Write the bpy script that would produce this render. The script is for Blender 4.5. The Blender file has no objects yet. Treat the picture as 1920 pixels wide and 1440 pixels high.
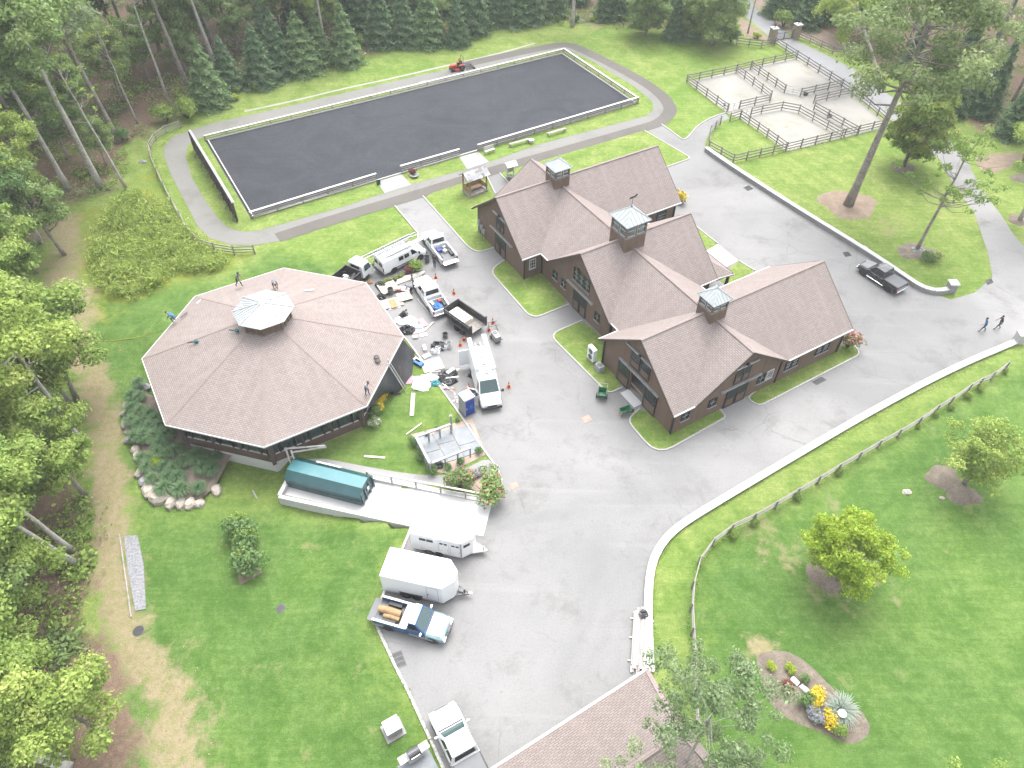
import bpy, math, random
import numpy as np
from mathutils import Vector, Matrix, noise as mnoise
random.seed(11); rng = np.random.default_rng(11)
R = math.radians
sc = bpy.context.scene
# ------------------------------------------------------------------ camera
F_PX, PITCH, ROLL, CAMH = 1413.3, R(46.87), R(0.73), 51.48
FWD = Vector((0, math.cos(PITCH), -math.sin(PITCH)))
_up = Vector((0, math.sin(PITCH), math.cos(PITCH))); _ri = Vector((1, 0, 0))
RIGHT = _ri*math.cos(ROLL)+_up*math.sin(ROLL); UP = -_ri*math.sin(ROLL)+_up*math.cos(ROLL)
cd = bpy.data.cameras.new('camera'); cam = bpy.data.objects.new('camera', cd)
sc.collection.objects.link(cam); sc.camera = cam
cd.sensor_width = 36; cd.lens = F_PX/1920*36; cd.clip_end = 2000; cd.clip_start = .5
cam.matrix_world = Matrix(((RIGHT.x, UP.x, -FWD.x, 0), (RIGHT.y, UP.y, -FWD.y, 0), (RIGHT.z, UP.z, -FWD.z, CAMH), (0, 0, 0, 1)))
# ------------------------------------------------------------------ sky, sun, exposure
W = bpy.data.worlds.new('World'); sc.world = W; W.use_nodes = True
wn = W.node_tree.nodes; wl = W.node_tree.links; wn.clear()
sky = wn.new('ShaderNodeTexSky'); sky.sky_type = 'NISHITA'; sky.sun_disc = False
SUN_EL, SUN_AZ = R(64), R(12)
sky.sun_elevation = SUN_EL; sky.sun_rotation = SUN_AZ; sky.dust_density = 4; sky.air_density = 1.0; sky.ozone_density = 1
hs = wn.new('ShaderNodeHueSaturation'); hs.inputs['Saturation'].default_value = .22      # an even grey cloud cover
bg = wn.new('ShaderNodeBackground'); bg.inputs[1].default_value = .15
wo = wn.new('ShaderNodeOutputWorld')
wl.new(sky.outputs[0], hs.inputs['Color']); wl.new(hs.outputs[0], bg.inputs[0]); wl.new(bg.outputs[0], wo.inputs[0])
sd = bpy.data.lights.new('sun', 'SUN'); sd.energy = .55; sd.angle = R(45); sd.color = (1, .975, .94)
sun = bpy.data.objects.new('sun', sd); sc.collection.objects.link(sun)
_d = Vector((math.sin(SUN_AZ)*math.cos(SUN_EL), math.cos(SUN_AZ)*math.cos(SUN_EL), math.sin(SUN_EL)))
sun.rotation_euler = _d.to_track_quat('Z', 'Y').to_euler(); sun.location = _d*120
vs = sc.view_settings; vs.view_transform = 'Standard'; vs.look = 'None'; vs.gamma = 1; vs.use_curve_mapping = False
vs.exposure = 2.34
sc.render.engine = 'CYCLES'
sc.cycles.max_bounces = 8; sc.cycles.diffuse_bounces = 4; sc.cycles.transmission_bounces = 4; sc.cycles.transparent_max_bounces = 6
sc.render.resolution_x = 1024; sc.render.resolution_y = 768

# ------------------------------------------------------------------ calibrated ground lookup (reads a photo point at height z)
def U(u, v, z=0.0):
    d = FWD + RIGHT*((u-960)/F_PX) + UP*((720-v)/F_PX)
    t = (z-CAMH)/d.z
    return Vector((d.x*t, d.y*t, z))
def sstep(t):
    t = np.clip(t, 0, 1); return t*t*(3-2*t)
def seg_dist(X, Y, pl, closed=False):
    best = np.full(np.shape(X), 1e9)
    n = len(pl)
    for i in range(n if closed else n-1):
        ax, ay = pl[i][0], pl[i][1]; bx, by = pl[(i+1) % n][0], pl[(i+1) % n][1]
        dx, dy = bx-ax, by-ay; L = dx*dx+dy*dy+1e-12
        t = np.clip(((X-ax)*dx+(Y-ay)*dy)/L, 0, 1)
        best = np.minimum(best, np.hypot(X-ax-t*dx, Y-ay-t*dy))
    return best
def inside(X, Y, pl):
    r = np.zeros(np.shape(X), bool); n = len(pl); j = n-1
    for i in range(n):
        xi, yi = pl[i][0], pl[i][1]; xj, yj = pl[j][0], pl[j][1]
        with np.errstate(divide='ignore', invalid='ignore'):
            c = ((yi > Y) != (yj > Y)) & (X < (xj-xi)*(Y-yi)/(yj-yi+1e-15)+xi)
        r ^= c; j = i
    return r
def sdist(X, Y, pl):
    d = seg_dist(X, Y, pl, True); return np.where(inside(X, Y, pl), d, -d)
# lower lawn south-west of the round building
KERB_W = [U(*p) for p in ((775, 977), (765, 1005), (700, 1160), (740, 1247), (767, 1300), (807, 1387), (840, 1460), (900, 1700))]
LOWPOLY = [U(*p) for p in ((776, 979), (765, 1005), (700, 1160), (740, 1247), (767, 1300), (807, 1387), (840, 1460), (900, 1750), (-400, 1750), (-700, 560), (250, 560), (290, 700), (345, 760), (430, 780), (505, 820), (552, 872), (776, 950))]
def Harr(X, Y):
    d = seg_dist(X, Y, KERB_W)
    s = sstep(d/9.0)*sstep((60.5-Y)/16.0)*np.where(inside(X, Y, LOWPOLY), 1.0, 0.0)
    return -1.25*s
def H(x, y):
    return float(Harr(np.array([x]), np.array([y]))[0])
def G(u, v, dz=0):
    z = 0.0
    for _ in range(4):
        p = U(u, v, z); z = H(p.x, p.y)
    p = U(u, v, z); p.z = z+dz; return p
def px_height(base, u, v, zmax=32):
    """the point above a photo position that stands most nearly over base (a leaning stem's top)"""
    best = None
    for i in range(1, 330):
        z = base.z+i*zmax/330; p = U(u, v, z); d = (p.xy-base.xy).length
        if best is None or d < best[0]: best = (d, p)
    return best[1]
# ------------------------------------------------------------------ object helpers
C = sc.collection
def tag(o, label=None, cat=None, group=None, kind=None):
    if label: o['label'] = label
    if cat: o['category'] = cat
    if group: o['group'] = group
    if kind: o['kind'] = kind
    return o
def thing(name, label, cat, loc=(0, 0, 0), rz=0.0, group=None):
    o = bpy.data.objects.new(name, None); C.objects.link(o); o.empty_display_size = .3
    o.location = loc; o.rotation_euler = (0, 0, rz); return tag(o, label, cat, group)
def copy_tree(o, parent=None):
    c = o.copy(); C.objects.link(c); c.parent = parent
    for ch in o.children: copy_tree(ch, c)
    return c
def link(name, me, parent=None, loc=None, rz=None, scale=None):
    o = bpy.data.objects.new(name, me); C.objects.link(o); o.parent = parent
    if loc is not None: o.location = loc
    if rz is not None: o.rotation_euler = (0, 0, rz)
    if scale is not None: o.scale = scale
    return o
def mesh_np(name, V, Fq, mats=(), lv=None, fmat=None):
    """fast mesh from numpy: V (n,3), Fq (m,k)"""
    me = bpy.data.meshes.new(name); V = np.asarray(V, np.float32); Fq = np.asarray(Fq, np.int32); m, k = Fq.shape
    me.vertices.add(len(V)); me.vertices.foreach_set('co', V.ravel())
    me.loops.add(m*k); me.loops.foreach_set('vertex_index', Fq.ravel())
    me.polygons.add(m); me.polygons.foreach_set('loop_start', np.arange(0, m*k, k, dtype=np.int32))
    if fmat is not None: me.polygons.foreach_set('material_index', np.asarray(fmat, np.int32))
    for t in mats: me.materials.append(t)
    if lv is not None:
        a = me.attributes.new('lv', 'FLOAT', 'POINT'); a.data.foreach_set('value', np.asarray(lv, np.float32))
    me.update(calc_edges=True); return me
class MB:
    def __init__(s): s.v = []; s.f = []; s.m = []; s.T = Matrix.Identity(4)
    def add(s, vs, fs, mi=0):
        o = len(s.v); s.v += [s.T@Vector(p) for p in vs]; s.f += [[i+o for i in f] for f in fs]; s.m += [mi]*len(fs); return s
    def box(s, c, d, mi=0, rz=0, top=1.0, topy=None):
        x, y, z = d[0]/2, d[1]/2, d[2]/2; ty = top if topy is None else topy
        cs, sn = math.cos(rz), math.sin(rz); vs = []
        for sz, tx_, ty_ in ((-z, 1, 1), (z, top, ty)):
            for sx, sy in ((-x, -y), (x, -y), (x, y), (-x, y)):
                px, py = sx*tx_, sy*ty_; vs.append((c[0]+px*cs-py*sn, c[1]+px*sn+py*cs, c[2]+sz))
        return s.add(vs, [(3, 2, 1, 0), (4, 5, 6, 7), (0, 1, 5, 4), (1, 2, 6, 5), (2, 3, 7, 6), (3, 0, 4, 7)], mi)
    def bar(s, p0, p1, w, h, mi=0):
        p0 = Vector(p0); p1 = Vector(p1); d = (p1-p0).normalized()
        up = Vector((0, 0, 1)) if abs(d.z) < .95 else Vector((0, 1, 0))
        sd_ = d.cross(up).normalized()*w/2; u = sd_.cross(d).normalized()*h/2
        vs = [p0-sd_-u, p0+sd_-u, p0+sd_+u, p0-sd_+u, p1-sd_-u, p1+sd_-u, p1+sd_+u, p1-sd_+u]
        return s.add(vs, [(0, 1, 2, 3), (7, 6, 5, 4), (4, 5, 1, 0), (5, 6, 2, 1), (6, 7, 3, 2), (7, 4, 0, 3)], mi)
    def tube(s, pts, rad, n=8, mi=0, cap=True):
        pts = [Vector(p) for p in pts]; k = len(pts)
        if not hasattr(rad, '__len__'): rad = [rad]*k
        vs = []; fs = []
        for i, p in enumerate(pts):
            d = (pts[min(i+1, k-1)]-pts[max(i-1, 0)]).normalized()
            a = d.cross(Vector((0, 0, 1)) if abs(d.z) < .9 else Vector((1, 0, 0))).normalized(); b = d.cross(a)
            vs += [p+(a*math.cos(2*math.pi*j/n)+b*math.sin(2*math.pi*j/n))*rad[i] for j in range(n)]
        for i in range(k-1):
            for j in range(n):
                q = (j+1) % n; fs.append((i*n+j, i*n+q, (i+1)*n+q, (i+1)*n+j)[::-1])
        if cap: fs.append(tuple(range(n))); fs.append(tuple(range((k-1)*n, k*n))[::-1])
        return s.add(vs, fs, mi)
    def lathe(s, c, prof, n=12, mi=0, axis='z'):
        vs = []; fs = []; k = len(prof)
        for r, z in prof:
            for j in range(n):
                a = 2*math.pi*j/n; x, y = r*math.cos(a), r*math.sin(a)
                vs.append({'z': (c[0]+x, c[1]+y, c[2]+z), 'y': (c[0]+x, c[1]+z, c[2]-y), 'x': (c[0]+z, c[1]+x, c[2]+y)}[axis])
        for i in range(k-1):
            for j in range(n):
                q = (j+1) % n; fs.append((i*n+j, i*n+q, (i+1)*n+q, (i+1)*n+j))
        fs.append(tuple(range(n))[::-1]); fs.append(tuple(range((k-1)*n, k*n)))
        return s.add(vs, fs, mi)
    def prism(s, poly, z0, z1, mi=0, side=None):
        n = len(poly); A = sum(poly[i][0]*poly[(i+1) % n][1]-poly[(i+1) % n][0]*poly[i][1] for i in range(n))
        if A < 0: poly = poly[::-1]
        vs = [(p[0], p[1], z0) for p in poly]+[(p[0], p[1], z1) for p in poly]
        s.add(vs, [tuple(range(n, 2*n))], mi)
        s.add(vs, [tuple(range(n))[::-1]]+[(i, (i+1) % n, n+(i+1) % n, n+i) for i in range(n)], mi if side is None else side); return s
    def slab(s, pts, thick, mi=0, side=None, d=None):
        """3-D polygon (ccw seen from its outer face) given thickness along -normal or d"""
        P = [Vector(p) for p in pts]; n = len(P)
        nr = Vector((0, 0, 0))
        for i in range(n): nr += P[i].cross(P[(i+1) % n])
        nr.normalize(); dv = (-nr*thick) if d is None else Vector(d)*thick
        vs = P+[p+dv for p in P]
        s.add(vs, [tuple(range(n))], mi)
        s.add(vs, [tuple(range(n, 2*n))[::-1]]+[((i+1) % n, i, n+i, n+(i+1) % n) for i in range(n)], mi if side is None else side); return s
    def loft(s, rings, mi=0, cap=True):
        n = len(rings[0]); vs = [p for r in rings for p in r]; fs = []
        for i in range(len(rings)-1):
            for j in range(n):
                q = (j+1) % n; fs.append((i*n+j, i*n+q, (i+1)*n+q, (i+1)*n+j))
        if cap: fs.append(tuple(range(n))[::-1]); fs.append(tuple(range((len(rings)-1)*n, len(rings)*n)))
        return s.add(vs, fs, mi)
    def mesh(s, name, mats, smooth=False):
        me = bpy.data.meshes.new(name); me.from_pydata([tuple(p) for p in s.v], [], s.f)
        for t in (mats if isinstance(mats, (list, tuple)) else [mats]): me.materials.append(t)
        if len(me.polygons) == len(s.m): me.polygons.foreach_set('material_index', s.m)
        if smooth: me.polygons.foreach_set('use_smooth', [True]*len(me.polygons))
        uv = me.uv_layers.new(name='UVMap'); co = me.vertices
        for p in me.polygons:
            n = p.normal
            if abs(n.z) > .999: t = Vector((1, 0, 0)); b = Vector((0, 1, 0))
            else:
                t = Vector((-n.y, n.x, 0)).normalized(); b = n.cross(t)
            for li in p.loop_indices:
                q = co[me.loops[li].vertex_index].co; uv.data[li].uv = (q.dot(t), q.dot(b))
        me.update(); return me
    def build(s, name, mats, parent=None, smooth=False, loc=None, rz=None, bevel=0):
        o = link(name, s.mesh(name, mats, smooth), parent, loc, rz)
        if bevel:
            m = o.modifiers.new('bevel', 'BEVEL'); m.width = bevel; m.segments = 2; m.limit_method = 'ANGLE'; m.angle_limit = R(30)
        return o
def rpoly(pts, r=1.0, n=5, skip=()):
    """round the corners of a 2-D polygon"""
    out = []; k = len(pts)
    for i in range(k):
        p = Vector(pts[i][:2]); a = Vector(pts[i-1][:2]); b = Vector(pts[(i+1) % k][:2])
        if i in skip: out.append(p); continue
        rr = min(r, (a-p).length*.45, (b-p).length*.45)
        p0 = p+(a-p).normalized()*rr; p1 = p+(b-p).normalized()*rr
        for j in range(n+1):
            t = j/n; out.append(p0*(1-t)**2+p*2*t*(1-t)+p1*t*t)
    return out
def smooth_line(pts, it=2, closed=False):
    P = [Vector(p) for p in pts]
    for _ in range(it):
        Q = []; n = len(P)
        if not closed: Q.append(P[0])
        for i in range(n if closed else n-1):
            a, b = P[i], P[(i+1) % n]; Q += [a*.75+b*.25, a*.25+b*.75]
        if not closed: Q.append(P[-1])
        P = Q
    return P
# ------------------------------------------------------------------ materials
MT = {}
def newmat(name):
    m = bpy.data.materials.new(name); m.use_nodes = True; nt = m.node_tree; nt.nodes.clear()
    o = nt.nodes.new('ShaderNodeOutputMaterial'); b = nt.nodes.new('ShaderNodeBsdfPrincipled'); nt.links.new(b.outputs[0], o.inputs[0])
    MT[name] = m; return m, nt, b, o
def coords(nt, kind='Object', scale=1):
    t = nt.nodes.new('ShaderNodeTexCoord'); return t.outputs[kind]
def noise_n(nt, vec, scale, detail=4, rough=.6, dist=0):
    n = nt.nodes.new('ShaderNodeTexNoise'); n.inputs['Scale'].default_value = scale; n.inputs['Detail'].default_value = detail
    n.inputs['Roughness'].default_value = rough; n.inputs['Distortion'].default_value = dist
    nt.links.new(vec, n.inputs['Vector']); return n.outputs['Fac']
def ramp(nt, fac, lo, hi, a=0.0, b=1.0):
    r = nt.nodes.new('ShaderNodeMapRange'); r.inputs[1].default_value = lo; r.inputs[2].default_value = hi
    r.inputs[3].default_value = a; r.inputs[4].default_value = b; r.clamp = True
    nt.links.new(fac, r.inputs[0]); return r.outputs[0]
def mixc(nt, fac, c1, c2, mode='MIX'):
    x = nt.nodes.new('ShaderNodeMix'); x.data_type = 'RGBA'; x.blend_type = mode
    if isinstance(fac, float): x.inputs[0].default_value = fac
    else: nt.links.new(fac, x.inputs[0])
    for i, c in ((6, c1), (7, c2)):
        if isinstance(c, tuple): x.inputs[i].default_value = (*c, 1)
        else: nt.links.new(c, x.inputs[i])
    return x.outputs[2]
def mathn(nt, op, a, b):
    x = nt.nodes.new('ShaderNodeMath'); x.operation = op
    for i, c in ((0, a), (1, b)):
        if isinstance(c, (int, float)): x.inputs[i].default_value = c
        else: nt.links.new(c, x.inputs[i])
    return x.outputs[0]
def bumpn(nt, b, h, strength=.4, dist=.02):
    x = nt.nodes.new('ShaderNodeBump'); x.inputs['Strength'].default_value = strength; x.inputs['Distance'].default_value = dist
    nt.links.new(h, x.inputs['Height']); nt.links.new(x.outputs[0], b.inputs['Normal'])
def mk(name, col, rough=.8, var=(), bump=None, kind='Object', metal=0, spec=.4, coat=0):
    """var: list of (scale, colour2, lo, hi[, amount]) noise mixes"""
    m, nt, b, o = newmat(name)
    g = ALB.get(name, .5); col = tuple(x*g for x in col); var = [(v[0], tuple(x*g for x in v[1]))+tuple(v[2:]) for v in var]
    b.inputs['Roughness'].default_value = rough; b.inputs['Metallic'].default_value = metal
    b.inputs['Specular IOR Level'].default_value = spec; b.inputs['Coat Weight'].default_value = coat
    c = tuple(col)
    if var or bump: vec = coords(nt, kind)
    for v in var:
        f = ramp(nt, noise_n(nt, vec, v[0], 5, .62), v[2], v[3], 0, v[4] if len(v) > 4 else 1)
        c = mixc(nt, f, c, v[1])
    if isinstance(c, tuple): b.inputs['Base Color'].default_value = (*c, 1)
    else: nt.links.new(c, b.inputs['Base Color'])
    if bump: bumpn(nt, b, noise_n(nt, vec, bump[0], 4, .65), bump[1], bump[2] if len(bump) > 2 else .02)
    return m
ALB = {'white_paint': .72, 'white_dull': .52, 'black_paint': 1, 'black_metal': .9, 'black_plastic': 1, 'black_bag': 1, 'chrome': .8, 'tyre': 1, 'glass': 1, 'black_trim': 1, 'dark_wood': 1, 'net_black': 1, 'dark_bark': .8, 'bark': .95, 'pale_bark': .85, 'boulder': .72, 'grey_boulder': .7, 'mulch': .75, 'galvanised': .7, 'concrete': .38, 'siding': 1, 'aluminium': .75, 'plastic_sheet': .62, 'white_concrete': .55, 'cap_stone': .5, 'steel_dark': .8, 'roof_metal': .72, 'foam_board': .62, 'white_wood': .62, 'pink_gravel': .6, 'hair': .7, 'shoe': .7, 'dark_cloth': .8, 'teal_paint': .36, 'teal_top': .5, 'blue_paint': .38, 'pale_blue_paint': .4, 'bright_blue': .45, 'tarp_blue': .4, 'green_plastic': .32, 'grey_wood': .85, 'petal_yellow': .55, 'lamp_clear': .7}   # measured against the exposure
# paint and plain stuff
mk('white_paint', (.8, .81, .82), .35, [(1.3, (.68, .69, .7), .55, .8, .5)], spec=.5, coat=.3)
mk('white_dull', (.72, .72, .71), .6, [(.9, (.6, .59, .57), .5, .75, .6)])
mk('black_paint', (.012, .013, .016), .25, spec=.5, coat=.6)
mk('black_metal', (.018, .018, .02), .5, [(3, (.035, .032, .03), .5, .7)])
mk('black_plastic', (.02, .02, .021), .55)
mk('black_bag', (.014, .014, .016), .35, bump=(9, .8, .05))
mk('blue_paint', (.012, .13, .36), .3, spec=.5, coat=.4)
mk('pale_blue_paint', (.42, .72, .76), .3, [(1.5, (.6, .8, .82), .45, .65)], spec=.5, coat=.5)
mk('bright_blue', (.012, .06, .42), .5)
mk('tarp_blue', (.02, .2, .6), .5, bump=(6, .8, .06))
mk('chrome', (.7, .7, .72), .18, metal=1)
mk('aluminium', (.72, .73, .74), .35, metal=.85)
mk('galvanised', (.45, .46, .47), .45, [(2, (.33, .34, .35), .45, .65)], metal=.5)
mk('steel_dark', (.09, .09, .095), .5, metal=.5)
mk('tyre', (.016, .016, .016), .85)
mk('rim', (.42, .42, .43), .4, metal=.6)
mk('grey_plastic', (.15, .16, .17), .5)
mk('light_grey', (.42, .43, .44), .6)
mk('tail_red', (.42, .01, .012), .25, coat=.5)
mk('lamp_clear', (.75, .77, .78), .15, coat=.8)
mk('orange', (.8, .13, .02), .6)
mk('tractor_orange', (.62, .075, .012), .4, coat=.3)
mk('red', (.48, .02, .02), .5)
mk('pink_foam', (.75, .35, .38), .7)
mk('green_plastic', (.005, .19, .075), .45)
mk('teal_paint', (.018, .115, .13), .38, [(.8, (.035, .16, .17), .45, .7)], spec=.5, coat=.3)
mk('teal_top', (.06, .23, .26), .4, [(.8, (.1, .28, .3), .45, .7)], spec=.5)
mk('cream_board', (.72, .64, .48), .8, [(1.3, (.6, .5, .34), .5, .7)])
mk('foam_board', (.8, .73, .6), .8, [(2, (.7, .6, .45), .55, .75)])
mk('new_wood', (.5, .33, .16), .75, [(3, (.36, .22, .1), .45, .65)])
mk('orange_wood', (.42, .17, .04), .5, [(3, (.3, .11, .02), .45, .65)])
mk('grey_wood', (.21, .195, .18), .9, [(2.5, (.12, .11, .1), .4, .65), (14, (.3, .285, .27), .5, .75)])
mk('pale_wood', (.46, .43, .39), .9, [(2.5, (.3, .27, .24), .45, .65), (14, (.56, .53, .5), .5, .75)])
mk('white_wood', (.66, .64, .61), .85, [(2.5, (.46, .43, .4), .5, .7)])
mk('dark_wood', (.045, .034, .03), .8, [(3, (.075, .058, .05), .4, .7)])
mk('black_trim', (.014, .014, .014), .55)
mk('concrete', (.5, .49, .47), .85, [(.5, (.4, .39, .37), .45, .7), (4, (.56, .55, .53), .5, .7)], bump=(30, .3))
mk('white_concrete', (.72, .715, .7), .85, [(.35, (.6, .59, .57), .5, .75), (3, (.66, .65, .63), .5, .7)], bump=(25, .25))
mk('cap_stone', (.66, .655, .64), .85, [(.7, (.52, .51, .5), .45, .7), (9, (.74, .73, .72), .5, .7)], bump=(20, .3))
mk('slate', (.15, .175, .195), .5, [(.55, (.25, .28, .3), .42, .65), (3, (.2, .225, .24), .45, .65)], spec=.5)
mk('boulder', (.4, .35, .29), .9, [(.9, (.24, .22, .2), .42, .65), (5, (.5, .46, .4), .5, .7)], bump=(4, .8, .08))
mk('grey_boulder', (.26, .265, .27), .9, [(1.2, (.36, .36, .36), .42, .65), (6, (.18, .18, .18), .5, .7)], bump=(4, .8, .08))
mk('mulch', (.14, .115, .088), .95, [(1.2, (.2, .168, .132), .42, .65), (9, (.085, .066, .05), .5, .7)], bump=(14, .9, .05))
mk('pale_mulch', (.3, .22, .16), .95, [(1.2, (.38, .3, .22), .42, .65), (9, (.2, .14, .1), .5, .7)], bump=(14, .9, .05))
mk('pink_gravel', (.42, .32, .25), .95, [(1.5, (.34, .25, .2), .45, .65), (12, (.5, .42, .36), .5, .7)], bump=(18, .6, .03))
mk('bark', (.2, .175, .15), .95, [(.8, (.11, .095, .08), .42, .62), (7, (.3, .275, .25), .5, .7)], bump=(9, .8, .05))
mk('pale_bark', (.34, .32, .29), .95, [(.8, (.2, .185, .16), .45, .65), (5, (.46, .44, .41), .5, .7)], bump=(9, .6, .04))
mk('dark_bark', (.075, .06, .05), .95, [(5, (.13, .11, .095), .5, .7)])
mk('net_black', (.022, .024, .028), .75, [(.4, (.045, .047, .05), .45, .65), (.9, (.11, .06, .03), .62, .75, .6)], bump=(2.2, .5, .1))
mk('skin', (.45, .26, .18), .6); mk('hair', (.05, .035, .025), .8); mk('denim', (.05, .09, .17), .85); mk('dark_cloth', (.022, .024, .03), .85)
mk('blue_cloth', (.06, .22, .38), .85); mk('grey_cloth', (.2, .22, .25), .85); mk('pale_cloth', (.45, .47, .5), .85); mk('shoe', (.05, .04, .035), .8)
mk('plastic_sheet', (.74, .75, .76), .4, bump=(5, .7, .05))
mk('teal_tool', (.01, .22, .24), .4); mk('yellow', (.7, .5, .03), .6); mk('rope_yellow', (.6, .45, .04), .7)
mk('terracotta', (.42, .13, .06), .8)
mk('petal_yellow', (.9, .62, .012), .7); mk('petal_pink', (.62, .16, .22), .7); mk('petal_lilac', (.42, .38, .55), .7); mk('petal_white', (.75, .74, .72), .7)
mk('pink_brick', (.55, .36, .3), .85, [(2, (.45, .28, .23), .45, .65)])
mk('grit', (.36, .365, .38), .9, [(5, (.22, .225, .24), .4, .6), (12, (.52, .52, .54), .52, .68)], bump=(9, 1, .06))
def glass(name, tint, opac=.75, rough=.06):
    m, nt, b, o = newmat(name)
    b.inputs['Base Color'].default_value = (*tint, 1); b.inputs['Roughness'].default_value = rough; b.inputs['Specular IOR Level'].default_value = .7
    t = nt.nodes.new('ShaderNodeBsdfTransparent'); x = nt.nodes.new('ShaderNodeMixShader'); x.inputs[0].default_value = opac
    t.inputs[0].default_value = (.75, .8, .8, 1)
    nt.links.new(t.outputs[0], x.inputs[1]); nt.links.new(b.outputs[0], x.inputs[2]); nt.links.new(x.outputs[0], o.inputs[0])
glass('glass_dark', (.012, .016, .018), .93); glass('glass_car', (.03, .06, .06), .85); glass('glass_house', (.03, .045, .045), .72); glass('glass_clear', (.2, .25, .26), .3)
# --- shingles: courses of staggered tabs, UVs run along the eave and up the slope (metres)
def shingle(name, cA, cB, cJ, sc_=1.0):
    m, nt, b, o = newmat(name); uv = coords(nt, 'UV')
    br = nt.nodes.new('ShaderNodeTexBrick'); nt.links.new(uv, br.inputs['Vector'])
    br.inputs['Color1'].default_value = (*cA, 1); br.inputs['Color2'].default_value = (*cB, 1); br.inputs['Mortar'].default_value = (*cJ, 1)
    br.inputs['Scale'].default_value = 1; br.inputs['Brick Width'].default_value = .36*sc_; br.inputs['Row Height'].default_value = .165*sc_
    br.inputs['Mortar Size'].default_value = .022*sc_; br.inputs['Mortar Smooth'].default_value = .3; br.inputs['Bias'].default_value = -.1; br.offset = .45
    ob = coords(nt, 'Object')
    c = mixc(nt, ramp(nt, noise_n(nt, ob, .16, 4, .6), .4, .66, 0, .35), br.outputs[0], (cB[0]*.86, cB[1]*.84, cB[2]*.83))
    st = nt.nodes.new('ShaderNodeMapping'); st.inputs['Scale'].default_value = (1.4, .12, 1); nt.links.new(uv, st.inputs[0])
    c = mixc(nt, ramp(nt, noise_n(nt, st.outputs[0], 1, 4, .6), .46, .72, 0, .28), c, (cA[0]*1.13, cA[1]*1.1, cA[2]*1.08))
    c = mixc(nt, ramp(nt, noise_n(nt, ob, 7, 3, .7), .35, .65, 0, .22), c, (cA[0]*.75, cA[1]*.74, cA[2]*.73))
    nt.links.new(c, b.inputs['Base Color']); b.inputs['Roughness'].default_value = .92; b.inputs['Specular IOR Level'].default_value = .2
    bumpn(nt, b, br.outputs['Fac'], -.5, .015); return m
shingle('shingle', (.215, .185, .174), (.17, .143, .133), (.09, .073, .067))
shingle('shingle_cap', (.2, .165, .152), (.175, .142, .13), (.125, .1, .091))
shingle('shingle_garage', (.172, .146, .136), (.135, .112, .103), (.072, .058, .053))
# --- vertical board siding
def siding(name, c1, c2, cj):
    m, nt, b, o = newmat(name); uv = coords(nt, 'UV')
    br = nt.nodes.new('ShaderNodeTexBrick'); nt.links.new(uv, br.inputs['Vector'])
    br.inputs['Color1'].default_value = (*c1, 1); br.inputs['Color2'].default_value = (*c2, 1); br.inputs['Mortar'].default_value = (*cj, 1)
    br.inputs['Scale'].default_value = 1; br.inputs['Brick Width'].default_value = .24; br.inputs['Row Height'].default_value = 9; br.offset = 0
    br.inputs['Mortar Size'].default_value = .012; br.inputs['Mortar Smooth'].default_value = .1
    st = nt.nodes.new('ShaderNodeMapping'); st.inputs['Scale'].default_value = (7, .5, 1); nt.links.new(uv, st.inputs[0])
    c = mixc(nt, ramp(nt, noise_n(nt, st.outputs[0], 1, 5, .65), .35, .7, 0, .75), br.outputs[0], (c2[0]*1.5, c2[1]*1.3, c2[2]*1.2))
    c = mixc(nt, ramp(nt, noise_n(nt, uv, .5, 4, .6), .45, .7, 0, .5), c, (.1, .085, .075))
    nt.links.new(c, b.inputs['Base Color']); b.inputs['Roughness'].default_value = .85; b.inputs['Specular IOR Level'].default_value = .25
    bumpn(nt, b, br.outputs['Fac'], -.5, .012); return m
siding('siding', (.112, .078, .058), (.088, .063, .047), (.03, .021, .016))
siding('siding_red', (.075, .048, .034), (.058, .038, .028), (.024, .017, .013))
# --- standing-seam metal (the seams are built), stone masonry
mk('roof_metal', (.33, .355, .36), .5, [(1.2, (.38, .405, .41), .45, .65)], metal=.1)
def masonry(name, c1, c2, cj, w=.34, h=.2):
    m, nt, b, o = newmat(name); uv = coords(nt, 'UV')
    wv = nt.nodes.new('ShaderNodeVectorMath'); wv.operation = 'ADD'
    nz = nt.nodes.new('ShaderNodeTexNoise'); nz.inputs['Scale'].default_value = 2.5; nt.links.new(uv, nz.inputs['Vector'])
    s_ = nt.nodes.new('ShaderNodeVectorMath'); s_.operation = 'SCALE'; s_.inputs['Scale'].default_value = .16
    nt.links.new(nz.outputs['Color'], s_.inputs[0]); nt.links.new(uv, wv.inputs[0]); nt.links.new(s_.outputs[0], wv.inputs[1])
    br = nt.nodes.new('ShaderNodeTexBrick'); nt.links.new(wv.outputs[0], br.inputs['Vector'])
    br.inputs['Color1'].default_value = (*c1, 1); br.inputs['Color2'].default_value = (*c2, 1); br.inputs['Mortar'].default_value = (*cj, 1)
    br.inputs['Scale'].default_value = 1; br.inputs['Brick Width'].default_value = w; br.inputs['Row Height'].default_value = h; br.inputs['Mortar Size'].default_value = .016
    c = mixc(nt, ramp(nt, noise_n(nt, uv, 1.7, 4), .4, .65, 0, .5), br.outputs[0], c2)
    nt.links.new(c, b.inputs['Base Color']); b.inputs['Roughness'].default_value = .9; bumpn(nt, b, br.outputs['Fac'], -.8, .03); return m
masonry('stone_grey', (0.22, 0.215, 0.204), (0.165, 0.165, 0.162), (0.11, 0.107, 0.105))
masonry('stone_tan', (0.253, 0.198, 0.138), (0.187, 0.154, 0.11), (0.121, 0.105, 0.088))
masonry('cobble', (0.33, 0.325, 0.314), (0.264, 0.259, 0.248), (0.165, 0.16, 0.149), .24, .24)
masonry('paver_cap', (0.31, 0.307, 0.3), (0.28, 0.275, 0.27), (0.2, 0.195, 0.19), .9, .3)
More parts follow.
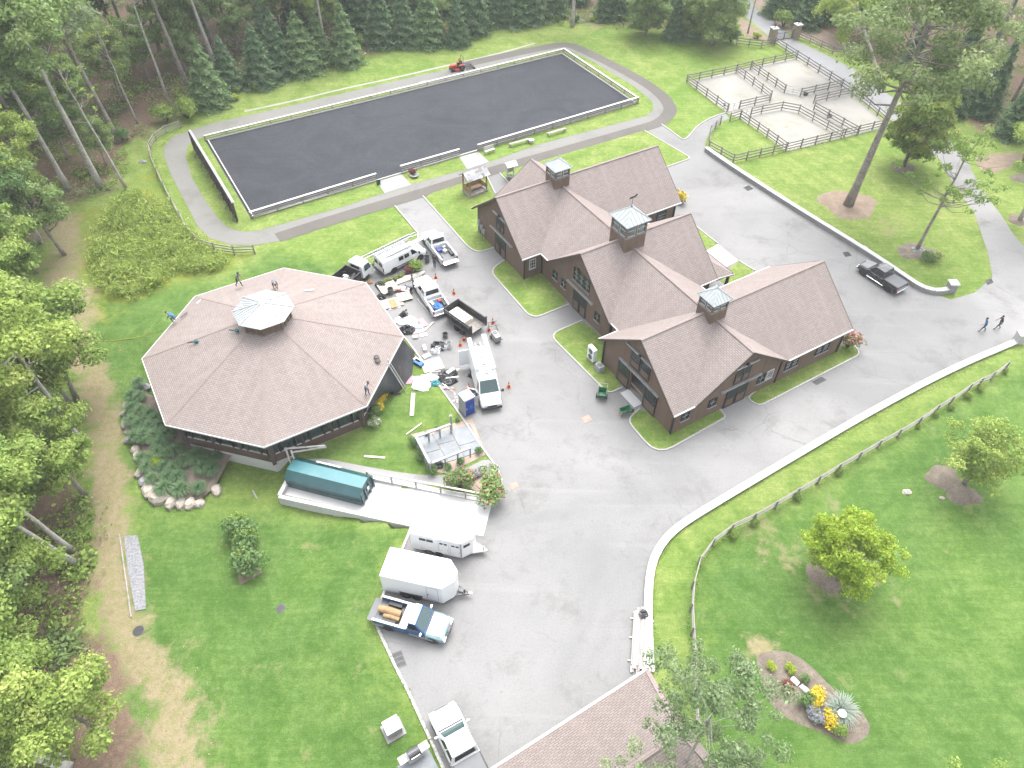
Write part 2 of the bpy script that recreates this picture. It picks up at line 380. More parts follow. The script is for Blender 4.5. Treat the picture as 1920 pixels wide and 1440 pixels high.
# --- grass and soil: colours only; 'mask' on the terrain holds litter / worn / rough growth
def lawn_mat():
    m, nt, b, o = newmat('lawn'); ob = coords(nt, 'Object')
    at = nt.nodes.new('ShaderNodeAttribute'); at.attribute_name = 'mask'
    sp = nt.nodes.new('ShaderNodeSeparateColor'); nt.links.new(at.outputs['Color'], sp.inputs[0])
    big = noise_n(nt, ob, .06, 5, .65, .5); mid = noise_n(nt, ob, .4, 6, .7, .5); fine = noise_n(nt, ob, 2.2, 6, .85); blade = noise_n(nt, ob, 9, 3, .7)
    c = mixc(nt, ramp(nt, big, .36, .64), (.102, .158, .033), (.138, .178, .048))
    deep = mixc(nt, ramp(nt, big, .36, .64), (.052, .103, .022), (.08, .135, .03))
    nb = noise_n(nt, ob, .5, 6, .72)
    nb0 = mathn(nt, 'MULTIPLY', mathn(nt, 'SUBTRACT', nb, .5), 2.2)
    c = mixc(nt, ramp(nt, mathn(nt, 'ADD', mathn(nt, 'SUBTRACT', 1.0, at.outputs['Alpha']), mathn(nt, 'MULTIPLY', nb0, .5)), .25, .75), c, deep)
    c = mixc(nt, ramp(nt, mid, .42, .6, 0, .75), c, mixc(nt, 1.0, c, (.6, .74, .52), 'MULTIPLY'))
    c = mixc(nt, ramp(nt, fine, .45, .62, 0, .8), c, mixc(nt, 1.0, c, (1.55, 1.33, 1.7), 'MULTIPLY'))
    c = mixc(nt, ramp(nt, blade, .38, .6, 0, .5), c, mixc(nt, 1.0, c, (.62, .7, .58), 'MULTIPLY'))
    mp = nt.nodes.new('ShaderNodeMapping'); mp.inputs['Rotation'].default_value = (0, 0, R(-31)); nt.links.new(ob, mp.inputs[0])
    wv = nt.nodes.new('ShaderNodeTexWave'); wv.inputs['Scale'].default_value = .17; wv.inputs['Distortion'].default_value = 3.5; wv.inputs['Detail'].default_value = 4; wv.inputs['Detail Scale'].default_value = .7
    nt.links.new(mp.outputs[0], wv.inputs['Vector'])
    patch = ramp(nt, noise_n(nt, ob, .035, 3, .5), .45, .62, 0, .2)
    c = mixc(nt, mathn(nt, 'MULTIPLY', ramp(nt, wv.outputs['Fac'], .3, .7), patch), c, mixc(nt, 1.0, c, (1.55, 1.32, 1.7), 'MULTIPLY'))
    an = nt.nodes.new('ShaderNodeMapping'); an.inputs['Rotation'].default_value = (0, 0, R(-24)); an.inputs['Scale'].default_value = (.13, 2.6, 1); nt.links.new(ob, an.inputs[0])
    c = mixc(nt, ramp(nt, noise_n(nt, an.outputs[0], 1, 5, .7, .3), .44, .62, 0, .42), c, mixc(nt, 1.0, c, (1.42, 1.25, 1.45), 'MULTIPLY'))
    dry = noise_n(nt, ob, .5, 7, .75, .4)
    c = mixc(nt, ramp(nt, dry, .59, .74, 0, .6), c, (.19, .175, .085))
    def m_(k): return ramp(nt, mathn(nt, 'ADD', sp.outputs[k], nb0), .36, .74)
    c = mixc(nt, m_(2), c, mixc(nt, ramp(nt, fine, .4, .65), (.105, .135, .02), (.16, .17, .03)))
    c = mixc(nt, m_(1), c, mixc(nt, ramp(nt, fine, .38, .66), (.215, .172, .115), (.135, .135, .05)))
    lit = mixc(nt, ramp(nt, fine, .4, .66), (.1, .068, .048), (.165, .118, .085))
    lit = mixc(nt, ramp(nt, noise_n(nt, ob, .22, 5, .7), .5, .64), lit, (.062, .085, .02))
    c = mixc(nt, m_(0), c, lit)
    nt.links.new(c, b.inputs['Base Color']); b.inputs['Roughness'].default_value = .95; b.inputs['Specular IOR Level'].default_value = .1
    bumpn(nt, b, mathn(nt, 'ADD', mathn(nt, 'MULTIPLY', fine, .7), blade), .9, .09)
lawn_mat()
def tarmac(name, c1, c2, stain, grain=.35, tracks=False):
    m, nt, b, o = newmat(name); ob = coords(nt, 'Object')
    c = mixc(nt, ramp(nt, noise_n(nt, ob, .07, 5, .62, .5), .38, .64), c1, c2)
    c = mixc(nt, ramp(nt, noise_n(nt, ob, .22, 7, .74, .25), .52, .7, 0, .65), c, stain)
    c = mixc(nt, ramp(nt, noise_n(nt, ob, .9, 6, .7), .6, .76, 0, .35), c, (stain[0]*.8, stain[1]*.78, stain[2]*.75))
    mp = nt.nodes.new('ShaderNodeMapping'); mp.inputs['Rotation'].default_value = (0, 0, R(-28)); mp.inputs['Scale'].default_value = (.06, .8, 1); nt.links.new(ob, mp.inputs[0])
    c = mixc(nt, ramp(nt, noise_n(nt, mp.outputs[0], 1, 5, .65), .56, .72, 0, .3), c, (c2[0]*1.2, c2[1]*1.2, c2[2]*1.2))
    if name == 'asphalt':   # hairline cracks and old joints
        vo = nt.nodes.new('ShaderNodeTexVoronoi'); vo.feature = 'DISTANCE_TO_EDGE'; vo.inputs['Scale'].default_value = .16
        wp = nt.nodes.new('ShaderNodeVectorMath'); wp.operation = 'ADD'; nz = nt.nodes.new('ShaderNodeTexNoise'); nz.inputs['Scale'].default_value = .7; nz.inputs['Detail'].default_value = 6
        nt.links.new(ob, nz.inputs['Vector']); nt.links.new(ob, wp.inputs[0]); nt.links.new(nz.outputs['Color'], wp.inputs[1]); nt.links.new(wp.outputs[0], vo.inputs['Vector'])
        ck = mathn(nt, 'MULTIPLY', ramp(nt, vo.outputs['Distance'], .003, .009, .38, 0), ramp(nt, noise_n(nt, ob, .11, 3, .5), .5, .6))
        c = mixc(nt, ck, c, (.07, .07, .07))
        c = mixc(nt, ramp(nt, noise_n(nt, ob, 1.6, 3, .5), .71, .77, 0, .5), c, (.085, .083, .08))
    g = noise_n(nt, ob, 7, 4, .8)
    c = mixc(nt, ramp(nt, g, .36, .66, 0, grain), c, (c1[0]*.62, c1[1]*.62, c1[2]*.63))
    nt.links.new(c, b.inputs['Base Color']); b.inputs['Roughness'].default_value = .9; b.inputs['Specular IOR Level'].default_value = .25
    bumpn(nt, b, g, .3, .02); return m
tarmac('asphalt', (0.14, 0.139, 0.137), (0.192, 0.19, 0.186), (0.088, 0.085, 0.08))
tarmac('asphalt_path', (0.186, 0.183, 0.18), (0.216, 0.213, 0.207), (0.132, 0.129, 0.123))
tarmac('track_grey', (0.135, 0.133, 0.124), (0.157, 0.153, 0.142), (0.09, 0.086, 0.078), .45)
tarmac('track_dark', (0.081, 0.075, 0.0672), (0.099, 0.0912, 0.081), (0.06, 0.0552, 0.0492), .45)
tarmac('road', (0.15, 0.154, 0.158), (0.184, 0.184, 0.188), (0.112, 0.112, 0.116))
tarmac('paddock_sand', (0.185, 0.18, 0.16), (0.25, 0.24, 0.218), (0.13, 0.128, 0.055), .45)
tarmac('white_strip', (0.22, 0.215, 0.2), (0.26, 0.25, 0.235), (0.15, 0.145, 0.13))
def footing_mat():
    m, nt, b, o = newmat('footing'); ob = coords(nt, 'Object')
    c = mixc(nt, ramp(nt, noise_n(nt, ob, .12, 7, .7, 1.6), .36, .66), (.027, .029, .034), (.042, .045, .051))
    wv = nt.nodes.new('ShaderNodeTexWave'); wv.wave_type = 'RINGS'; wv.inputs['Scale'].default_value = .28; wv.inputs['Distortion'].default_value = 9; wv.inputs['Detail'].default_value = 4; wv.inputs['Detail Scale'].default_value = .5
    nt.links.new(ob, wv.inputs['Vector'])
    c = mixc(nt, ramp(nt, wv.outputs['Fac'], .7, 1, 0, .04), c, (.078, .08, .085))
    g = noise_n(nt, ob, 5, 4, .8)
    c = mixc(nt, ramp(nt, g, .36, .64, 0, .6), c, (.019, .02, .023))
    nt.links.new(c, b.inputs['Base Color']); b.inputs['Roughness'].default_value = .95; b.inputs['Specular IOR Level'].default_value = .15; bumpn(nt, b, g, .6, .04)
footing_mat()
# --- leaves
def leaf(name, c1, c2, c3, trans=.25):
    m, nt, b, o = newmat(name)
    at = nt.nodes.new('ShaderNodeAttribute'); at.attribute_name = 'lv'
    oi = nt.nodes.new('ShaderNodeObjectInfo')
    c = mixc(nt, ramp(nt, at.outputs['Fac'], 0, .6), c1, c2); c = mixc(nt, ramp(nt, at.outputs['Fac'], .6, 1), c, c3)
    h = nt.nodes.new('ShaderNodeHueSaturation'); nt.links.new(c, h.inputs['Color'])
    nt.links.new(ramp(nt, oi.outputs['Random'], 0, 1, .9, 1.15), h.inputs['Value']); nt.links.new(ramp(nt, oi.outputs['Random'], 0, 1, .512, .49), h.inputs['Hue'])
    b.inputs['Roughness'].default_value = .6; b.inputs['Specular IOR Level'].default_value = .25; nt.links.new(h.outputs[0], b.inputs['Base Color'])
    t = nt.nodes.new('ShaderNodeBsdfTranslucent'); nt.links.new(h.outputs[0], t.inputs[0])
    x = nt.nodes.new('ShaderNodeMixShader'); x.inputs[0].default_value = trans
    nt.links.new(b.outputs[0], x.inputs[1]); nt.links.new(t.outputs[0], x.inputs[2]); nt.links.new(x.outputs[0], o.inputs[0])
leaf('leaf_mid', (.105, .175, .052), (.175, .255, .08), (.26, .335, .13), .45)
leaf('leaf_yellow', (.135, .215, .042), (.215, .3, .066), (.32, .385, .11), .45)
leaf('leaf_oak', (.125, .175, .06), (.195, .25, .095), (.3, .345, .145), .45)
leaf('leaf_lime', (.19, .28, .022), (.29, .375, .036), (.4, .46, .07), .48)
leaf('leaf_grey', (.13, .19, .082), (.195, .26, .125), (.29, .345, .19), .45)
leaf('leaf_deep', (.075, .14, .045), (.115, .195, .063), (.17, .25, .09), .42)
leaf('leaf_autumn', (.085, .145, .03), (.14, .21, .045), (.26, .27, .07), .42)
leaf('needle', (.05, .1, .047), (.085, .15, .066), (.13, .2, .085), .3)
leaf('needle_light', (.07, .135, .05), (.115, .19, .07), (.165, .24, .1), .3)
leaf('grass_blade', (.042, .09, .036), (.075, .14, .058), (.15, .225, .11), .3)
leaf('grass_pale', (.13, .18, .14), (.2, .25, .2), (.28, .31, .27), .25)
leaf('leaf_red', (.08, .022, .022), (.13, .036, .033), (.18, .065, .05))
leaf('leaf_fallen', (.11, .085, .055), (.15, .12, .075), (.2, .165, .105), .1)
# ------------------------------------------------------------------ terrain
def PX(*pts): return [U(u, v) for u, v in pts]
WOODS_L = PX((250, 1440), (225, 1260), (165, 1160), (185, 1000), (150, 880), (125, 790), (100, 660), (88, 560), (62, 500), (118, 395), (222, 352), (246, 272), (330, 228), (368, 178), (470, 155), (560, 138), (650, 122), (760, 85), (880, 80), (960, 48), (1070, 40), (1260, 62), (1385, 82), (1400, 20), (1400, -60), (-600, -60), (-900, 700), (-500, 1500))
WOODS_R = PX((1500, 62), (1560, 100), (1604, 102), (1640, 130), (1700, 165), (1800, 235), (1850, 262), (2100, 240), (2400, -40), (1490, -60))
WORN = [PX((120, 410), (128, 470), (110, 520), (150, 560), (138, 640), (172, 700), (190, 760), (186, 850), (196, 950), (190, 1050), (215, 1130), (232, 1200), (300, 1290), (330, 1440))]
DRYPOLY = PX((225, 1200), (330, 1190), (395, 1290), (410, 1450), (210, 1450))
MEADOW = PX((172, 500), (185, 430), (215, 385), (262, 362), (312, 392), (355, 436), (405, 474), (434, 492), (395, 515), (332, 512), (300, 540), (250, 566), (192, 552))
def grid_axis(lo, hi, step, far):
    a = list(np.arange(lo, hi+.01, step)); n = 9
    for k in range(1, n): a.insert(0, lo-far*(k/n)**2)
    for k in range(1, n): a.append(hi+far*(k/n)**2)
    return np.array(a)
gx = grid_axis(-105, 105, .8, 500); gy = grid_axis(2, 185, .8, 600)
GX, GY = np.meshgrid(gx, gy); GZ = Harr(GX, GY)
GZ = np.where((GY < 0) & (np.abs(GX) > 200), 0, GZ)
RAMP_IN = PX((560, 884), (700, 903), (917, 945), (904, 996), (782, 980), (735, 973), (560, 920))     # hollow under the loading ramp
GZ = np.where(inside(GX, GY, RAMP_IN), -1.6, GZ)
nX, nY = len(gx), len(gy)
idx = np.arange(nX*nY).reshape(nY, nX)
quads = np.stack([idx[:-1, :-1], idx[:-1, 1:], idx[1:, 1:], idx[1:, :-1]], -1).reshape(-1, 4)
me = mesh_np('ground', np.stack([GX, GY, GZ], -1).reshape(-1, 3), quads, [MT['lawn']])
litter = np.clip(np.maximum(sdist(GX, GY, WOODS_L), sdist(GX, GY, WOODS_R))/5+.35, 0, 1)
worn = np.zeros_like(GX)
for w in WORN: worn = np.maximum(worn, np.clip(1.0-seg_dist(GX, GY, w)/3.2, 0, .95))
worn = np.maximum(worn, np.clip(sdist(GX, GY, DRYPOLY)/5+.28, 0, .72))
SOIL = PX((110, 1180), (190, 1170), (232, 1260), (255, 1450), (60, 1450), (60, 1250))
litter = np.maximum(litter, np.clip(sdist(GX, GY, SOIL)/3+.5, 0, 1))
for (u, v, r, a) in ((1590, 1075, 3.2, .8), (1480, 1050, 3, .62), (1430, 1000, 3, .55), (1420, 1215, 1.6, .8), (1560, 950, 2.4, .55), (1600, 1130, 2, .6), (1120, 45, 6, .55), (1660, 420, 6, .5), (1800, 900, 3, .6), (470, 875, 2, .45), (690, 1235, 1.2, .5), (1060, 560, 4, .5), (970, 880, 1, .3)):
    p = U(u, v); worn = np.maximum(worn, np.clip(a-np.hypot(GX-p.x, GY-p.y)/r*.5, 0, 1))
lush = np.clip(sdist(GX, GY, MEADOW)/3+.6, 0, 1)
mid_l = PX((70, 500), (120, 400), (230, 365), (290, 300), (340, 420), (470, 480), (250, 570), (130, 640), (90, 560))
lush = np.maximum(lush, np.clip(sdist(GX, GY, mid_l)/6+.35, 0, .62))
PAST = PX((1300, 1440), (1296, 1140), (1312, 1060), (1372, 1000), (1570, 888), (1885, 698), (2300, 560), (2400, 1800), (1300, 1800))
LOWL = PX((775, 985), (700, 1160), (840, 1460), (900, 1750), (100, 1750), (220, 1000), (250, 930), (420, 940), (525, 945))
NEARL = PX((560, 870), (690, 800), (760, 690), (905, 850), (830, 890))
OCTL = PX((150, 560), (420, 520), (500, 470), (640, 500), (300, 760), (240, 900), (170, 760))
deep = np.maximum(np.clip(sdist(GX, GY, PAST)/7+.5, 0, 1), np.maximum(np.clip(sdist(GX, GY, LOWL)/6+.45, 0, .85), np.maximum(np.clip(sdist(GX, GY, NEARL)/4+.5, 0, .6), np.clip(sdist(GX, GY, OCTL)/5+.45, 0, .75))))
att = me.attributes.new('mask', 'FLOAT_COLOR', 'POINT')
att.data.foreach_set('color', np.stack([litter, worn, lush, 1-deep], -1).astype(np.float32).ravel())
me.polygons.foreach_set('use_smooth', [True]*len(me.polygons))
tag(link('ground', me), kind='structure')
# ------------------------------------------------------------------ paved and planted sheets
def sheet(name, pts, z, m, smooth=0, zf=None):
    P = [Vector((p[0], p[1], 0)) for p in pts]
    if smooth: P = smooth_line(P, smooth, True)
    n = len(P); A = sum(P[i].x*P[(i+1) % n].y-P[(i+1) % n].x*P[i].y for i in range(n))
    if A < 0: P = P[::-1]
    mb = MB(); mb.add([(p.x, p.y, z) for p in P], [tuple(range(n))])
    return tag(mb.build(name, MT[m]), kind='structure')
def kerb(pts, w=.14, h=.1, m='cobble', closed=False, name='kerb', z=0.0):
    P = [Vector((p[0], p[1], 0)) for p in pts]; mb = MB(); n = len(P); off = []
    for i in range(n):
        a = P[i-1] if (i > 0 or closed) else P[i]; b = P[(i+1) % n] if (i < n-1 or closed) else P[i]
        d = (b-a).normalized(); off.append(Vector((-d.y, d.x, 0))*w/2)
    for i in range(n if closed else n-1):
        j = (i+1) % n
        a0, a1, b0, b1 = P[i]-off[i], P[i]+off[i], P[j]-off[j], P[j]+off[j]
        up = Vector((0, 0, z+h)); dn = Vector((0, 0, z-.05))
        mb.add([a0+dn, b0+dn, b1+dn, a1+dn, a0+up, b0+up, b1+up, a1+up], [(4, 5, 6, 7), (0, 1, 5, 4), (3, 7, 6, 2)]+([(0, 4, 7, 3)] if i == 0 and not closed else [])+([(1, 2, 6, 5)] if i == n-2 and not closed else []))
    return tag(mb.build(name, MT[m]), kind='structure')
COURT = [(740, 386), (783, 437), (784, 447), (776, 459), (698, 503), (600, 528), (560, 600), (690, 650), (752, 627), (765, 640), (798, 686), (823, 723), (867, 784), (904, 840), (916, 856), (932, 878), (941, 897), (940, 912), (931, 936), (921, 944), (905, 1004), (880, 1003), (775, 978), (765, 1005), (733, 1080), (701, 1160), (710, 1182), (740, 1247), (767, 1300), (807, 1387), (838, 1455), (1000, 1750), (1225, 1750), (1218, 1260), (1214, 1127), (1217, 1072), (1229, 1036), (1257, 999), (1312, 962), (1487, 859), (1630, 776), (1780, 696), (1914, 640), (2000, 600),
         (2010, 560), (1945, 490), (1900, 440), (1877, 403), (1843, 360), (1813, 302), (1780, 267), (1762, 290), (1767, 312), (1793, 353), (1827, 400), (1853, 477), (1861, 520), (1827, 549), (1783, 562), (1757, 553), (1727, 546), (1697, 527), (1630, 481), (1480, 389), (1360, 311), (1323, 284), (1322, 267), (1330, 250), (1347, 231), (1367, 222), (1360, 212), (1337, 219), (1307, 236), (1289, 259), (1280, 262), (1240, 233), (1212, 243), (1281, 288), (1150, 340), (960, 342), (937, 324), (913, 331), (925, 362), (917, 467), (887, 472), (873, 457), (793, 368)]
sheet('driveway', PX(*COURT), .012, 'asphalt')
TRACK_OUT = [(307, 290), (307, 277), (325, 256), (363, 243), (400, 231), (500, 209), (640, 176), (780, 143), (923, 112), (1037, 83), (1060, 81), (1085, 87), (1140, 113), (1207, 147), (1247, 176), (1264, 200), (1264, 214), (1243, 233), (1207, 244), (1007, 302), (917, 327), (793, 368), (640, 413), (520, 453), (477, 460), (433, 459), (393, 447), (370, 424), (350, 384), (320, 327)]
TRACK_IN = [(350, 281), (348, 293), (360, 333), (383, 373), (407, 407), (427, 427), (457, 435), (483, 433), (640, 389), (763, 348), (873, 318), (917, 304), (1007, 272), (1213, 217), (1226, 204), (1222, 190), (1190, 163), (1107, 113), (1072, 97), (1050, 93), (1023, 97), (873, 142), (640, 193), (400, 252), (367, 262), (353, 272)]
sheet('riding_track', PX(*TRACK_OUT), .022, 'track_grey')
# darker freshly raked lane of the track
def lane(line, w, z, m, name):
    P = smooth_line(PX(*line), 2); L = []; Rr = []
    for i, p in enumerate(P):
        d = (P[min(i+1, len(P)-1)]-P[max(i-1, 0)]).normalized(); nrm = Vector((-d.y, d.x, 0))*w/2; L.append(p+nrm); Rr.append(p-nrm)
    mb = MB(); n = len(P)
    mb.add([(q.x, q.y, z) for q in L]+[(q.x, q.y, z) for q in Rr], [(n+i, n+i+1, i+1, i) for i in range(n-1)])
    return tag(mb.build(name, MT[m]), kind='structure')
lane([(868, 122), (930, 108), (1040, 85), (1066, 84), (1086, 91), (1140, 117), (1205, 152), (1243, 180), (1257, 201), (1256, 213), (1238, 230), (1207, 240), (1007, 297), (917, 322), (793, 362), (640, 407), (520, 446)], 1.9, .026, 'track_dark', 'track_lane')
sheet('infield_lawn', PX(*TRACK_IN), .034, 'lawn')
AR = PX((385, 264), (1056, 100), (1196, 194), (471, 411))
sheet('arena_footing', AR, .046, 'footing')
lane([(458, 209), (560, 187), (640, 167), (740, 146), (837, 123), (930, 102), (1003, 81)], .42, .008, 'white_strip', 'gravel_strip')
sheet('concrete_apron', PX((721, 363), (707, 341), (753, 327), (771, 347)), .05, 'concrete')
sheet('concrete_apron', PX((876, 318), (861, 295), (897, 285), (917, 304)), .05, 'concrete')
sheet('concrete_apron', PX((792, 158), (784, 155), (797, 151), (804, 154)), .05, 'concrete')
# lawn islands with kerbs
def island(pts, kerb_from, kerb_to, r=1.2, z=.05):
    P = PX(*pts); sheet('lawn_bed', rpoly(P, r), z, 'lawn')
    K = [P[i] for i in range(kerb_from, kerb_to+1)]
    Q = [K[0]]
    for i in range(1, len(K)-1):
        p, a, b = K[i], K[i-1], K[i+1]; rr = min(r, (a-p).length*.45, (b-p).length*.45)
        p0 = p+(a-p).normalized()*rr; p1 = p+(b-p).normalized()*rr
        Q += [p0*(1-t)**2+p*2*t*(1-t)+p1*t*t for t in (0, .25, .5, .75, 1)]
    Q.append(K[-1]); kerb(Q)
island([(906, 331), (793, 368), (878, 464), (897, 474), (935, 462), (950, 410), (927, 364)], 1, 4, 1.6)
island([(937, 325), (1208, 245), (1296, 297), (1240, 317), (1100, 380), (990, 370)], 1, 3, .8)
kerb(PX((913, 331), (929, 364))); kerb(PX((937, 325), (962, 352)))
island([(960, 478), (918, 508), (998, 599), (1066, 571), (1020, 500)], 0, 3, 1.2)
island([(1092, 601), (1030, 628), (1141, 739), (1166, 727), (1135, 640)], 0, 3, 1.2)
island([(1200, 766), (1175, 788), (1232, 855), (1362, 782), (1349, 768), (1262, 790)], 0, 4, 1.8)
island([(1420, 730), (1400, 748), (1424, 762), (1614, 664), (1598, 643), (1560, 655)], 0, 4, 1.3)
island([(1285, 440), (1300, 421), (1346, 457), (1325, 470)], 1, 2, .5)
island([(1345, 521), (1386, 490), (1416, 508), (1362, 536)], 1, 2, .5)
sheet('walkway', PX((1346, 458), (1384, 489), (1358, 503), (1322, 472)), .05, 'white_concrete')
# lawn kerbs round the court
kerb(PX((740, 386), (783, 437), (784, 447), (776, 459), (740, 480), (698, 503)))
kerb(smooth_line(PX((752, 627), (765, 640), (798, 686), (823, 723), (867, 784), (904, 840), (916, 856), (932, 878), (941, 897), (940, 914), (931, 936)), 1), .16)
kerb(PX((775, 978), (765, 1005), (733, 1080), (701, 1160), (710, 1182), (740, 1247), (767, 1300), (807, 1387), (840, 1460)), .2)
kerb(smooth_line(PX((1280, 262), (1289, 259), (1307, 236), (1337, 219), (1360, 212)), 1)); kerb(PX((1240, 233), (1280, 262)))
# roads
sheet('entrance_road', PX((1380, 5), (1387, 22), (1437, 64), (1455, 78), (1547, 143), (1643, 207), (1700, 245), (1763, 300), (1790, 292), (1782, 262), (1735, 220), (1667, 178), (1620, 140), (1563, 110), (1484, 72), (1465, 52), (1420, 20), (1408, 0), (1400, -40), (1372, -40)), .008, 'road')
sheet('gate_sill', PX((1454, 77), (1486, 70), (1491, 75), (1460, 83)), .016, 'concrete')
sheet('mulch_bank', PX((1404, -20), (1412, 8), (1440, 36), (1466, 52), (1490, 68), (1600, 98), (1600, 80), (1530, 50), (1470, 20), (1440, -20)), .004, 'pale_mulch', 1)
sheet('mulch_bank', PX((1384, 30), (1392, 72), (1452, 80), (1436, 66), (1400, 40)), .005, 'pale_mulch', 1)
sheet('bare_soil_patch', PX((1822, 294), (1860, 288), (1925, 287), (1920, 305), (1880, 318), (1850, 331)), .006, 'pale_mulch', 2)
sheet('front_verge', PX((1323, 266), (1335, 246), (1368, 226), (1390, 222), (1473, 281), (1374, 304), (1330, 284)), .03, 'lawn', 1)
sheet('paddock_footing', PX((1289, 154), (1382, 132), (1493, 108), (1577, 160), (1662, 232), (1660, 240), (1476, 284), (1388, 222), (1362, 212)), .02, 'paddock_sand')
# footpath to the round building, lawn between
PATH = [(545, 866), (600, 858), (660, 870), (760, 888), (830, 893), (870, 880), (916, 857), (936, 880), (900, 905), (840, 912), (775, 908), (690, 892), (640, 884), (560, 876)]
sheet('footpath', PX(*PATH), .016, 'asphalt_path', 1)
# mulch rings and beds
def ring(u, v, rx, ry, m='mulch', z=.02, rz=0, name='mulch_bed', n=26):
    c = G(u, v); P = []
    for i in range(n):
        a = 2*math.pi*i/n; k = 1+.1*math.sin(3*a+u)+.06*math.sin(5*a+v)
        x, y = rx*k*math.cos(a), ry*k*math.sin(a); P.append(Vector((c.x+x*math.cos(rz)-y*math.sin(rz), c.y+x*math.sin(rz)+y*math.cos(rz), 0)))
    mb = MB(); top = [(p.x, p.y, c.z+z) for p in P]; bot = [(c.x+(p.x-c.x)*1.08, c.y+(p.y-c.y)*1.08, c.z-.06) for p in P]
    mb.add(top+bot+[(c.x, c.y, c.z+z+.1)], [(i, (i+1) % n, 2*n) for i in range(n)]+[(n+i, n+(i+1) % n, (i+1) % n, i) for i in range(n)])
    return tag(mb.build(name, MT[m], smooth=True), kind='structure')
ring(1590, 383, 3.3, 3.0, 'pale_mulch'); ring(1692, 314, 1.5, 1.3); ring(1718, 472, 2.2, 1.5); ring(1913, 413, 1.4, 1.2); ring(1915, 335, 1.3, 1.1)
ring(1552, 1078, 1.55, 1.35); ring(1770, 897, 1.4, 1.35); ring(1806, 928, 1.4, 1.05)
ring(1515, 1305, 3.9, 2.0, 'mulch', rz=R(-42)); ring(1115, 35, 5, 1.5)
# planting strip under the hedge, gravel drain
def quad_sheet(name, pts, m, dz=.05):
    P = [G(*p, dz) for p in pts]; mb = MB(); n = len(P)
    mb.add(P+[p-Vector((0, 0, .3)) for p in P], [tuple(range(n))]+[((i+1) % n, i, n+i, n+(i+1) % n) for i in range(n)])
    o = mb.build(name, MT[m]); return tag(o, kind='structure')
quad_sheet('mulch_bed', [(433, 975), (470, 1000), (492, 1075), (450, 1097), (438, 1050)][::-1], 'pale_mulch', .06)
quad_sheet('gravel_drain', [(233, 1006), (258, 1004), (270, 1060), (274, 1142), (254, 1146), (240, 1070)][::-1], 'grit', .07)
# ------------------------------------------------------------------ stable barn: three gabled wings on one spine
AL = R(31.2); O_B = U(1256.4, 814)
barn = thing('stable_barn', 'brown timber stable barn with three gabled wings, pinkish shingle roofs and cupolas', 'barn', (O_B.x, O_B.y, 0), AL)
def B(a, b, z): return Vector((a, -b, z))
def roof_slab(poly, zf, parent, name='roof', m='shingle', th=.16):
    pts = [B(a, b, zf(a, b)) for a, b in poly]
    n = len(pts); A = sum(pts[i].x*pts[(i+1) % n].y-pts[(i+1) % n].x*pts[i].y for i in range(n))
    if A < 0: pts = pts[::-1]
    mb = MB(); mb.slab(pts, th, 0, 1, d=(0, 0, -1)); return mb.build(name, [MT[m], MT['dark_wood']], parent)
def strip(pts, w, h, m, parent, name):
    mb = MB()
    for p, q in zip(pts[:-1], pts[1:]): mb.bar(p, q, w, h)
    return mb.build(name, MT[m], parent)
SPX, SPZ, EZ, HW = 7.3, 6.9, 3.1, 5.5
def wing(a0, a1, bc, hw, rz, notch_f=True, notch_b=True):
    """one gabled wing; ridge along a at b=bc"""
    k = (rz-EZ)/hw; zf = lambda a, b: rz-k*abs(b-bc)
    bn = (rz-SPZ)/k
    for s, notch in ((1, notch_f), (-1, notch_b)):
        e = bc+s*hw; poly = [(a0, bc), (a1, bc), (a1, e)]
        if notch: poly += [(SPX+HW, e), (SPX, bc+s*bn), (SPX-HW, e)] if SPX-HW > a0+.02 else [(SPX+HW, e), (SPX, bc+s*bn), (a0, bc+s*(rz-(SPZ-(SPZ-EZ)/HW*(SPX-a0)))/k)]
        if not (notch and SPX-HW <= a0+.02): poly += [(a0, e)]
        r_ = roof_slab(poly, zf, barn)
        # eave gutters only where the eave is open
        for g0, g1 in (((a0, SPX-HW), (SPX+HW, a1)) if notch else ((a0, a1),)):
            if g1-g0 > .3: strip([B(g0+.02, e+s*.05, EZ-.09), B(g1-.02, e+s*.05, EZ-.09)], .12, .13, 'white_dull', r_, 'gutter')
        for ae in (a0, a1):   # rake boards
            strip([B(ae, bc, rz-.11), B(ae, e, EZ-.11)], .06, .2, 'dark_wood', r_, 'rake_board')
    strip([B(a0, bc, rz+.006), B(SPX-.9, bc, rz+.006)], .24, .014, 'shingle_cap', barn, 'ridge_cap')
    strip([B(SPX+.9, bc, rz+.006), B(a1, bc, rz+.006)], .24, .014, 'shingle_cap', barn, 'ridge_cap')
wing(-.55, 21.2, -5.15, 5.5, 7.5); wing(1.55, 15.1, -17.45, 5.55, 7.7); wing(-.55, 20.75, -29.95, 5.45, 7.5)
ks = (SPZ-EZ)/HW; zs = lambda a, b: SPZ-ks*abs(a-SPX)
for (r0, e0, r1, e1) in ((-4.43, .35, .48, .48), (-5.9, -10.65, -16.49, -11.9), (-18.41, -23.0, -29.2, -24.5), (-30.7, -35.4, -35.5, -35.5)):
    for s in (-1, 1):
        E_ = SPX+s*HW
        r_ = roof_slab([(SPX, r0), (SPX, r1), (E_, e1), (E_, e0)], zs, barn)
        if abs(e1-e0) > .5: strip([B(E_+s*.05, e0, EZ-.09), B(E_+s*.05, e1, EZ-.09)], .12, .13, 'white_dull', r_, 'gutter')
        if r1 == e1: strip([B(SPX, e1, SPZ-.11), B(E_, e1, EZ-.11)], .06, .2, 'dark_wood', r_, 'rake_board')
    strip([B(SPX, r0, SPZ+.006), B(SPX, r1, SPZ+.006)], .24, .014, 'shingle_cap', barn, 'ridge_cap')
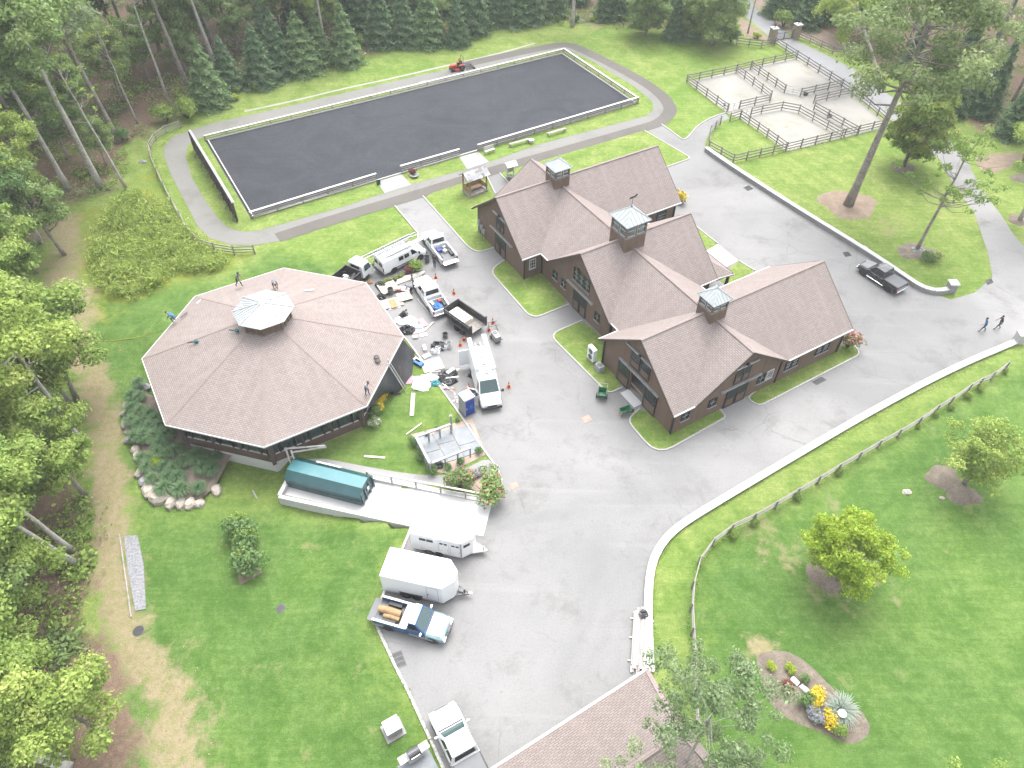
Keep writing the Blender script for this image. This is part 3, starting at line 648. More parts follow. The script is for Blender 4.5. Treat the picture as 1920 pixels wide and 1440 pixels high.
# porch roof at the end of the middle wing, with posts
k2 = .42; zp = lambda a, b: 3.1-.0*a+0
pm = MB(); pr = [B(15.05, -11.9, 3.1), B(17.4, -11.9, 2.75), B(17.4, -23, 2.75), B(15.05, -23, 3.1), B(15.05, -21.3, 4.3), B(15.05, -13.6, 4.3)]
pm.add(pr, [(0, 1, 5), (5, 1, 2, 4), (4, 2, 3)]); pm.slab([B(17.4, -11.9, 2.74), B(17.4, -23, 2.74), B(15.05, -23, 2.74), B(15.05, -11.9, 2.74)][::-1], .1, 1)
pr_ = pm.build('porch_roof', [MT['shingle'], MT['dark_wood']], barn)
strip([B(15.05, -11.87, 3.02), B(17.42, -11.87, 2.68), B(17.42, -23, 2.68)], .06, .18, 'white_dull', pr_, 'gutter')
for a, b in ((17.1, -12.3), (17.1, -15.8), (17.1, -19.3), (17.1, -22.6)):
    MB().box(B(a, b, 1.35), (.24, .24, 2.7)).build('porch_post', MT['dark_wood'], barn)
# walls
def wall(pts, th=.2, m='siding', parent=barn):
    mb = MB(); mb.slab(pts, th); return mb.build('wall', MT[m], parent)
def gable_wall(a, bc, hw, rz, face, hole=None):
    k = (rz-EZ)/(hw+.35); ez = rz-k*hw-.12; top = rz-.12
    P = lambda b, z: B(a, b, z)
    if hole:
        h0, h1, hz = hole
        quads_ = [[P(bc-hw, 0), P(h0, 0), P(h0, hz), P(bc-hw, hz)], [P(h1, 0), P(bc+hw, 0), P(bc+hw, hz), P(h1, hz)],
                  [P(bc-hw, hz), P(bc+hw, hz), P(bc+hw, ez), P(bc, top), P(bc-hw, ez)]]
        mb = MB()
        for q in quads_: mb.slab(q if face < 0 else q[::-1], .2)
        return mb.build('wall', MT['siding'], barn)
    q = [P(bc-hw, 0), P(bc+hw, 0), P(bc+hw, ez), P(bc, top), P(bc-hw, ez)]
    return wall(q if face < 0 else q[::-1])
def long_wall(b, a0, a1, face, z1=EZ-.05):
    q = [B(a0, b, 0), B(a1, b, 0), B(a1, b, z1), B(a0, b, z1)]; return wall(q if face > 0 else q[::-1])
gable_wall(0, -5.15, 5.15, 7.5, -1, hole=(-6.15, -4.15, 2.55)); gable_wall(20.65, -5.15, 5.15, 7.5, 1)
gable_wall(2.1, -17.45, 5.2, 7.7, -1); gable_wall(14.55, -17.45, 5.2, 7.7, 1)
gable_wall(0, -29.95, 5.1, 7.5, -1); gable_wall(20.2, -29.95, 5.1, 7.5, 1)
long_wall(0, 0, SPX-5.1, 1); long_wall(0, SPX+5.1, 20.65, 1); long_wall(-10.3, 0, 20.65, -1)
long_wall(-12.25, 2.1, 14.55, 1); long_wall(-22.65, 2.1, 14.55, -1); long_wall(-24.85, 0, 20.2, 1); long_wall(-35.05, 0, 20.2, -1)
gq = [B(SPX-5.1, .003, 0), B(SPX+5.1, .003, 0), B(SPX+5.1, .003, EZ+.12), B(SPX, .003, SPZ-.13), B(SPX-5.1, .003, EZ+.12)]; wall(gq)
gq = [B(SPX-5.1, -35.053, 0), B(SPX+5.1, -35.053, 0), B(SPX+5.1, -35.053, EZ+.12), B(SPX, -35.053, SPZ-.13), B(SPX-5.1, -35.053, EZ+.12)]; wall(gq[::-1])
for b0, b1 in ((-10.5, -12.1), (-22.8, -24.7)):
    q = [B(SPX-5.1, b0, 0), B(SPX-5.1, b1, 0), B(SPX-5.1, b1, EZ), B(SPX-5.1, b0, EZ)]; wall(q[::-1])
    q = [B(SPX+5.1, b0, 0), B(SPX+5.1, b1, 0), B(SPX+5.1, b1, EZ), B(SPX+5.1, b0, EZ)]; wall(q)
for a, b in ((-.02, .02), (20.67, .02), (-.02, -24.83), (20.22, -24.83), (SPX-5.13, -24.8), (SPX+5.13, .03), (-.02, -10.32), (2.08, -12.23)):   # corner boards / downpipes
    MB().box(B(a, b, 1.5), (.14, .14, 3.0)).build('corner_board', MT['black_trim'], barn)
# inside of the open doorway: floor, back wall, timber stall front
mb = MB(); mb.box(B(4.4, -5.15, .04), (8.4, 9.6, .06)); mb.build('interior_floor', MT['concrete'], barn)
mb = MB(); mb.box(B(2.2, -7.6, 1.2), (4, .12, 2.3)); mb.box(B(2.2, -3.2, 1.2), (4, .12, 2.3)); mb.build('stall_front', MT['orange_wood'], barn)
mb = MB(); mb.bar(B(.15, -6.1, .95), B(.15, -4.2, .95), .08, .1); mb.build('door_bar', MT['new_wood'], barn)
sh = tag(sheet('threshold', [O_B+Matrix.Rotation(AL, 3, 'Z')@p for p in (B(-.9, -6.2, 0), B(-.9, -4.1, 0), B(.1, -4.1, 0), B(.1, -6.2, 0))], .03, 'white_concrete'), kind='structure')
# doors, rails, windows (proud of the wall)
def on_wall(origin, du, n):
    """frame: local x along wall, y outward"""
    du = Vector(du).normalized(); n = Vector(n).normalized()
    return Matrix(((du.x, n.x, 0, origin[0]), (du.y, n.y, 0, origin[1]), (du.z, n.z, 1, origin[2]), (0, 0, 0, 1)))
def sliding_door(T, x0, x1, z0, z1, mats=None):
    mb = MB(); mb.T = T; w = x1-x0
    mb.box(((x0+x1)/2, .05, (z0+z1)/2), (w, .07, z1-z0))
    d = mb.build('door', MT['siding'], barn)
    mb = MB(); mb.T = T
    for xx in (x0+.06, x1-.06): mb.box((xx, .1, (z0+z1)/2), (.12, .05, z1-z0))
    for zz in (z0+.06, (z0+z1)/2-.1, z1-.06): mb.box(((x0+x1)/2, .1, zz), (w-.25, .05, .12))
    mb.build('door_frame', MT['black_trim'], d)
    mb = MB(); mb.T = T; zc = (z0+z1)/2; h = z1-.12-(zc-.04)
    mb.box(((x0+x1)/2, .092, zc-.04+h/2), (w-.26, .02, h)); mb.build('pane', MT['glass_house'], d)
    mb = MB(); mb.T = T
    for i in range(1, 4): mb.box((x0+.12+(w-.24)*i/4, .108, zc-.04+h/2), (.035, .02, h))
    for i in range(1, 3): mb.box(((x0+x1)/2, .108, zc-.04+h*i/3), (w-.26, .02, .03))
    mb.build('muntin', MT['black_trim'], d); return d
def rail(T, x0, x1, z):
    mb = MB(); mb.T = T; mb.box(((x0+x1)/2, .12, z), (x1-x0, .2, .16)); mb.build('door_rail', MT['galvanised'], barn)
def window(T, xc, zc, w, h, nx=2, nz=3, parent=barn, frame='black_trim', open_=False):
    mb = MB(); mb.T = T; t = .07
    for s in (-1, 1): mb.box((xc+s*(w/2-t/2), .05, zc), (t, .1, h)); mb.box((xc, .05, zc+s*(h/2-t/2)), (w-2*t, .1, t))
    f = mb.build('window', MT[frame], parent)
    mb = MB(); mb.T = T; mb.box((xc, .02, zc), (w-2*t, .03, h-2*t)); mb.build('pane', MT['glass_house'], f)
    mb = MB(); mb.T = T
    for i in range(1, nx): mb.box((xc-w/2+w*i/nx, .05, zc), (.035, .03, h-2*t))
    for i in range(1, nz): mb.box((xc, .052, zc-h/2+h*i/nz), (w-2*t, .03, .035))
    mb.build('muntin', MT['white_dull' if frame != 'black_trim' else 'light_grey'], f)
    mb = MB(); mb.T = T; mb.box((xc, .08, zc-h/2-.04), (w+.12, .16, .06)); mb.build('sill', MT['light_grey'], f); return f
# left-gable frames: x runs along +b, outward is -a
def TG(a): return on_wall(B(a, 0, 0), (0, -1, 0), (-1, 0, 0))
TF = on_wall(B(0, 0, 0), (1, 0, 0), (0, -1, 0))            # near long wall, outward towards +b
TFS = on_wall(B(0, .003, 0), (1, 0, 0), (0, -1, 0))
T0 = TG(0)
sliding_door(T0, -7.95, -6.3, .05, 2.7); sliding_door(T0, -4.0, -2.3, .05, 2.7); rail(T0, -7.9, -2.2, 2.82)
sliding_door(T0, -6.5, -5.2, 3.2, 5.1); sliding_door(T0, -5.1, -3.8, 3.2, 5.1); rail(T0, -7.2, -3.1, 5.25)
T2 = TG(2.1)
sliding_door(T2, -18.55, -17.5, .05, 2.6); sliding_door(T2, -17.4, -16.3, .05, 2.6); rail(T2, -19.7, -15.2, 2.75)
for i in range(3): window(T2, -18.35+i*.92, 4.3, .9, 1.5, 2, 3)
for x in (-22.0, -20.4, -14.4): window(T2, x, 1.75, .8, 1.0, 2, 2)
sliding_door(T0, -30.9, -29.85, .05, 2.6); sliding_door(T0, -29.75, -28.7, .05, 2.6); rail(T0, -31.9, -27.2, 2.75)
sliding_door(T0, -30.6, -29.85, 3.2, 4.9); sliding_door(T0, -29.8, -29.05, 3.2, 4.9); rail(T0, -31.2, -28.2, 5.05)
TFF = on_wall(B(0, -24.85, 0), (1, 0, 0), (0, -1, 0)); window(TFF, 1.0, 1.75, .8, 1.2, 3, 3, frame='white_dull')
window(TFF, 14.9, 1.8, 1.0, 1.1); window(TFF, 18.3, 1.8, 1.3, 1.2)
window(TF, 1.3, 1.75, .9, 1.0, 2, 2)
window(TFS, 4.4, 1.75, .9, 1.0, 2, 2)
sliding_door(TFS, 6.0, 7.2, .05, 2.5); sliding_door(TFS, 7.3, 8.5, .05, 2.5); rail(TFS, 5.1, 9.9, 2.65)
sliding_door(TFS, 6.4, 7.25, 3.0, 4.9); sliding_door(TFS, 7.3, 8.15, 3.0, 4.9); rail(TFS, 5.9, 8.8, 5.05)
window(TFS, 10.2, 1.75, .9, 1.05, 2, 2); window(TFS, 11.2, 1.8, .85, 1.1, 3, 4, frame='white_dull')
for x in (13.6, 14.45, 17.6, 18.5): window(TF, x, 1.75, .82, 1.1, 3, 3)
for (a, b, z) in ((-.3, -5.2, 5.4), (-.3, -29.8, 5.2), (7.3, .3, 5.3), (1.8, -17.9, 5.4)):     # barn lamps
    mb = MB(); mb.lathe(B(a, b, z), [(.05, .2), (.06, .1), (.2, 0), (.17, -.03)], 10); mb.build('wall_lamp', MT['black_metal'], barn)
# cupolas
def cupola(a, b, s, z0, zw, ze, za, vane=False):
    c = B(a, b, 0); w = s*.86
    MB().box((c.x, c.y, (z0+zw)/2), (w, w, zw-z0)).build('cupola_base', MT['siding'], barn)
    mb = MB(); mb.box((c.x, c.y, zw+.05), (w+.12, w+.12, .1)); cb = mb.build('cupola', MT['grey_wood'], barn)
    mb = MB()
    for sx in (-1, 1):
        for sy in (-1, 1): mb.box((c.x+sx*(w/2-.09), c.y+sy*(w/2-.09), (zw+ze)/2+.05), (.18, .18, ze-zw-.1))
        mb.box((c.x+sx*(w/2-.08), c.y, (zw+ze)/2+.05), (.12, .14, ze-zw-.1)); mb.box((c.x, c.y+sx*(w/2-.08), (zw+ze)/2+.05), (.14, .12, ze-zw-.1))
        mb.box((c.x+sx*(w/2-.06), c.y, ze-.09), (.13, w-.37, .18)); mb.box((c.x, c.y+sx*(w/2-.06), ze-.09), (w-.37, .13, .18))
    mb.build('post', MT['siding'], cb)
    for sx, sy in ((-1, 0), (1, 0), (0, -1), (0, 1)):
        for t in (-1, 1):
            mb = MB(); o_ = t*(w/4-.01)
            cx_, cy_ = c.x+sx*(w/2-.1)+abs(sy)*o_, c.y+sy*(w/2-.1)+abs(sx)*o_
            mb.box((cx_, cy_, (zw+ze)/2), (.02 if sx else w/2-.24, .02 if sy else w/2-.24, ze-zw-.25)); mb.build('pane', MT['glass_clear'], cb)
            mb = MB(); ww = w/2-.24
            for q in (-1, 1):
                mb.box((cx_+sx*.03, cy_+sy*.03, (zw+ze)/2+q*(ze-zw-.3)/2), (.05 if sx else ww, .05 if sy else ww, .05))
                mb.box((cx_+sx*.03+abs(sy)*q*ww/2, cy_+sy*.03+abs(sx)*q*ww/2, (zw+ze)/2), (.05, .05, ze-zw-.25))
            mb.box((cx_+sx*.03, cy_+sy*.03, (zw+ze)/2), (.04 if sx else ww, .04 if sy else ww, .04))
            mb.build('sash', MT['white_dull'], cb)
    MB().box((c.x, c.y, zw+.14), (w-.3, w-.3, .06)).build('cupola_floor', MT['orange_wood'], cb)
    h = s/2+.04; mb = MB(); cr = [(c.x-h, c.y-h, ze), (c.x+h, c.y-h, ze), (c.x+h, c.y+h, ze), (c.x-h, c.y+h, ze)]
    mb.add(cr+[(c.x, c.y, za)]+[(p[0], p[1], ze-.06) for p in cr], [(0, 1, 4), (1, 2, 4), (2, 3, 4), (3, 0, 4), (8, 7, 6, 5), (5, 6, 1, 0), (6, 7, 2, 1), (7, 8, 3, 2), (8, 5, 0, 3)])
    rf = mb.build('cupola_roof', MT['roof_metal'], barn)
    mb = MB(); ap = Vector((c.x, c.y, za+.02))
    for i in range(4):
        p, q = Vector(cr[i]), Vector(cr[(i+1) % 4]); mb.bar(p+Vector((0, 0, .02)), ap, .06, .05)
        for t in (.14, .28, .42, .58, .72, .86):
            e = p.lerp(q, t); k = min(t, 1-t)*2; f_ = e.lerp(Vector((p.lerp(q, .5))), 0)
            d_ = (Vector((c.x, c.y, za))-p.lerp(q, .5))*k; mb.bar(e+Vector((0, 0, .015)), e+d_+Vector((0, 0, .015)), .025, .035)
    mb.build('seam', MT['roof_metal'], rf)
    mb = MB(); mb.lathe((c.x, c.y, za), [(.07, -.05), (.09, .05), (.03, .12), (.015, .5)], 8)
    if vane:
        mb.bar((c.x-.45, c.y, za+.95), (c.x+.5, c.y, za+.95), .02, .03); mb.bar((c.x, c.y, za+.1), (c.x, c.y, za+1.0), .03, .03)
        for t, w_, zz in ((-.3, .12, 1.04), (-.1, .3, 1.07), (.15, .25, 1.07), (.34, .16, 1.14), (.42, .14, 1.2)): mb.box((c.x+t, c.y, za+zz), (w_+.06, .03, .16))
        for t in (-.25, -.05, .1, .28): mb.bar((c.x+t, c.y, za+1.0), (c.x+t+.07, c.y, za+.92), .03, .03)
    mb.build('finial', MT['black_metal' if vane else 'roof_metal'], rf)
cupola(7.3, -5.15, 2.12, 5.9, 7.95, 9.0, 9.92); cupola(7.25, -17.55, 2.85, 5.8, 8.35, 9.85, 10.95, True); cupola(7.15, -29.95, 2.15, 5.9, 7.95, 9.0, 9.8)
def BW(a, b, z=0): return O_B+Matrix.Rotation(AL, 3, 'Z')@B(a, b, z)
# ------------------------------------------------------------------ round (eight-sided) riding building
OC = Vector((-21.66, 49.25, 0)); A0 = R(8.3); RE, RW, ZE = 11.65, 10.6, 3.4
octb = thing('octagonal_pavilion', 'eight-sided brown riding building with shallow shingle roof and metal lantern', 'building', OC)
def oc(r, k, z): a = A0+k*math.pi/4; return Vector((r*math.cos(a), r*math.sin(a), z))
RC, ZC = 2.15, 6.78
for k in range(8):
    mb = MB(); mb.slab([oc(RE, k, ZE), oc(RE, k+1, ZE), oc(RC, k+1, ZC), oc(RC, k, ZC)], .15, 0, 1, d=(0, 0, -1)); r_ = mb.build('roof', [MT['shingle'], MT['dark_wood']], octb)
    strip([oc(RE+.03, k, ZE-.06), oc(RE+.03, k+1, ZE-.06)], .07, .16, 'white_dull', r_, 'fascia')
    strip([oc(RE, k, ZE+.006), oc(RC, k, ZC+.006)], .24, .014, 'shingle_cap', octb, 'ridge_cap')
    p, q = oc(RW, k, 0), oc(RW, k+1, 0); T = on_wall(p, q-p, Vector(((p.x+q.x), (p.y+q.y), 0))); L = (q-p).length
    def bx(name, c, d, m, par=octb):
        mb = MB(); mb.T = T; mb.box(c, d); return mb.build(name, MT[m], par)
    bx('foundation', (L/2, -.02, -.8), (L+.06, .2, 1.7), 'white_concrete')
    bx('wall', (L/2, 0, .55), (L, .2, 1.0), 'siding_red'); bx('wall', (L/2, 0, 3.05), (L, .2, .5), 'siding_red')
    bx('corner_post', (0, .03, 1.55), (.34, .34, 3.4), 'dark_wood')
    x = .17; gw = (L-.34)/3
    for g in range(3):
        xs = x+g*gw
        for w0, w1 in ((.04, .24), (.27, .73), (.76, .96)):
            a, b_ = xs+w0*gw, xs+w1*gw; w_ = b_-a
            mb = MB(); mb.T = T
            for s in (0, 1): mb.box((a+.04+s*(w_-.08), .03, 1.92), (.08, .18, 1.76))
            mb.box(((a+b_)/2, .03, 2.76), (w_-.16, .18, .08)); f = mb.build('window', MT['black_trim'], octb)
            mb = MB(); mb.T = T; mb.box(((a+b_)/2, .02, 1.91), (w_-.16, .02, 1.62)); mb.build('pane', MT['glass_house'], f)
            mb = MB(); mb.T = T; mb.box(((a+b_)/2, .1, 1.07), (w_-.06, .1, .06)); mb.build('sill', MT['white_dull'], f)
        bx('window_post', (xs, .06, 1.92), (.15, .2, 1.72), 'dark_wood')
mb = MB(); mb.add([oc(RW-.2, k, .05) for k in range(8)], [tuple(range(8))]); mb.build('sand_floor', MT['pale_mulch'], octb)
# lantern
for k in range(8):
    r0, r1 = 2.12, 2.65
    mb = MB(); mb.slab([oc(r0, k, 6.5), oc(r0, k+1, 6.5), oc(r0, k+1, 7.95), oc(r0, k, 7.95)], .1); w_ = mb.build('lantern_wall', MT['siding'], octb)
    mb = MB(); mb.slab([oc(r0+.15, k, 6.55), oc(r0+.15, k+1, 6.55), oc(r0+.15, k+1, 6.85), oc(r0+.15, k, 6.85)], .14); mb.build('lantern_curb', MT['grey_wood'], w_)
    mb = MB(); mb.bar(oc(r0+.03, k, 6.85), oc(r0+.03, k, 7.95), .16, .16)
    for t in (.33, .67):
        p = oc(r0+.02, k, 0).lerp(oc(r0+.02, k+1, 0), t); mb.bar(p+Vector((0, 0, 6.85)), p+Vector((0, 0, 7.95)), .1, .08)
    mb.build('lantern_post', MT['siding'], w_)
    mb = MB(); ap = Vector((0, 0, 8.78)); e0, e1 = oc(r1, k, 8.0), oc(r1, k+1, 8.0)
    mb.slab([e0, e1, ap], .05, d=(0, 0, -1)); rf = mb.build('lantern_roof', MT['roof_metal'], octb)
    mb = MB(); mb.bar(e0+Vector((0, 0, .02)), ap+Vector((0, 0, .02)), .12, .07)
    m_ = e0.lerp(e1, .5)
    for t in (.12, .24, .36, .5, .64, .76, .88):
        e = e0.lerp(e1, t); kk = min(t, 1-t)*2; mb.bar(e+Vector((0, 0, .02)), e+(ap-m_)*kk*.96+Vector((0, 0, .02)), .03, .05)
    mb.build('seam', MT['roof_metal'], rf)
# ------------------------------------------------------------------ garage at the bottom edge (roof in view)
gA, gB, gC = U(915, 1448, 3.0), U(1213, 1256, 3.0), U(1325, 1315, 3.0)
gd = (gB-gA).normalized(); gn = Vector((gd.y, -gd.x, 0)); ga = math.atan2(gd.y, gd.x)
gar = thing('garage', 'shingle-roofed garage building beside the parking court under overhanging branches', 'garage', (gB.x, gB.y, 0), ga)
def gl(x, y, z): return Vector((-x, -y, z))
LG, WG = 18.0, 9.2; rzg = 5.7
inset = 1.6
def gslab(pts):
    n = len(pts); A = sum(pts[i].x*pts[(i+1) % n].y-pts[(i+1) % n].x*pts[i].y for i in range(n))
    if A < 0: pts = pts[::-1]
    m_ = MB(); m_.slab(pts, .15, 0, 1, d=(0, 0, -1)); return m_.build('roof', [MT['shingle_garage'], MT['dark_wood']], gar)
r1_ = gslab([gl(0, 0, 3), gl(LG, 0, 3), gl(LG, WG/2, rzg), gl(inset, WG/2, rzg)])
r2_ = gslab([gl(0, WG, 3), gl(LG, WG, 3), gl(LG, WG/2, rzg), gl(inset, WG/2, rzg)])
r3_ = gslab([gl(0, 0, 3), gl(0, WG, 3), gl(inset, WG/2, rzg)])
strip([gl(0, -.06, 2.92), gl(LG, -.06, 2.92)], .13, .16, 'white_paint', r1_, 'gutter')
strip([gl(inset, WG/2, rzg+.01), gl(LG, WG/2, rzg+.01)], .24, .014, 'shingle_cap', gar, 'ridge_cap')
for e in (gl(0, 0, 3.01), gl(0, WG, 3.01)): strip([e, gl(inset, WG/2, rzg+.01)], .3, .05, 'shingle_cap', gar, 'ridge_cap')
for (x0, y0, x1, y1) in ((.5, .5, LG-.5, .5), (.5, WG-.5, LG-.5, WG-.5), (.5, .5, .5, WG-.5), (LG-.5, .5, LG-.5, WG-.5)):
    mb = MB(); mb.bar(gl(x0, y0, 1.45), gl(x1, y1, 1.45), .2, 2.9); mb.build('wall', MT['siding'], gar)
# ------------------------------------------------------------------ loading ramp (white concrete) and its walls
rp = thing('loading_ramp', 'white concrete loading ramp sunk beside the footpath with retaining walls', 'ramp')
fl = [U(923, 943, .04), U(906, 1005, .04), U(778, 981, .03), U(700, 897, -.2), U(722, 970, -.2), U(553, 874, -.75), U(526, 926, -.75)]
mb = MB(); mb.add([fl[0], fl[3], fl[4], fl[2], fl[1]], [(0, 1, 2, 3, 4)]); mb.add([fl[3], fl[5], fl[6], fl[4]], [(0, 1, 2, 3)]); mb.build('ramp_floor', MT['white_concrete'], rp)
def rwall(p, q, zb0, zt0, zb1, zt1, w=.3, parent=rp):
    d = (q-p).normalized(); n = Vector((-d.y, d.x, 0))*w/2; mb = MB(); vs = []
    for c, zb, zt in ((p, zb0, zt0), (q, zb1, zt1)):
        for s, z in ((-1, zb), (1, zb), (1, zt), (-1, zt)): vs.append(Vector((c.x, c.y, 0))+n*s+Vector((0, 0, z)))
    mb.add(vs, [(0, 1, 2, 3), (7, 6, 5, 4), (4, 5, 1, 0), (5, 6, 2, 1), (6, 7, 3, 2), (7, 4, 0, 3)]); mb.build('retaining_wall', MT['white_concrete'], parent)
wa, wb, wc = U(551, 871, .12), U(700, 895, .12), U(922, 941, .12)
wl_, wbr = U(524, 930, -.3), U(776, 982, .05)
rwall(wa, wb, -2, .12, -2, .12); rwall(wb, wc, -2, .12, -1, .1)
rwall(U(553, 873, .1), U(523, 928, -.28), -2, .1, -2.2, -.3, .32); rwall(U(523, 930, -.3), U(776, 985, .02), -2.2, -.3, -1, .04, .32)
# ------------------------------------------------------------------ fences: every post and rail a part
UNIT = {}
def unit(name, m):
    if (name, m) not in UNIT: UNIT[(name, m)] = MB().box((0, 0, 0), (1, 1, 1)).mesh(name, MT[m])
    return UNIT[(name, m)]
def post_mesh(m):
    if ('post', m) not in UNIT:
        mb = MB(); mb.box((0, 0, .48), (1, 1, .96)); mb.box((0, 0, .98), (1, 1, .04), top=.5); UNIT[('post', m)] = mb.mesh('post', MT[m])
    return UNIT[('post', m)]
def beam(name, p, q, w, h, m, parent):
    p, q = Vector(p), Vector(q); d = q-p
    o = bpy.data.objects.new(name, unit(name, m)); C.objects.link(o); o.parent = parent
    o.location = (p+q)/2; o.scale = (d.length, w, h); o.rotation_euler = d.to_track_quat('X', 'Z').to_euler(); return o
def fence(label, px, h=1.35, rails=(.35, .75, 1.15), spacing=2.4, m='grey_wood', rm=None, pw=.13, rh=.13, exact=False, cat='fence', group=None, cap=None, zf=None, capm=None):
    pts = [G(*p) if not isinstance(p, Vector) else p for p in px]
    if not exact:
        Q = [pts[0]]
        for a, b in zip(pts[:-1], pts[1:]):
            n = max(1, round((b-a).length/spacing)); Q += [a.lerp(b, (i+1)/n) for i in range(n)]
        pts = Q
    o = thing('rail_fence', label, cat, pts[0], 0, group); base = pts[0]
    for p in pts:
        q = p-base; s = link('post', post_mesh(m), o, q-Vector((0, 0, .1)), math.atan2(pts[-1].y-pts[0].y, pts[-1].x-pts[0].x)+random.uniform(-.05, .05), (pw, pw, h+.1+random.uniform(-.02, .03)))
        s.rotation_euler[0] = random.uniform(-.012, .012)
    for a, b in zip(pts[:-1], pts[1:]):
        for z in rails:
            j = random.uniform(-.015, .015)
            beam('rail', a-base+Vector((0, 0, z+j)), b-base+Vector((0, 0, z-j)), .05, rh, rm or m, o)
        if cap: beam('cap_rail', a-base+Vector((0, 0, h+.03)), b-base+Vector((0, 0, h+.03)), cap, .05, capm or rm or m, o)
    return o
# paddocks
fence('weathered grey plank fence along the lawn edge at the back of the paddocks', [(1287, 155), (1380, 136), (1407, 129), (1493, 110)])
fence('weathered grey plank fence between the paddocks and the entrance road', [(1452, 84), (1493, 110), (1577, 164), (1597, 177), (1661, 231)])
fence('weathered grey plank fence down the open lawn side of the paddock with the blue bucket', [(1287, 155), (1363, 210)])
fence('short plank fence at the foot of the paddock with the blue bucket', [(1386, 204), (1443, 191)])
fence('plank fence of the blue bucket paddock along the inner alley', [(1380, 136), (1444, 186)])
fence('plank fence of the road corner paddock along the inner alley', [(1407, 129), (1470, 174)])
fence('short plank fence at the foot of the road corner paddock', [(1500, 181), (1577, 164)])
fence('short plank fence at the head of the oak-side paddock', [(1525, 194), (1597, 177)])
fence('plank fence of the oak-side paddock along the inner alley', [(1525, 207), (1606, 253)])
fence('plank fence bending round the head of the paddock behind the green verge', [(1407, 218), (1427, 213), (1465, 206), (1497, 212), (1577, 258)])
fence('dark plank fence along the mown lawn at the front of the paddocks', [(1473, 284), (1660, 238)])
fence('dark plank fence between the green verge and the sand paddock', [(1368, 228), (1387, 222), (1473, 283)], spacing=2.0)
fence('curved plank fence above the white wall around the green verge', [(1350, 234), (1331, 252), (1328, 280), (1374, 306), (1473, 284)], spacing=2.0)
fence('plank fence in the mulch bed left of the stone gate pillars', [(1380, 85), (1427, 90), (1452, 84)])
fence('plank fence running right from the stone gate pillar then turning to the trees', [(1497, 72), (1560, 101), (1606, 101)])
def pipe_gate(label, a, b, h=1.2):
    a, b = G(*a), G(*b); o = thing('paddock_gate', label, 'gate', a); d = b-a
    for t in (0, .5, 1): MB().bar(d*t+Vector((0, 0, .12)), d*t+Vector((0, 0, h)), .05, .05).build('upright', MT['galvanised'], o)
    for z in (.14, .5, .85, h): MB().bar(Vector((0, 0, z)), d+Vector((0, 0, z)), .05, .05).build('bar', MT['galvanised'], o)
pipe_gate('pipe gate of the paddock in the road corner', (1471, 175), (1499, 181)); pipe_gate('pipe gate of the paddock with the blue bucket', (1365, 210), (1384, 205)); pipe_gate('pipe gate beside the paved path into the green verge paddock', (1389, 221), (1406, 218))
bk = G(1357, 203); b_ = MB().lathe((0, 0, 0), [(.12, 0), (.16, .35), (.17, .36), (.145, .34), (.1, .05)], 12).build('feed_bucket', MT['tarp_blue'], loc=bk+Vector((0, 0, .35)), smooth=True); tag(b_, 'blue feed bucket hung on the paddock fence corner', 'bucket')
for u, v in ((1510, 178), (1555, 219)):
    tag(MB().lathe((0, 0, 0), [(.3, 0), (.36, .3), (.38, .32), (.32, .3), (.26, .06)], 14).build('rubber_tub', MT['black_plastic'], loc=G(u, v, .02), smooth=True), 'black rubber feed tub on the sand beside the alley rails' if u < 1530 else 'black rubber feed tub against the oak-side paddock rails', 'tub', None)
# curved fence left of the track, pasture fence on the right
fence('pale three-rail fence curving round the outside of the riding track', [(340, 240), (312, 250), (293, 263), (282, 280), (284, 298), (297, 330), (310, 356), (325, 386), (340, 411), (353, 437), (375, 462), (403, 471), (440, 477), (478, 476)], h=1.2, rails=(.3, .65, 1.0), m='grey_wood', rm='pale_wood', exact=True)
fence('rustic post and rail fence curving around the pasture lawn', [(1883, 693), (1857, 713), (1835, 723), (1813, 735), (1780, 758), (1753, 774), (1720, 797), (1682, 820), (1645, 840), (1608, 862), (1570, 884), (1532, 907), (1493, 930), (1452, 954), (1412, 977), (1370, 997), (1335, 1023), (1310, 1057), (1298, 1103), (1295, 1145), (1297, 1190), (1300, 1240), (1302, 1303), (1304, 1360)], h=1.15, rails=(.45, .8, 1.08), m='grey_wood', rm='pale_wood', exact=True, pw=.17, rh=.11)
# arena surround
def arena_fence(label, a, b, h=.95): fence(label, [a, b], h=h, rails=(.3, .62), spacing=3.0, m='grey_wood', rm='pale_wood', cap=.28, capm='white_wood', pw=.12)
arena_fence('low white-capped arena rail beside the dark panel corner', (471, 411), (707, 338)); arena_fence('short white-capped arena rail between the two concrete aprons', (752, 324), (862, 292)); arena_fence('long white-capped arena rail behind the benches', (896, 284), (1196, 194))
arena_fence('white-capped arena rail at the end by the oval track bend', (1196, 194), (1056, 100), .8); arena_fence('long white-capped arena rail along the far track', (385, 264), (1056, 100), .7)
ak = thing('arena_kerb', 'white timber edge board around the black arena footing', 'edging'); 
for i in range(4):
    p, q = AR[i], AR[(i+1) % 4]; c_ = sum(AR, Vector())/4
    beam('edge_board', p.lerp(c_, .012)+Vector((0, 0, .1)), q.lerp(c_, .012)+Vector((0, 0, .1)), .12, .16, 'white_wood', ak)
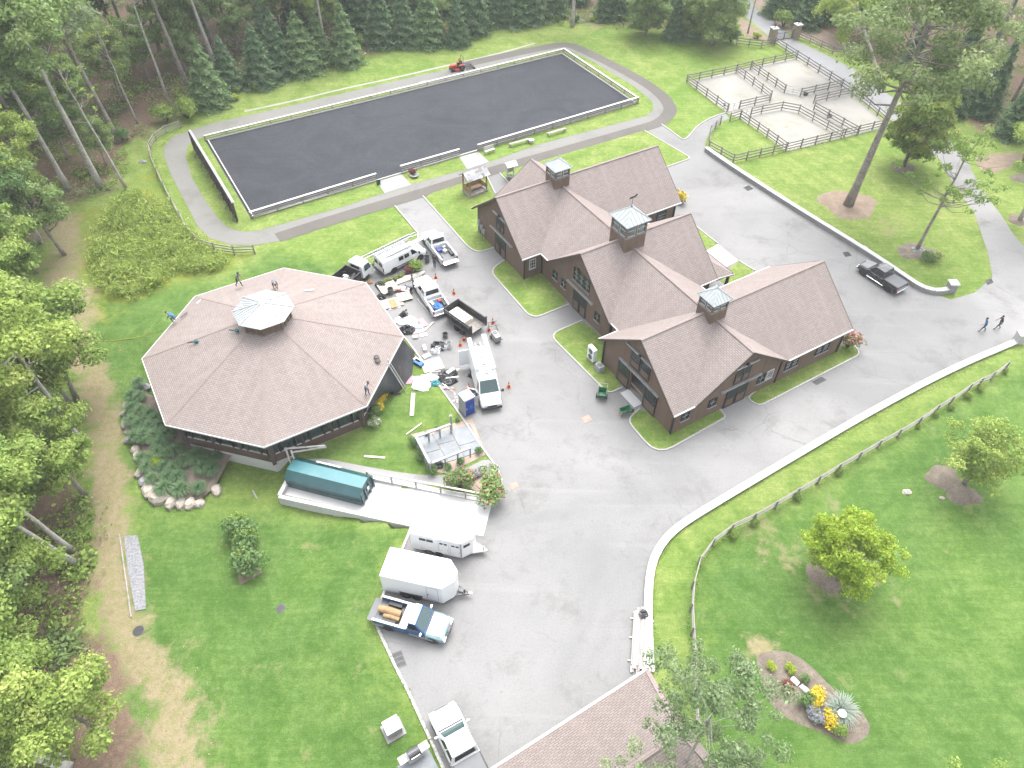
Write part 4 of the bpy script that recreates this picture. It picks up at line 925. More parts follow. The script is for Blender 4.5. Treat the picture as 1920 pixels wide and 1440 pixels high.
# mirror wall at the arena end
p, q = U(366, 281), U(447, 418); d = q-p; L = d.length; rz = math.atan2(d.y, d.x)
mw = thing('arena_mirror_wall', 'tall dark timber mirror wall on braces at the end of the arena', 'screen', p, rz)
n = 14
for i in range(n):
    MB().box(((i+.5)*L/n, 0, 1.45), (L/n-.02, .14, 2.5)).build('board_panel', MT['dark_wood'], mw)
    if i % 2: MB().bar(((i+.5)*L/n, -.55, .05), ((i+.5)*L/n, -.1, .8), .1, .1).build('brace', MT['grey_wood'], mw)
    MB().box(((i+.5)*L/n, .085, 1.45), (L/n-.1, .02, 2.2)).build('mirror', MT['glass_dark'], mw)
MB().box((L/2, .1, 2.75), (L+.1, .3, .09)).build('cap_board', MT['light_grey'], mw)
for i in range(n+1): MB().box((min(max(i*L/n, .06), L-.06), -.12, 1.3), (.12, .1, 2.7)).build('post', MT['dark_wood'], mw)
# ------------------------------------------------------------------ stone walls with separate cap stones
def stone_wall(name, label, px, h, w, m='stone_grey', capw=.62, pillar=(), cl=1.0):
    P = smooth_line([U(*p) for p in px], 2); o = thing(name, label, 'wall', P[0]); base = P[0]
    mb = MB(); off = []
    for i, p in enumerate(P):
        d = (P[min(i+1, len(P)-1)]-P[max(i-1, 0)]).normalized(); off.append(Vector((-d.y, d.x, 0))*w/2)
    for i in range(len(P)-1):
        a0, a1, b0, b1 = P[i]-off[i]-base, P[i]+off[i]-base, P[i+1]-off[i+1]-base, P[i+1]+off[i+1]-base; up = Vector((0, 0, h)); dn = Vector((0, 0, -.1))
        mb.add([a0+dn, b0+dn, b1+dn, a1+dn, a0+up, b0+up, b1+up, a1+up], [(0, 1, 5, 4), (3, 7, 6, 2)]+([(0, 4, 7, 3)] if i == 0 else [])+([(1, 2, 6, 5)] if i == len(P)-2 else []))
    mb.build('masonry', MT[m], o)
    # caps at even arc length
    cum = [0]
    for a, b in zip(P[:-1], P[1:]): cum.append(cum[-1]+(b-a).length)
    def at(s):
        i = max(0, min(len(P)-2, int(np.searchsorted(cum, s))-1)); t = (s-cum[i])/max(1e-6, cum[i+1]-cum[i]); return P[i].lerp(P[i+1], t)
    n = int(cum[-1]/cl)
    for i in range(n):
        a, b = at(cum[-1]*i/n), at(cum[-1]*(i+1)/n); g = (b-a)*.004
        z = h+.045+random.uniform(-.006, .006); beam('cap_stone', a+g-base+Vector((0, 0, z)), b-g-base+Vector((0, 0, z)), capw, .09, 'cap_stone', o)
    for s in pillar:
        q = P[s]-base; MB().box((q.x, q.y, .55), (.8, .8, 1.1)).build('pillar', MT[m], o); MB().box((q.x, q.y, 1.16), (.98, .98, .12)).build('pillar_cap', MT['cap_stone'], o)
stone_wall('stone_wall', 'low white-capped stone wall curving along the driveway edge by the pasture', [(1218, 1262), (1215, 1190), (1214, 1127), (1218, 1072), (1230, 1036), (1258, 999), (1312, 963), (1487, 859), (1630, 775), (1780, 695), (1908, 641)], .2, .5, 'cap_stone', .62, (-1,))
stone_wall('stone_wall', 'grey stone retaining wall with white caps along the striped oak lawn', [(1323, 283), (1362, 311), (1480, 388), (1630, 480), (1697, 526), (1727, 546), (1757, 553), (1780, 546)], .5, .45, 'stone_grey', .55, (-1,))
# ------------------------------------------------------------------ entrance gate
gp = [G(1446, 79), G(1490, 72)]
for i, (p, lab) in enumerate(((gp[0], 'tan stone gate pillar beside the mulch bed'), (gp[1], 'tan stone gate pillar with lantern beside the road verge'))):
    o = thing('gate_pillar', lab, 'pillar', p, R(20)); MB().box((0, 0, 1.1), (.95, .95, 2.2)).build('masonry', MT['stone_tan'], o); MB().box((0, 0, 2.26), (1.15, 1.15, .13)).build('cap', MT['cap_stone'], o)
    mb = MB(); mb.lathe((0, 0, 2.32), [(.12, 0), (.05, .1), (.05, .2), (.17, .25), (.2, .55), (.05, .75)], 8); mb.build('lantern', MT['black_metal'], o)
o = thing('entrance_gate', 'black iron driveway gate with dipping top rail', 'gate', gp[0]); d = gp[1]-gp[0]; n = 26
zt = lambda t: 1.25+.5*(2*t-1)**2*(1 if t > .5 else .7)
for i in range(1, n): MB().bar(d*(i/n)+Vector((0, 0, .15)), d*(i/n)+Vector((0, 0, zt(i/n))), .05 if i % 13 else .12, .05 if i % 13 else .12).build('bar', MT['black_metal'], o)
mb = MB()
for i in range(2, n-2): mb.bar(d*(i/n)+Vector((0, 0, zt(i/n))), d*((i+1)/n)+Vector((0, 0, zt((i+1)/n))), .07, .08)
mb.build('top_rail', MT['black_metal'], o); MB().bar(d*.06+Vector((0, 0, .17)), d*.94+Vector((0, 0, .17)), .07, .14).build('bottom_rail', MT['black_metal'], o)
o = thing('lamp_post', 'thin black hooked lamp post in the mulch behind the gate', 'lamp post', G(1450, 51)); MB().tube([(0, 0, 0), (0, 0, 2), (.1, 0, 2.25), (.4, 0, 2.3)], .04, 6).build('pole', MT['black_metal'], o); MB().lathe((.4, 0, 2.2), [(.03, .1), (.12, 0), (.1, -.03)], 8).build('lamp_shade', MT['black_metal'], o)
# ramp handrails (white timber)
def ramp_rail(label, a, b, za, zb, n, h=1.0, cat='railing'):
    pts = [U(*a, za).lerp(U(*b, zb), i/n) for i in range(n+1)]; o = thing('timber_railing', label, cat, pts[0])
    for p in pts: q = p-pts[0]; MB().box((q.x, q.y, q.z+h/2), (.12, .12, h)).build('post', MT['pale_wood'], o)
    for p, q in zip(pts[:-1], pts[1:]):
        beam('rail', p-pts[0]+Vector((0, 0, h)), q-pts[0]+Vector((0, 0, h)), .14, .06, 'white_wood', o); beam('rail', p-pts[0]+Vector((0, 0, h*.5)), q-pts[0]+Vector((0, 0, h*.5)), .05, .12, 'white_wood', o)
ramp_rail('long pale timber railing on the ramp wall beside the footpath', (690, 897), (920, 942), .12, .1, 5)
ramp_rail('short broken timber railing above the green container', (598, 879), (643, 890), .12, .12, 2)
o = thing('leaning_timbers', 'loose white timbers leaning at the corner of the eight-sided building', 'timber', U(545, 868))
for p, q in (((0, 0, 0), (-.2, .4, 1.6)), ((.5, -.2, 0), (.3, .2, 1.5)), ((-.3, .3, 1.55), (3.0, .9, 1.3)), ((.2, .2, 1.2), (2.9, 1.3, .6))): MB().bar(p, q, .12, .1).build('timber', MT['white_wood'], o)
# ------------------------------------------------------------------ vehicles: x forward, y left, z up; origin at mid wheelbase on the ground
def place(rear, front, side, track, wb):
    """pose from the two visible wheel contacts on one side (side +1 = left wheels)"""
    a, b = U(*rear), U(*front); d = (b-a); rz = math.atan2(d.y, d.x); d.normalize(); n = Vector((-d.y, d.x, 0))
    return (a+b)/2-n*side*track/2, rz
def ring_sec(x, w, zb, zt, r=.12, tw=None):
    """rounded cross-section ring at station x"""
    tw = w if tw is None else tw
    return [(x, -w+r*.4, zb), (x, w-r*.4, zb), (x, w, zb+r), (x, tw+(w-tw)*.15, zt-r), (x, tw-r*.9, zt), (x, -tw+r*.9, zt), (x, -tw-(w-tw)*.15, zt-r), (x, -w, zb+r)]
WHEEL = {}
def wheel_meshes(r, w, rim='rim'):
    k = (r, w, rim)
    if k not in WHEEL:
        t = MB().lathe((0, 0, 0), [(r*.62, -w/2), (r*.93, -w/2), (r, -w*.3), (r, w*.3), (r*.93, w/2), (r*.62, w/2)], 20, axis='y').mesh('tyre', MT['tyre'], True)
        m = MB(); m.lathe((0, 0, 0), [(r*.62, -w*.46), (r*.56, w*.05), (r*.5, w*.3), (r*.6, w*.5), (r*.64, w*.5)], 20, axis='y'); m.lathe((0, w*.34, 0), [(r*.2, 0), (r*.17, .03)], 10, axis='y')
        for i in range(5):
            a = i*2*math.pi/5; m.box((math.cos(a)*r*.34, w*.38, math.sin(a)*r*.34), (r*.16, .03, r*.16))
        WHEEL[k] = (t, m.mesh('rim', MT[rim], False))
    return WHEEL[k]
def wheels(root, xs, track, r=.38, w=.25, rim='rim'):
    t, m = wheel_meshes(r, w, rim)
    for x in xs:
        for s in (-1, 1):
            e = link('wheel', t, root, (x, s*track/2, r), 0 if s > 0 else math.pi); link('rim', m, e)
def arch(root, x, y, r, mat_='black_plastic'):
    for s in (-1, 1):
        mb = MB(); n = 14; yy = s*(y+.004)
        vs = [(x+r*math.cos(math.pi*i/n), yy, .36+r*math.sin(math.pi*i/n)) for i in range(n+1)]+[(x-r, yy, .2), (x+r, yy, .2)]
        mb.add(vs, [tuple(range(n+1))+(n+1, n+2)]); mb.build('wheel_arch', MT[mat_], root)
def pane(root, pts, m='glass_car', name='window', off=.008):
    P = [Vector(p) for p in pts]; n = (P[1]-P[0]).cross(P[2]-P[0]).normalized()*off; mb = MB(); mb.slab([p+n for p in P], .006); return mb.build(name, MT[m], root)
def lerp4(q, u0, u1, v0, v1):
    """sub-quad of a quad (a b c d: bottom-left, bottom-right, top-right, top-left)"""
    a, b, c, d = [Vector(p) for p in q]; f = lambda u, v: a.lerp(b, u).lerp(d.lerp(c, u), v)
    return [f(u0, v0), f(u1, v0), f(u1, v1), f(u0, v1)]
def pickup(name, label, pose, paint, wb=3.5, W_=1.9, fo=.95, ro=1.15, cab=(-.55, 1.25), zs=1.0, upper=None, tailgate=True, cover=None, crew=True, bumper='chrome', roofp=None, lower=None):
    (loc, rz) = pose; root = thing(name, label, 'pickup truck', loc, rz); p = MT[paint]; w = W_/2; hx = wb/2
    f, r = hx+fo, -hx-ro; belt, zr = 1.12*zs, 1.82*zs; c0, c1 = cab[0]*1.0, cab[1]
    hood = [ring_sec(f, w*.86, .45, .82*zs, .12), ring_sec(f-.12, w*.95, .38, .98*zs, .14), ring_sec(f-.6, w*.99, .36, 1.06*zs, .16), ring_sec(c1+.15, w, .36, belt*1.0, .14, w*.97)]
    mb = MB(); mb.loft(hood[::-1]); mb.build('hood', MT[upper or paint], root, smooth=False, bevel=.03)
    mb = MB(); mb.loft([ring_sec(c0-.02, w, .36, belt, .1, w*.97), ring_sec(c1+.16, w, .36, belt+.004, .1, w*.97)]); body = mb.build('body', p, root, bevel=.02)
    # cab greenhouse
    b0, b1, t0, t1 = c0+.02, c1+.1, c0+.18, c1-.62; tw = w*.8
    bl = [Vector((b0, -w*.95, belt)), Vector((b1, -w*.95, belt)), Vector((b1, w*.95, belt)), Vector((b0, w*.95, belt))]
    tl = [Vector((t0, -tw, zr)), Vector((t1, -tw, zr)), Vector((t1, tw, zr)), Vector((t0, tw, zr))]
    mb = MB(); mb.add(bl+tl, [(0, 1, 5, 4), (1, 2, 6, 5), (2, 3, 7, 6), (3, 0, 4, 7), (4, 5, 6, 7)]); mb.build('cab', p, root, bevel=.035)
    mb = MB(); rr = [Vector((q.x*.98+(t0+t1)/2*.02, q.y*.97, zr+.004)) for q in tl]; mb.slab(rr, .02); mb.build('roof', MT[roofp or upper or paint], root, bevel=.02)
    sides = ([bl[0], bl[1], tl[1], tl[0]], [bl[2], bl[3], tl[3], tl[2]])
    for k, q in enumerate(sides):
        spans = ((.06, .45), (.5, .86)) if crew else ((.1, .82),)
        for a, b in spans:
            u = (a, b) if k == 0 else (1-b, 1-a); pane(root, lerp4(q, u[0], u[1], .12, .84), 'glass_dark')
    pane(root, lerp4([bl[1], bl[2], tl[2], tl[1]], .06, .94, .1, .9), 'glass_car', 'windscreen'); pane(root, lerp4([bl[3], bl[0], tl[0], tl[3]], .1, .9, .2, .85), 'glass_dark', 'rear_window')
    # bed: two sides, front wall, floor
    zb = belt*.97; bx0, bx1 = r+.02, c0-.04
    for s in (-1, 1):
        mb = MB(); mb.box(((bx0+bx1)/2, s*(w-.07), (zb+.42)/2), (bx1-bx0, .14, zb-.42)); mb.build('bed_side', p, root, bevel=.025)
        mb = MB(); mb.box(((bx0+bx1)/2, s*(w-.07), zb+.015), (bx1-bx0-.02, .12, .03)); mb.build('bed_rail', MT['black_plastic' if cover else paint], root)
        mb = MB(); mb.box((-hx, s*(w-.3), .72), (1.0, .3, .36)); mb.build('wheel_well', MT['black_plastic'], root)
    MB().box(((bx0+bx1)/2, 0, .6), (bx1-bx0, W_-.28, .06)).build('bed_floor', MT['grey_plastic'], root); MB().box((bx1-.03, 0, (zb+.45)/2), (.05, W_-.28, zb-.45)).build('bed_front', p, root)
    MB().box((( r+f)/2, 0, .42), (f-r-.5, W_*.7, .16)).build('chassis', MT['black_plastic'], root)
    if tailgate == 'open': MB().box((r-.27, 0, .66), (.56, W_-.2, .06)).build('tailgate', p, root, bevel=.01)
    elif tailgate: MB().box((r+.03, 0, (zb+.45)/2), (.07, W_-.2, zb-.47)).build('tailgate', p, root, bevel=.01)
    if cover: MB().box(((bx0+bx1)/2, 0, zb+.02), (bx1-bx0-.04, W_-.24, .05)).build('bed_cover', MT[cover], root, bevel=.015)
    if lower:
        for s in (-1, 1): mb = MB(); mb.box(((c0+f)/2-.3, s*(w+.004), .5), (f-c0-1.0, .012, .2)); mb.build('lower_panel', MT[lower], root); mb = MB(); mb.box((r+.4, s*(w+.004), .52), (.8, .012, .16)); mb.build('lower_panel', MT[lower], root)
    wheels(root, (hx, -hx), W_-.27); arch(root, hx, w, .47); arch(root, -hx, w, .47)
    MB().box((f+.03, 0, .55), (.14, W_*.94, .2)).build('front_bumper', MT[bumper], root, bevel=.04); MB().box((r-.06, 0, .52), (.14, W_*.92, .17)).build('rear_bumper', MT[bumper], root, bevel=.04)
    MB().box((f+.012, 0, .76*zs), (.03, W_*.5, .2)).build('grille', MT['black_plastic'], root)
    for s in (-1, 1):
        MB().box((f-.03, s*w*.73, .78*zs), (.1, w*.32, .16)).build('headlight', MT['lamp_clear'], root, bevel=.02); MB().box((r+.01, s*(w-.09), .85*zs), (.07, .15, .32)).build('taillight', MT['tail_red'], root)
        mb = MB(); mb.box((c1-.12, s*(w+.13), belt+.1), (.1, .2, .16)); mb.bar((c1-.1, s*(w-.03), belt+.02), (c1-.12, s*(w+.1), belt+.06), .05, .05); mb.build('mirror', p if upper is None else MT['chrome'], root)
        for xh in ((c0+c1)/2+.1, c0+.2)[:2 if crew else 1]: MB().box((xh, s*(w*.985), belt-.12), (.16, .03, .04)).build('door_handle', MT['black_plastic' if paint != 'black_paint' else 'chrome'], root)
    MB().box((c1+.16, 0, belt+.012), (.1, W_*.84, .03)).build('wiper_cowl', MT['black_plastic'], root)
    mb = MB()
    for s in (-1, 1):
        for xs_ in (c0+.03, c0+(c1-c0)*.48, c1+.02)[:: 1 if crew else 2]: mb.box((xs_, s*(w*.992), .78*zs), (.02, .02, .62*zs))
        mb.box(((f+c1)/2+.1, s*w*.83, 1.06*zs), (f-c1-.7, .02, .02))
    mb.build('door_seam', MT['black_plastic'], root)
    return root
def van(name, label, pose, wb=3.5, L=5.8, W_=2.0, Hh=2.1, fo=.95, high=False, open_door=False, windows=True):
    (loc, rz) = pose; root = thing(name, label, 'van', loc, rz); p = MT['white_paint']; w = W_/2; hx = wb/2; f = hx+fo; r = f-L
    nose = .95 if high else 1.05
    secs = [ring_sec(r, w*.97, .42, Hh, .18, w*.84), ring_sec(r+.2, w, .38, Hh+.03, .2, w*.86), ring_sec(f-nose-1.0, w, .36, Hh+.02, .2, w*.86)]
    mb = MB(); mb.loft(secs); mb.build('body', p, root, bevel=.03)
    zb = 1.2 if not high else 1.35; xw0, xw1 = f-nose-1.0, f-nose+.02
    mb = MB(); mb.loft([ring_sec(xw0-.01, w, .36, zb, .12, w*.97), ring_sec(xw1, w*.99, .36, zb, .14, w*.95), ring_sec(f-.25, w*.95, .38, zb-.28, .16, w*.86), ring_sec(f, w*.84, .45, .82, .14)]); mb.build('hood', p, root, bevel=.03)
    bl = [Vector((xw0-.05, -w*.97, zb-.01)), Vector((xw1, -w*.95, zb-.01)), Vector((xw1, w*.95, zb-.01)), Vector((xw0-.05, w*.97, zb-.01))]
    tx = xw0+.18; tl = [Vector((xw0-.05, -w*.83, Hh)), Vector((tx, -w*.8, Hh-.06)), Vector((tx, w*.8, Hh-.06)), Vector((xw0-.05, w*.83, Hh))]
    mb = MB(); mb.add(bl+tl, [(0, 1, 5, 4), (1, 2, 6, 5), (2, 3, 7, 6), (3, 0, 4, 7), (4, 5, 6, 7)]); mb.build('cab', p, root, bevel=.03)
    pane(root, lerp4([bl[1], bl[2], tl[2], tl[1]], .05, .95, .08, .9), 'glass_car', 'windscreen')
    pane(root, lerp4([bl[0], bl[1], tl[1], tl[0]], .12, .85, .08, .75), 'glass_dark'); pane(root, lerp4([bl[2], bl[3], tl[3], tl[2]], .15, .88, .08, .75), 'glass_dark')
    for s in (-1, 1):
        if windows:
            for k in range(2):
                x0 = xw0-.3-.75*k; q = [Vector((x0-.6, s*w*.985, zb+.1)), Vector((x0, s*w*.985, zb+.1)), Vector((x0, s*w*.9, Hh-.38)), Vector((x0-.6, s*w*.9, Hh-.38))]
                pane(root, q if s < 0 else [q[1], q[0], q[3], q[2]], 'glass_dark', off=.03)
        MB().box((f-.06, s*w*.68, .82), (.12, w*.34, .2)).build('headlight', MT['lamp_clear'], root, bevel=.03); MB().box((r-.01, s*(w*.9), 1.0), (.05, .12, .5)).build('taillight', MT['tail_red'], root)
        mb = MB(); mb.box((xw1-.1, s*(w+.17), zb+.12), (.1, .22, .3)); mb.bar((xw1-.1, s*(w-.05), zb+.05), (xw1-.1, s*(w+.12), zb+.1), .05, .05); mb.build('mirror', MT['black_plastic'], root)
        MB().box(((r+f)/2-.2, s*(w+.006), .68), (wb-1.1, .03, .08)).build('side_moulding', MT['black_plastic' if not high else 'white_dull'], root)
    for s in (-1, 1): pane(root, [Vector((r-.0, -s*.08-.0, 1.25)), Vector((r-.0, -s*.75, 1.25)), Vector((r-.0, -s*.68, Hh-.35)), Vector((r-.0, -s*.1, Hh-.35))][::s], 'glass_dark', 'rear_window', .012)
    MB().box((f+.03, 0, .5), (.16, W_*.9, .26)).build('front_bumper', MT['black_plastic'], root, bevel=.05); MB().box((r-.08, 0, .48), (.2, W_*.92, .16)).build('rear_bumper', MT['black_plastic'], root, bevel=.03)
    MB().box((f-.01, 0, .72), (.06, W_*.45, .16)).build('grille', MT['black_plastic'], root)
    MB().box(((r+f)/2, 0, .4), (L-.6, W_*.75, .14)).build('chassis', MT['black_plastic'], root)
    wheels(root, (hx, -hx), W_-.3, .37, .24); arch(root, hx, w, .46); arch(root, -hx, w, .46)
    # roof rack
    for x in np.linspace(r+.5, xw0-.3, 4):
        mb = MB(); mb.bar((x, -w*.84, Hh+.16), (x, w*.84, Hh+.16), .05, .05)
        for s in (-1, 1): mb.bar((x, s*w*.8, Hh-.08), (x, s*w*.84, Hh+.16), .05, .05)
        mb.build('rack_bar', MT['white_dull'], root)
    if open_door:
        e = MB(); e.box((-.5, -.03, .95), (1.0, .06, 1.0)); e.bar((-.98, -.03, 1.4), (-.95, -.03, 2.0), .06, .06); e.bar((-.95, -.03, 2.0), (-.25, -.03, 1.98), .06, .06); e.bar((-.25, -.03, 1.98), (-.02, -.03, 1.4), .06, .06)
        dr = e.build('door', p, root, loc=(xw1-.12, -w-.02, 0), rz=R(62)); q = MB(); q.add([(-.92, -.03, 1.45), (-.05, -.03, 1.45), (-.25, -.03, 1.95), (-.9, -.03, 1.97)], [(0, 1, 2, 3)]); q.build('door_glass', MT['glass_car'], dr)
    return root
def ladder(name, label, p, q, w=.42, n=16, m='aluminium', up=(0, 0, 1), group=None):
    p, q = Vector(p), Vector(q); d = (q-p); L = d.length; sd_ = d.normalized().cross(Vector(up)).normalized()*w/2
    o = thing(name, label, 'ladder', p, 0, group)
    for s in (-1, 1): MB().bar(sd_*s, d+sd_*s, .04, .09).build('rail', MT[m], o)
    rg = None
    for i in range(n):
        c = d*((i+.5)/n); r_ = MB().bar(c-sd_, c+sd_, .05, .05).build('rung', MT['steel_dark' if m == 'aluminium' else m], o)
    return o
# --- the fleet
v1 = pickup('pickup_truck', 'white pickup with its tailgate down and blue boxes in the bed', place((822, 490), (798, 459), 1, 1.65, 3.6), 'white_paint', 3.6, 1.95, tailgate='open', crew=True, cab=(-.2, 1.25), ro=1.2)
for x, y, dx, dy, dz, m in ((-1.0, .35, .5, .5, .35, 'bright_blue'), (-1.3, -.2, .45, .4, .3, 'white_dull'), (-.8, -.35, .35, .4, .4, 'light_grey')):
    b_ = MB().box((0, 0, dz/2), (dx, dy, dz), top=.96).build('storage_box', MT[m], loc=v1.matrix_basis@Vector((x, y, .63)), rz=v1.rotation_euler.z+.2, bevel=.02)
    tag(b_, {'bright_blue': 'bright blue storage box in the bed of the open-tailgate pickup', 'white_dull': 'white box in the bed of the open-tailgate pickup', 'light_grey': 'pale grey box behind the cab of the open-tailgate pickup'}[m], 'box')
p2 = place((740, 511), (786, 488), -1, 1.7, 3.5)
v2 = van('cargo_van', 'white cargo van with ladders stacked on its roof rack', p2, 3.5, 5.7, 2.0, 2.1)
M2 = v2.matrix_basis
for i, (y, z, x0, x1, lab) in enumerate(((.62, 2.36, -3.6, 2.6, 'long aluminium extension ladder on the outer edge of the cargo van rack'), (.62, 2.47, -4.4, 1.8, 'aluminium ladder lying on top of another ladder on the cargo van rack'), (.05, 2.36, -3.2, 1.2, 'shorter aluminium ladder down the middle of the cargo van rack'))):
    ladder('extension_ladder', lab, M2@Vector((x0, y, z)), M2@Vector((x1, y, z)), .45, 20)
MB_ = MB().box((0, 0, 0), (5.6, .42, .05)).build('scaffold_plank', MT['aluminium'], loc=M2@Vector((.6, -.5, 2.36)), rz=v2.rotation_euler.z); tag(MB_, 'wide pale aluminium plank on the cargo van roof rack', 'plank')
# cab-over truck with tipping body
fw = U(688, 524); hd = U(644, 497)-U(619, 517); rz3 = math.atan2(hd.y, hd.x); d3 = hd.normalized(); n3 = Vector((-d3.y, d3.x, 0))
t3 = thing('box_tipper_truck', 'white cab-over truck with a black tipping body full of white scrap', 'truck', fw+n3*.85-d3*1.6, rz3)
mb = MB(); mb.loft([ring_sec(1.0, 1.0, .55, 2.1, .12, .93), ring_sec(1.25, 1.0, .5, 2.25, .14, .9), ring_sec(2.2, .98, .5, 2.2, .16, .86), ring_sec(2.62, .95, .5, 1.45, .16, .92), ring_sec(2.7, .9, .5, .9, .14)]); mb.build('cab', MT['white_paint'], t3, bevel=.04)
for s in (-1, 1):
    q = [Vector((1.35, s*.985, 1.3)), Vector((2.35, s*.97, 1.3)), Vector((2.15, s*.91, 1.98)), Vector((1.4, s*.93, 1.98))]; pane(t3, q if s < 0 else [q[1], q[0], q[3], q[2]], 'glass_car', off=.02)
    mb = MB(); mb.box((2.5, s*1.2, 1.5), (.08, .16, .32)); mb.bar((2.3, s*.95, 1.6), (2.48, s*1.18, 1.6), .04, .04); mb.build('mirror', MT['black_plastic'], t3)
pane(t3, [Vector((2.6, -.8, 1.5)), Vector((2.6, .8, 1.5)), Vector((2.25, .75, 2.12)), Vector((2.25, -.75, 2.12))], 'glass_car', 'windscreen', .03)
pane(t3, [Vector((1.0, .6, 1.6)), Vector((1.0, -.6, 1.6)), Vector((1.0, -.6, 1.95)), Vector((1.0, .6, 1.95))], 'glass_dark', 'rear_window', .02)
wheels(t3, (1.6, -1.7), 1.7, .4, .26); MB().box((-.3, 0, .55), (4.4, .9, .2)).build('chassis', MT['black_metal'], t3)
for y in (-1.05, 1.05): MB().box((-1.1, y, 1.3), (3.5, .08, .9)).build('body_side', MT['black_metal'], t3)
for x in (.65, -2.85): MB().box((x, 0, 1.35), (.08, 2.1, 1.0)).build('body_end', MT['black_metal'], t3)
MB().box((-1.1, 0, .85), (3.5, 2.05, .08)).build('body_floor', MT['black_metal'], t3)
for i in range(26):
    b_ = MB().box((0, 0, 0), (random.uniform(.3, .8), random.uniform(.2, .5), random.uniform(.04, .25)), top=.85).build('scrap_piece', MT[random.choice(['white_dull', 'plastic_sheet', 'light_grey', 'black_bag', 'white_dull'])], loc=t3.matrix_basis@Vector((random.uniform(-2.5, .35), random.uniform(-.85, .85), random.uniform(1.0, 1.45))))
    b_.rotation_euler = (random.uniform(-.5, .5), random.uniform(-.5, .5), random.uniform(0, 3)); tag(b_, 'torn white and dark scrap heaped in the tipping truck body', 'scrap', 'scrap in the tipping truck')
v4 = pickup('pickup_truck', 'white double-cab pickup with blue tarp in its bed, hitched to the black trailer', place((807, 586), (781, 546), 1, 1.65, 3.7), 'white_paint', 3.8, 1.98, ro=1.2, cab=(-.75, 1.3))
M4 = v4.matrix_basis
def crumple(name, label, loc, rx, ry, rz_, m, cat, n=14, group=None, seed=0, rot=0, base=.02):
    """crumpled sheet or bag: a displaced low dome"""
    r_ = random.Random(seed); mb = MB(); vs = []; fs = []; k = 6
    for i in range(k+1):
        ph = math.pi/2*i/k
        for j in range(n):
            a = 2*math.pi*j/n; q = 1+r_.uniform(-.22, .22)
            vs.append((rx*math.cos(ph)*math.cos(a)*q, ry*math.cos(ph)*math.sin(a)*q, base+rz_*math.sin(ph)*(1+r_.uniform(-.3, .2)) if i else 0))
    for i in range(k):
        for j in range(n): fs.append((i*n+j, i*n+(j+1) % n, (i+1)*n+(j+1) % n, (i+1)*n+j))
    mb.add(vs, fs+[tuple(range(k*n, (k+1)*n))]); o = mb.build(name, MT[m], loc=loc, rz=rot); return tag(o, label, cat, group)
crumple('blue_tarp', 'bright blue tarp crumpled in the hitched pickup bed', M4@Vector((-2.15, .1, .64)), .65, .5, .3, 'tarp_blue', 'tarp', seed=3, rot=v4.rotation_euler.z)
tag(MB().box((0, 0, .12), (.5, .35, .24)).build('tool_case', MT['red'], loc=M4@Vector((-1.4, -.45, .64)), rz=v4.rotation_euler.z, bevel=.02), 'red tool case in the hitched pickup bed', 'case'); tag(MB().box((0, 0, .1), (.6, .4, .2)).build('tool_case', MT['white_dull'], loc=M4@Vector((-1.5, .45, .64)), rz=v4.rotation_euler.z+.2, bevel=.02), 'white tool case in the hitched pickup bed', 'case')
mb = MB(); mb.bar((-1.55, -.97, 1.2), (-1.55, .97, 1.2), .06, .06); 
for s in (-1, 1): mb.bar((-1.55, s*.92, 1.05), (-1.55, s*.92, 1.22), .06, .06)
mb.build('rack_bar', MT['white_dull'], v4)
# black dump trailer
pr, pf = U(884, 637), U(836, 603); dd = (pf-pr).normalized(); rz5 = math.atan2(dd.y, dd.x); nn = Vector((-dd.y, dd.x, 0))
t5 = thing('dump_trailer', 'black steel dump trailer loaded with pale insulation boards', 'trailer', pr-nn*1.0+dd*1.95, rz5)
for s in (-1, 1):
    MB().box((0, s*1.0, 1.15), (3.9, .06, .85)).build('side_wall', MT['black_metal'], t5); MB().box((0, s*1.02, 1.6), (4.0, .1, .1)).build('top_rail', MT['black_metal'], t5)
    for x in np.linspace(-1.8, 1.8, 8): MB().box((x, s*1.055, 1.15), (.08, .05, .85)).build('rib', MT['black_metal'], t5)
    MB().box((0, s*1.062, 1.42), (3.6, .012, .06)).build('reflector_strip', MT['white_dull'], t5); MB().box((-2.0, s*1.0, 1.25), (.1, .14, 1.2)).build('corner_post', MT['black_metal'], t5)
    MB().box((-.35, s*1.14, .82), (1.7, .3, .04)).build('fender', MT['black_metal'], t5)
MB().box((1.97, 0, 1.25), (.08, 2.0, 1.05)).build('front_wall', MT['black_metal'], t5); MB().box((0, 0, .72), (3.9, 1.96, .06)).build('bed_floor', MT['grey_wood'], t5); MB().box((.1, 0, .55), (4.0, .9, .2)).build('chassis', MT['black_metal'], t5)
mb = MB(); mb.bar((2.0, -.5, .52), (3.2, 0, .5), .1, .14); mb.bar((2.0, .5, .52), (3.2, 0, .5), .1, .14); mb.bar((2.6, 0, .1), (2.6, 0, 1.0), .08, .08); mb.build('tongue', MT['black_metal'], t5)
wheels(t5, (-.72, .05), 2.2, .36, .22); 
for k in range(5): tag(MB().box((0, 0, 0), (2.3, 1.25, .07)).build('insulation_board', MT['foam_board'], loc=t5.matrix_basis@Vector((.55+random.uniform(-.08, .08), .12+random.uniform(-.06, .06), .82+.08*k)), rz=rz5+random.uniform(-.03, .03)), 'pale insulation board stacked in the black dump trailer', 'board', 'boards in the dump trailer')
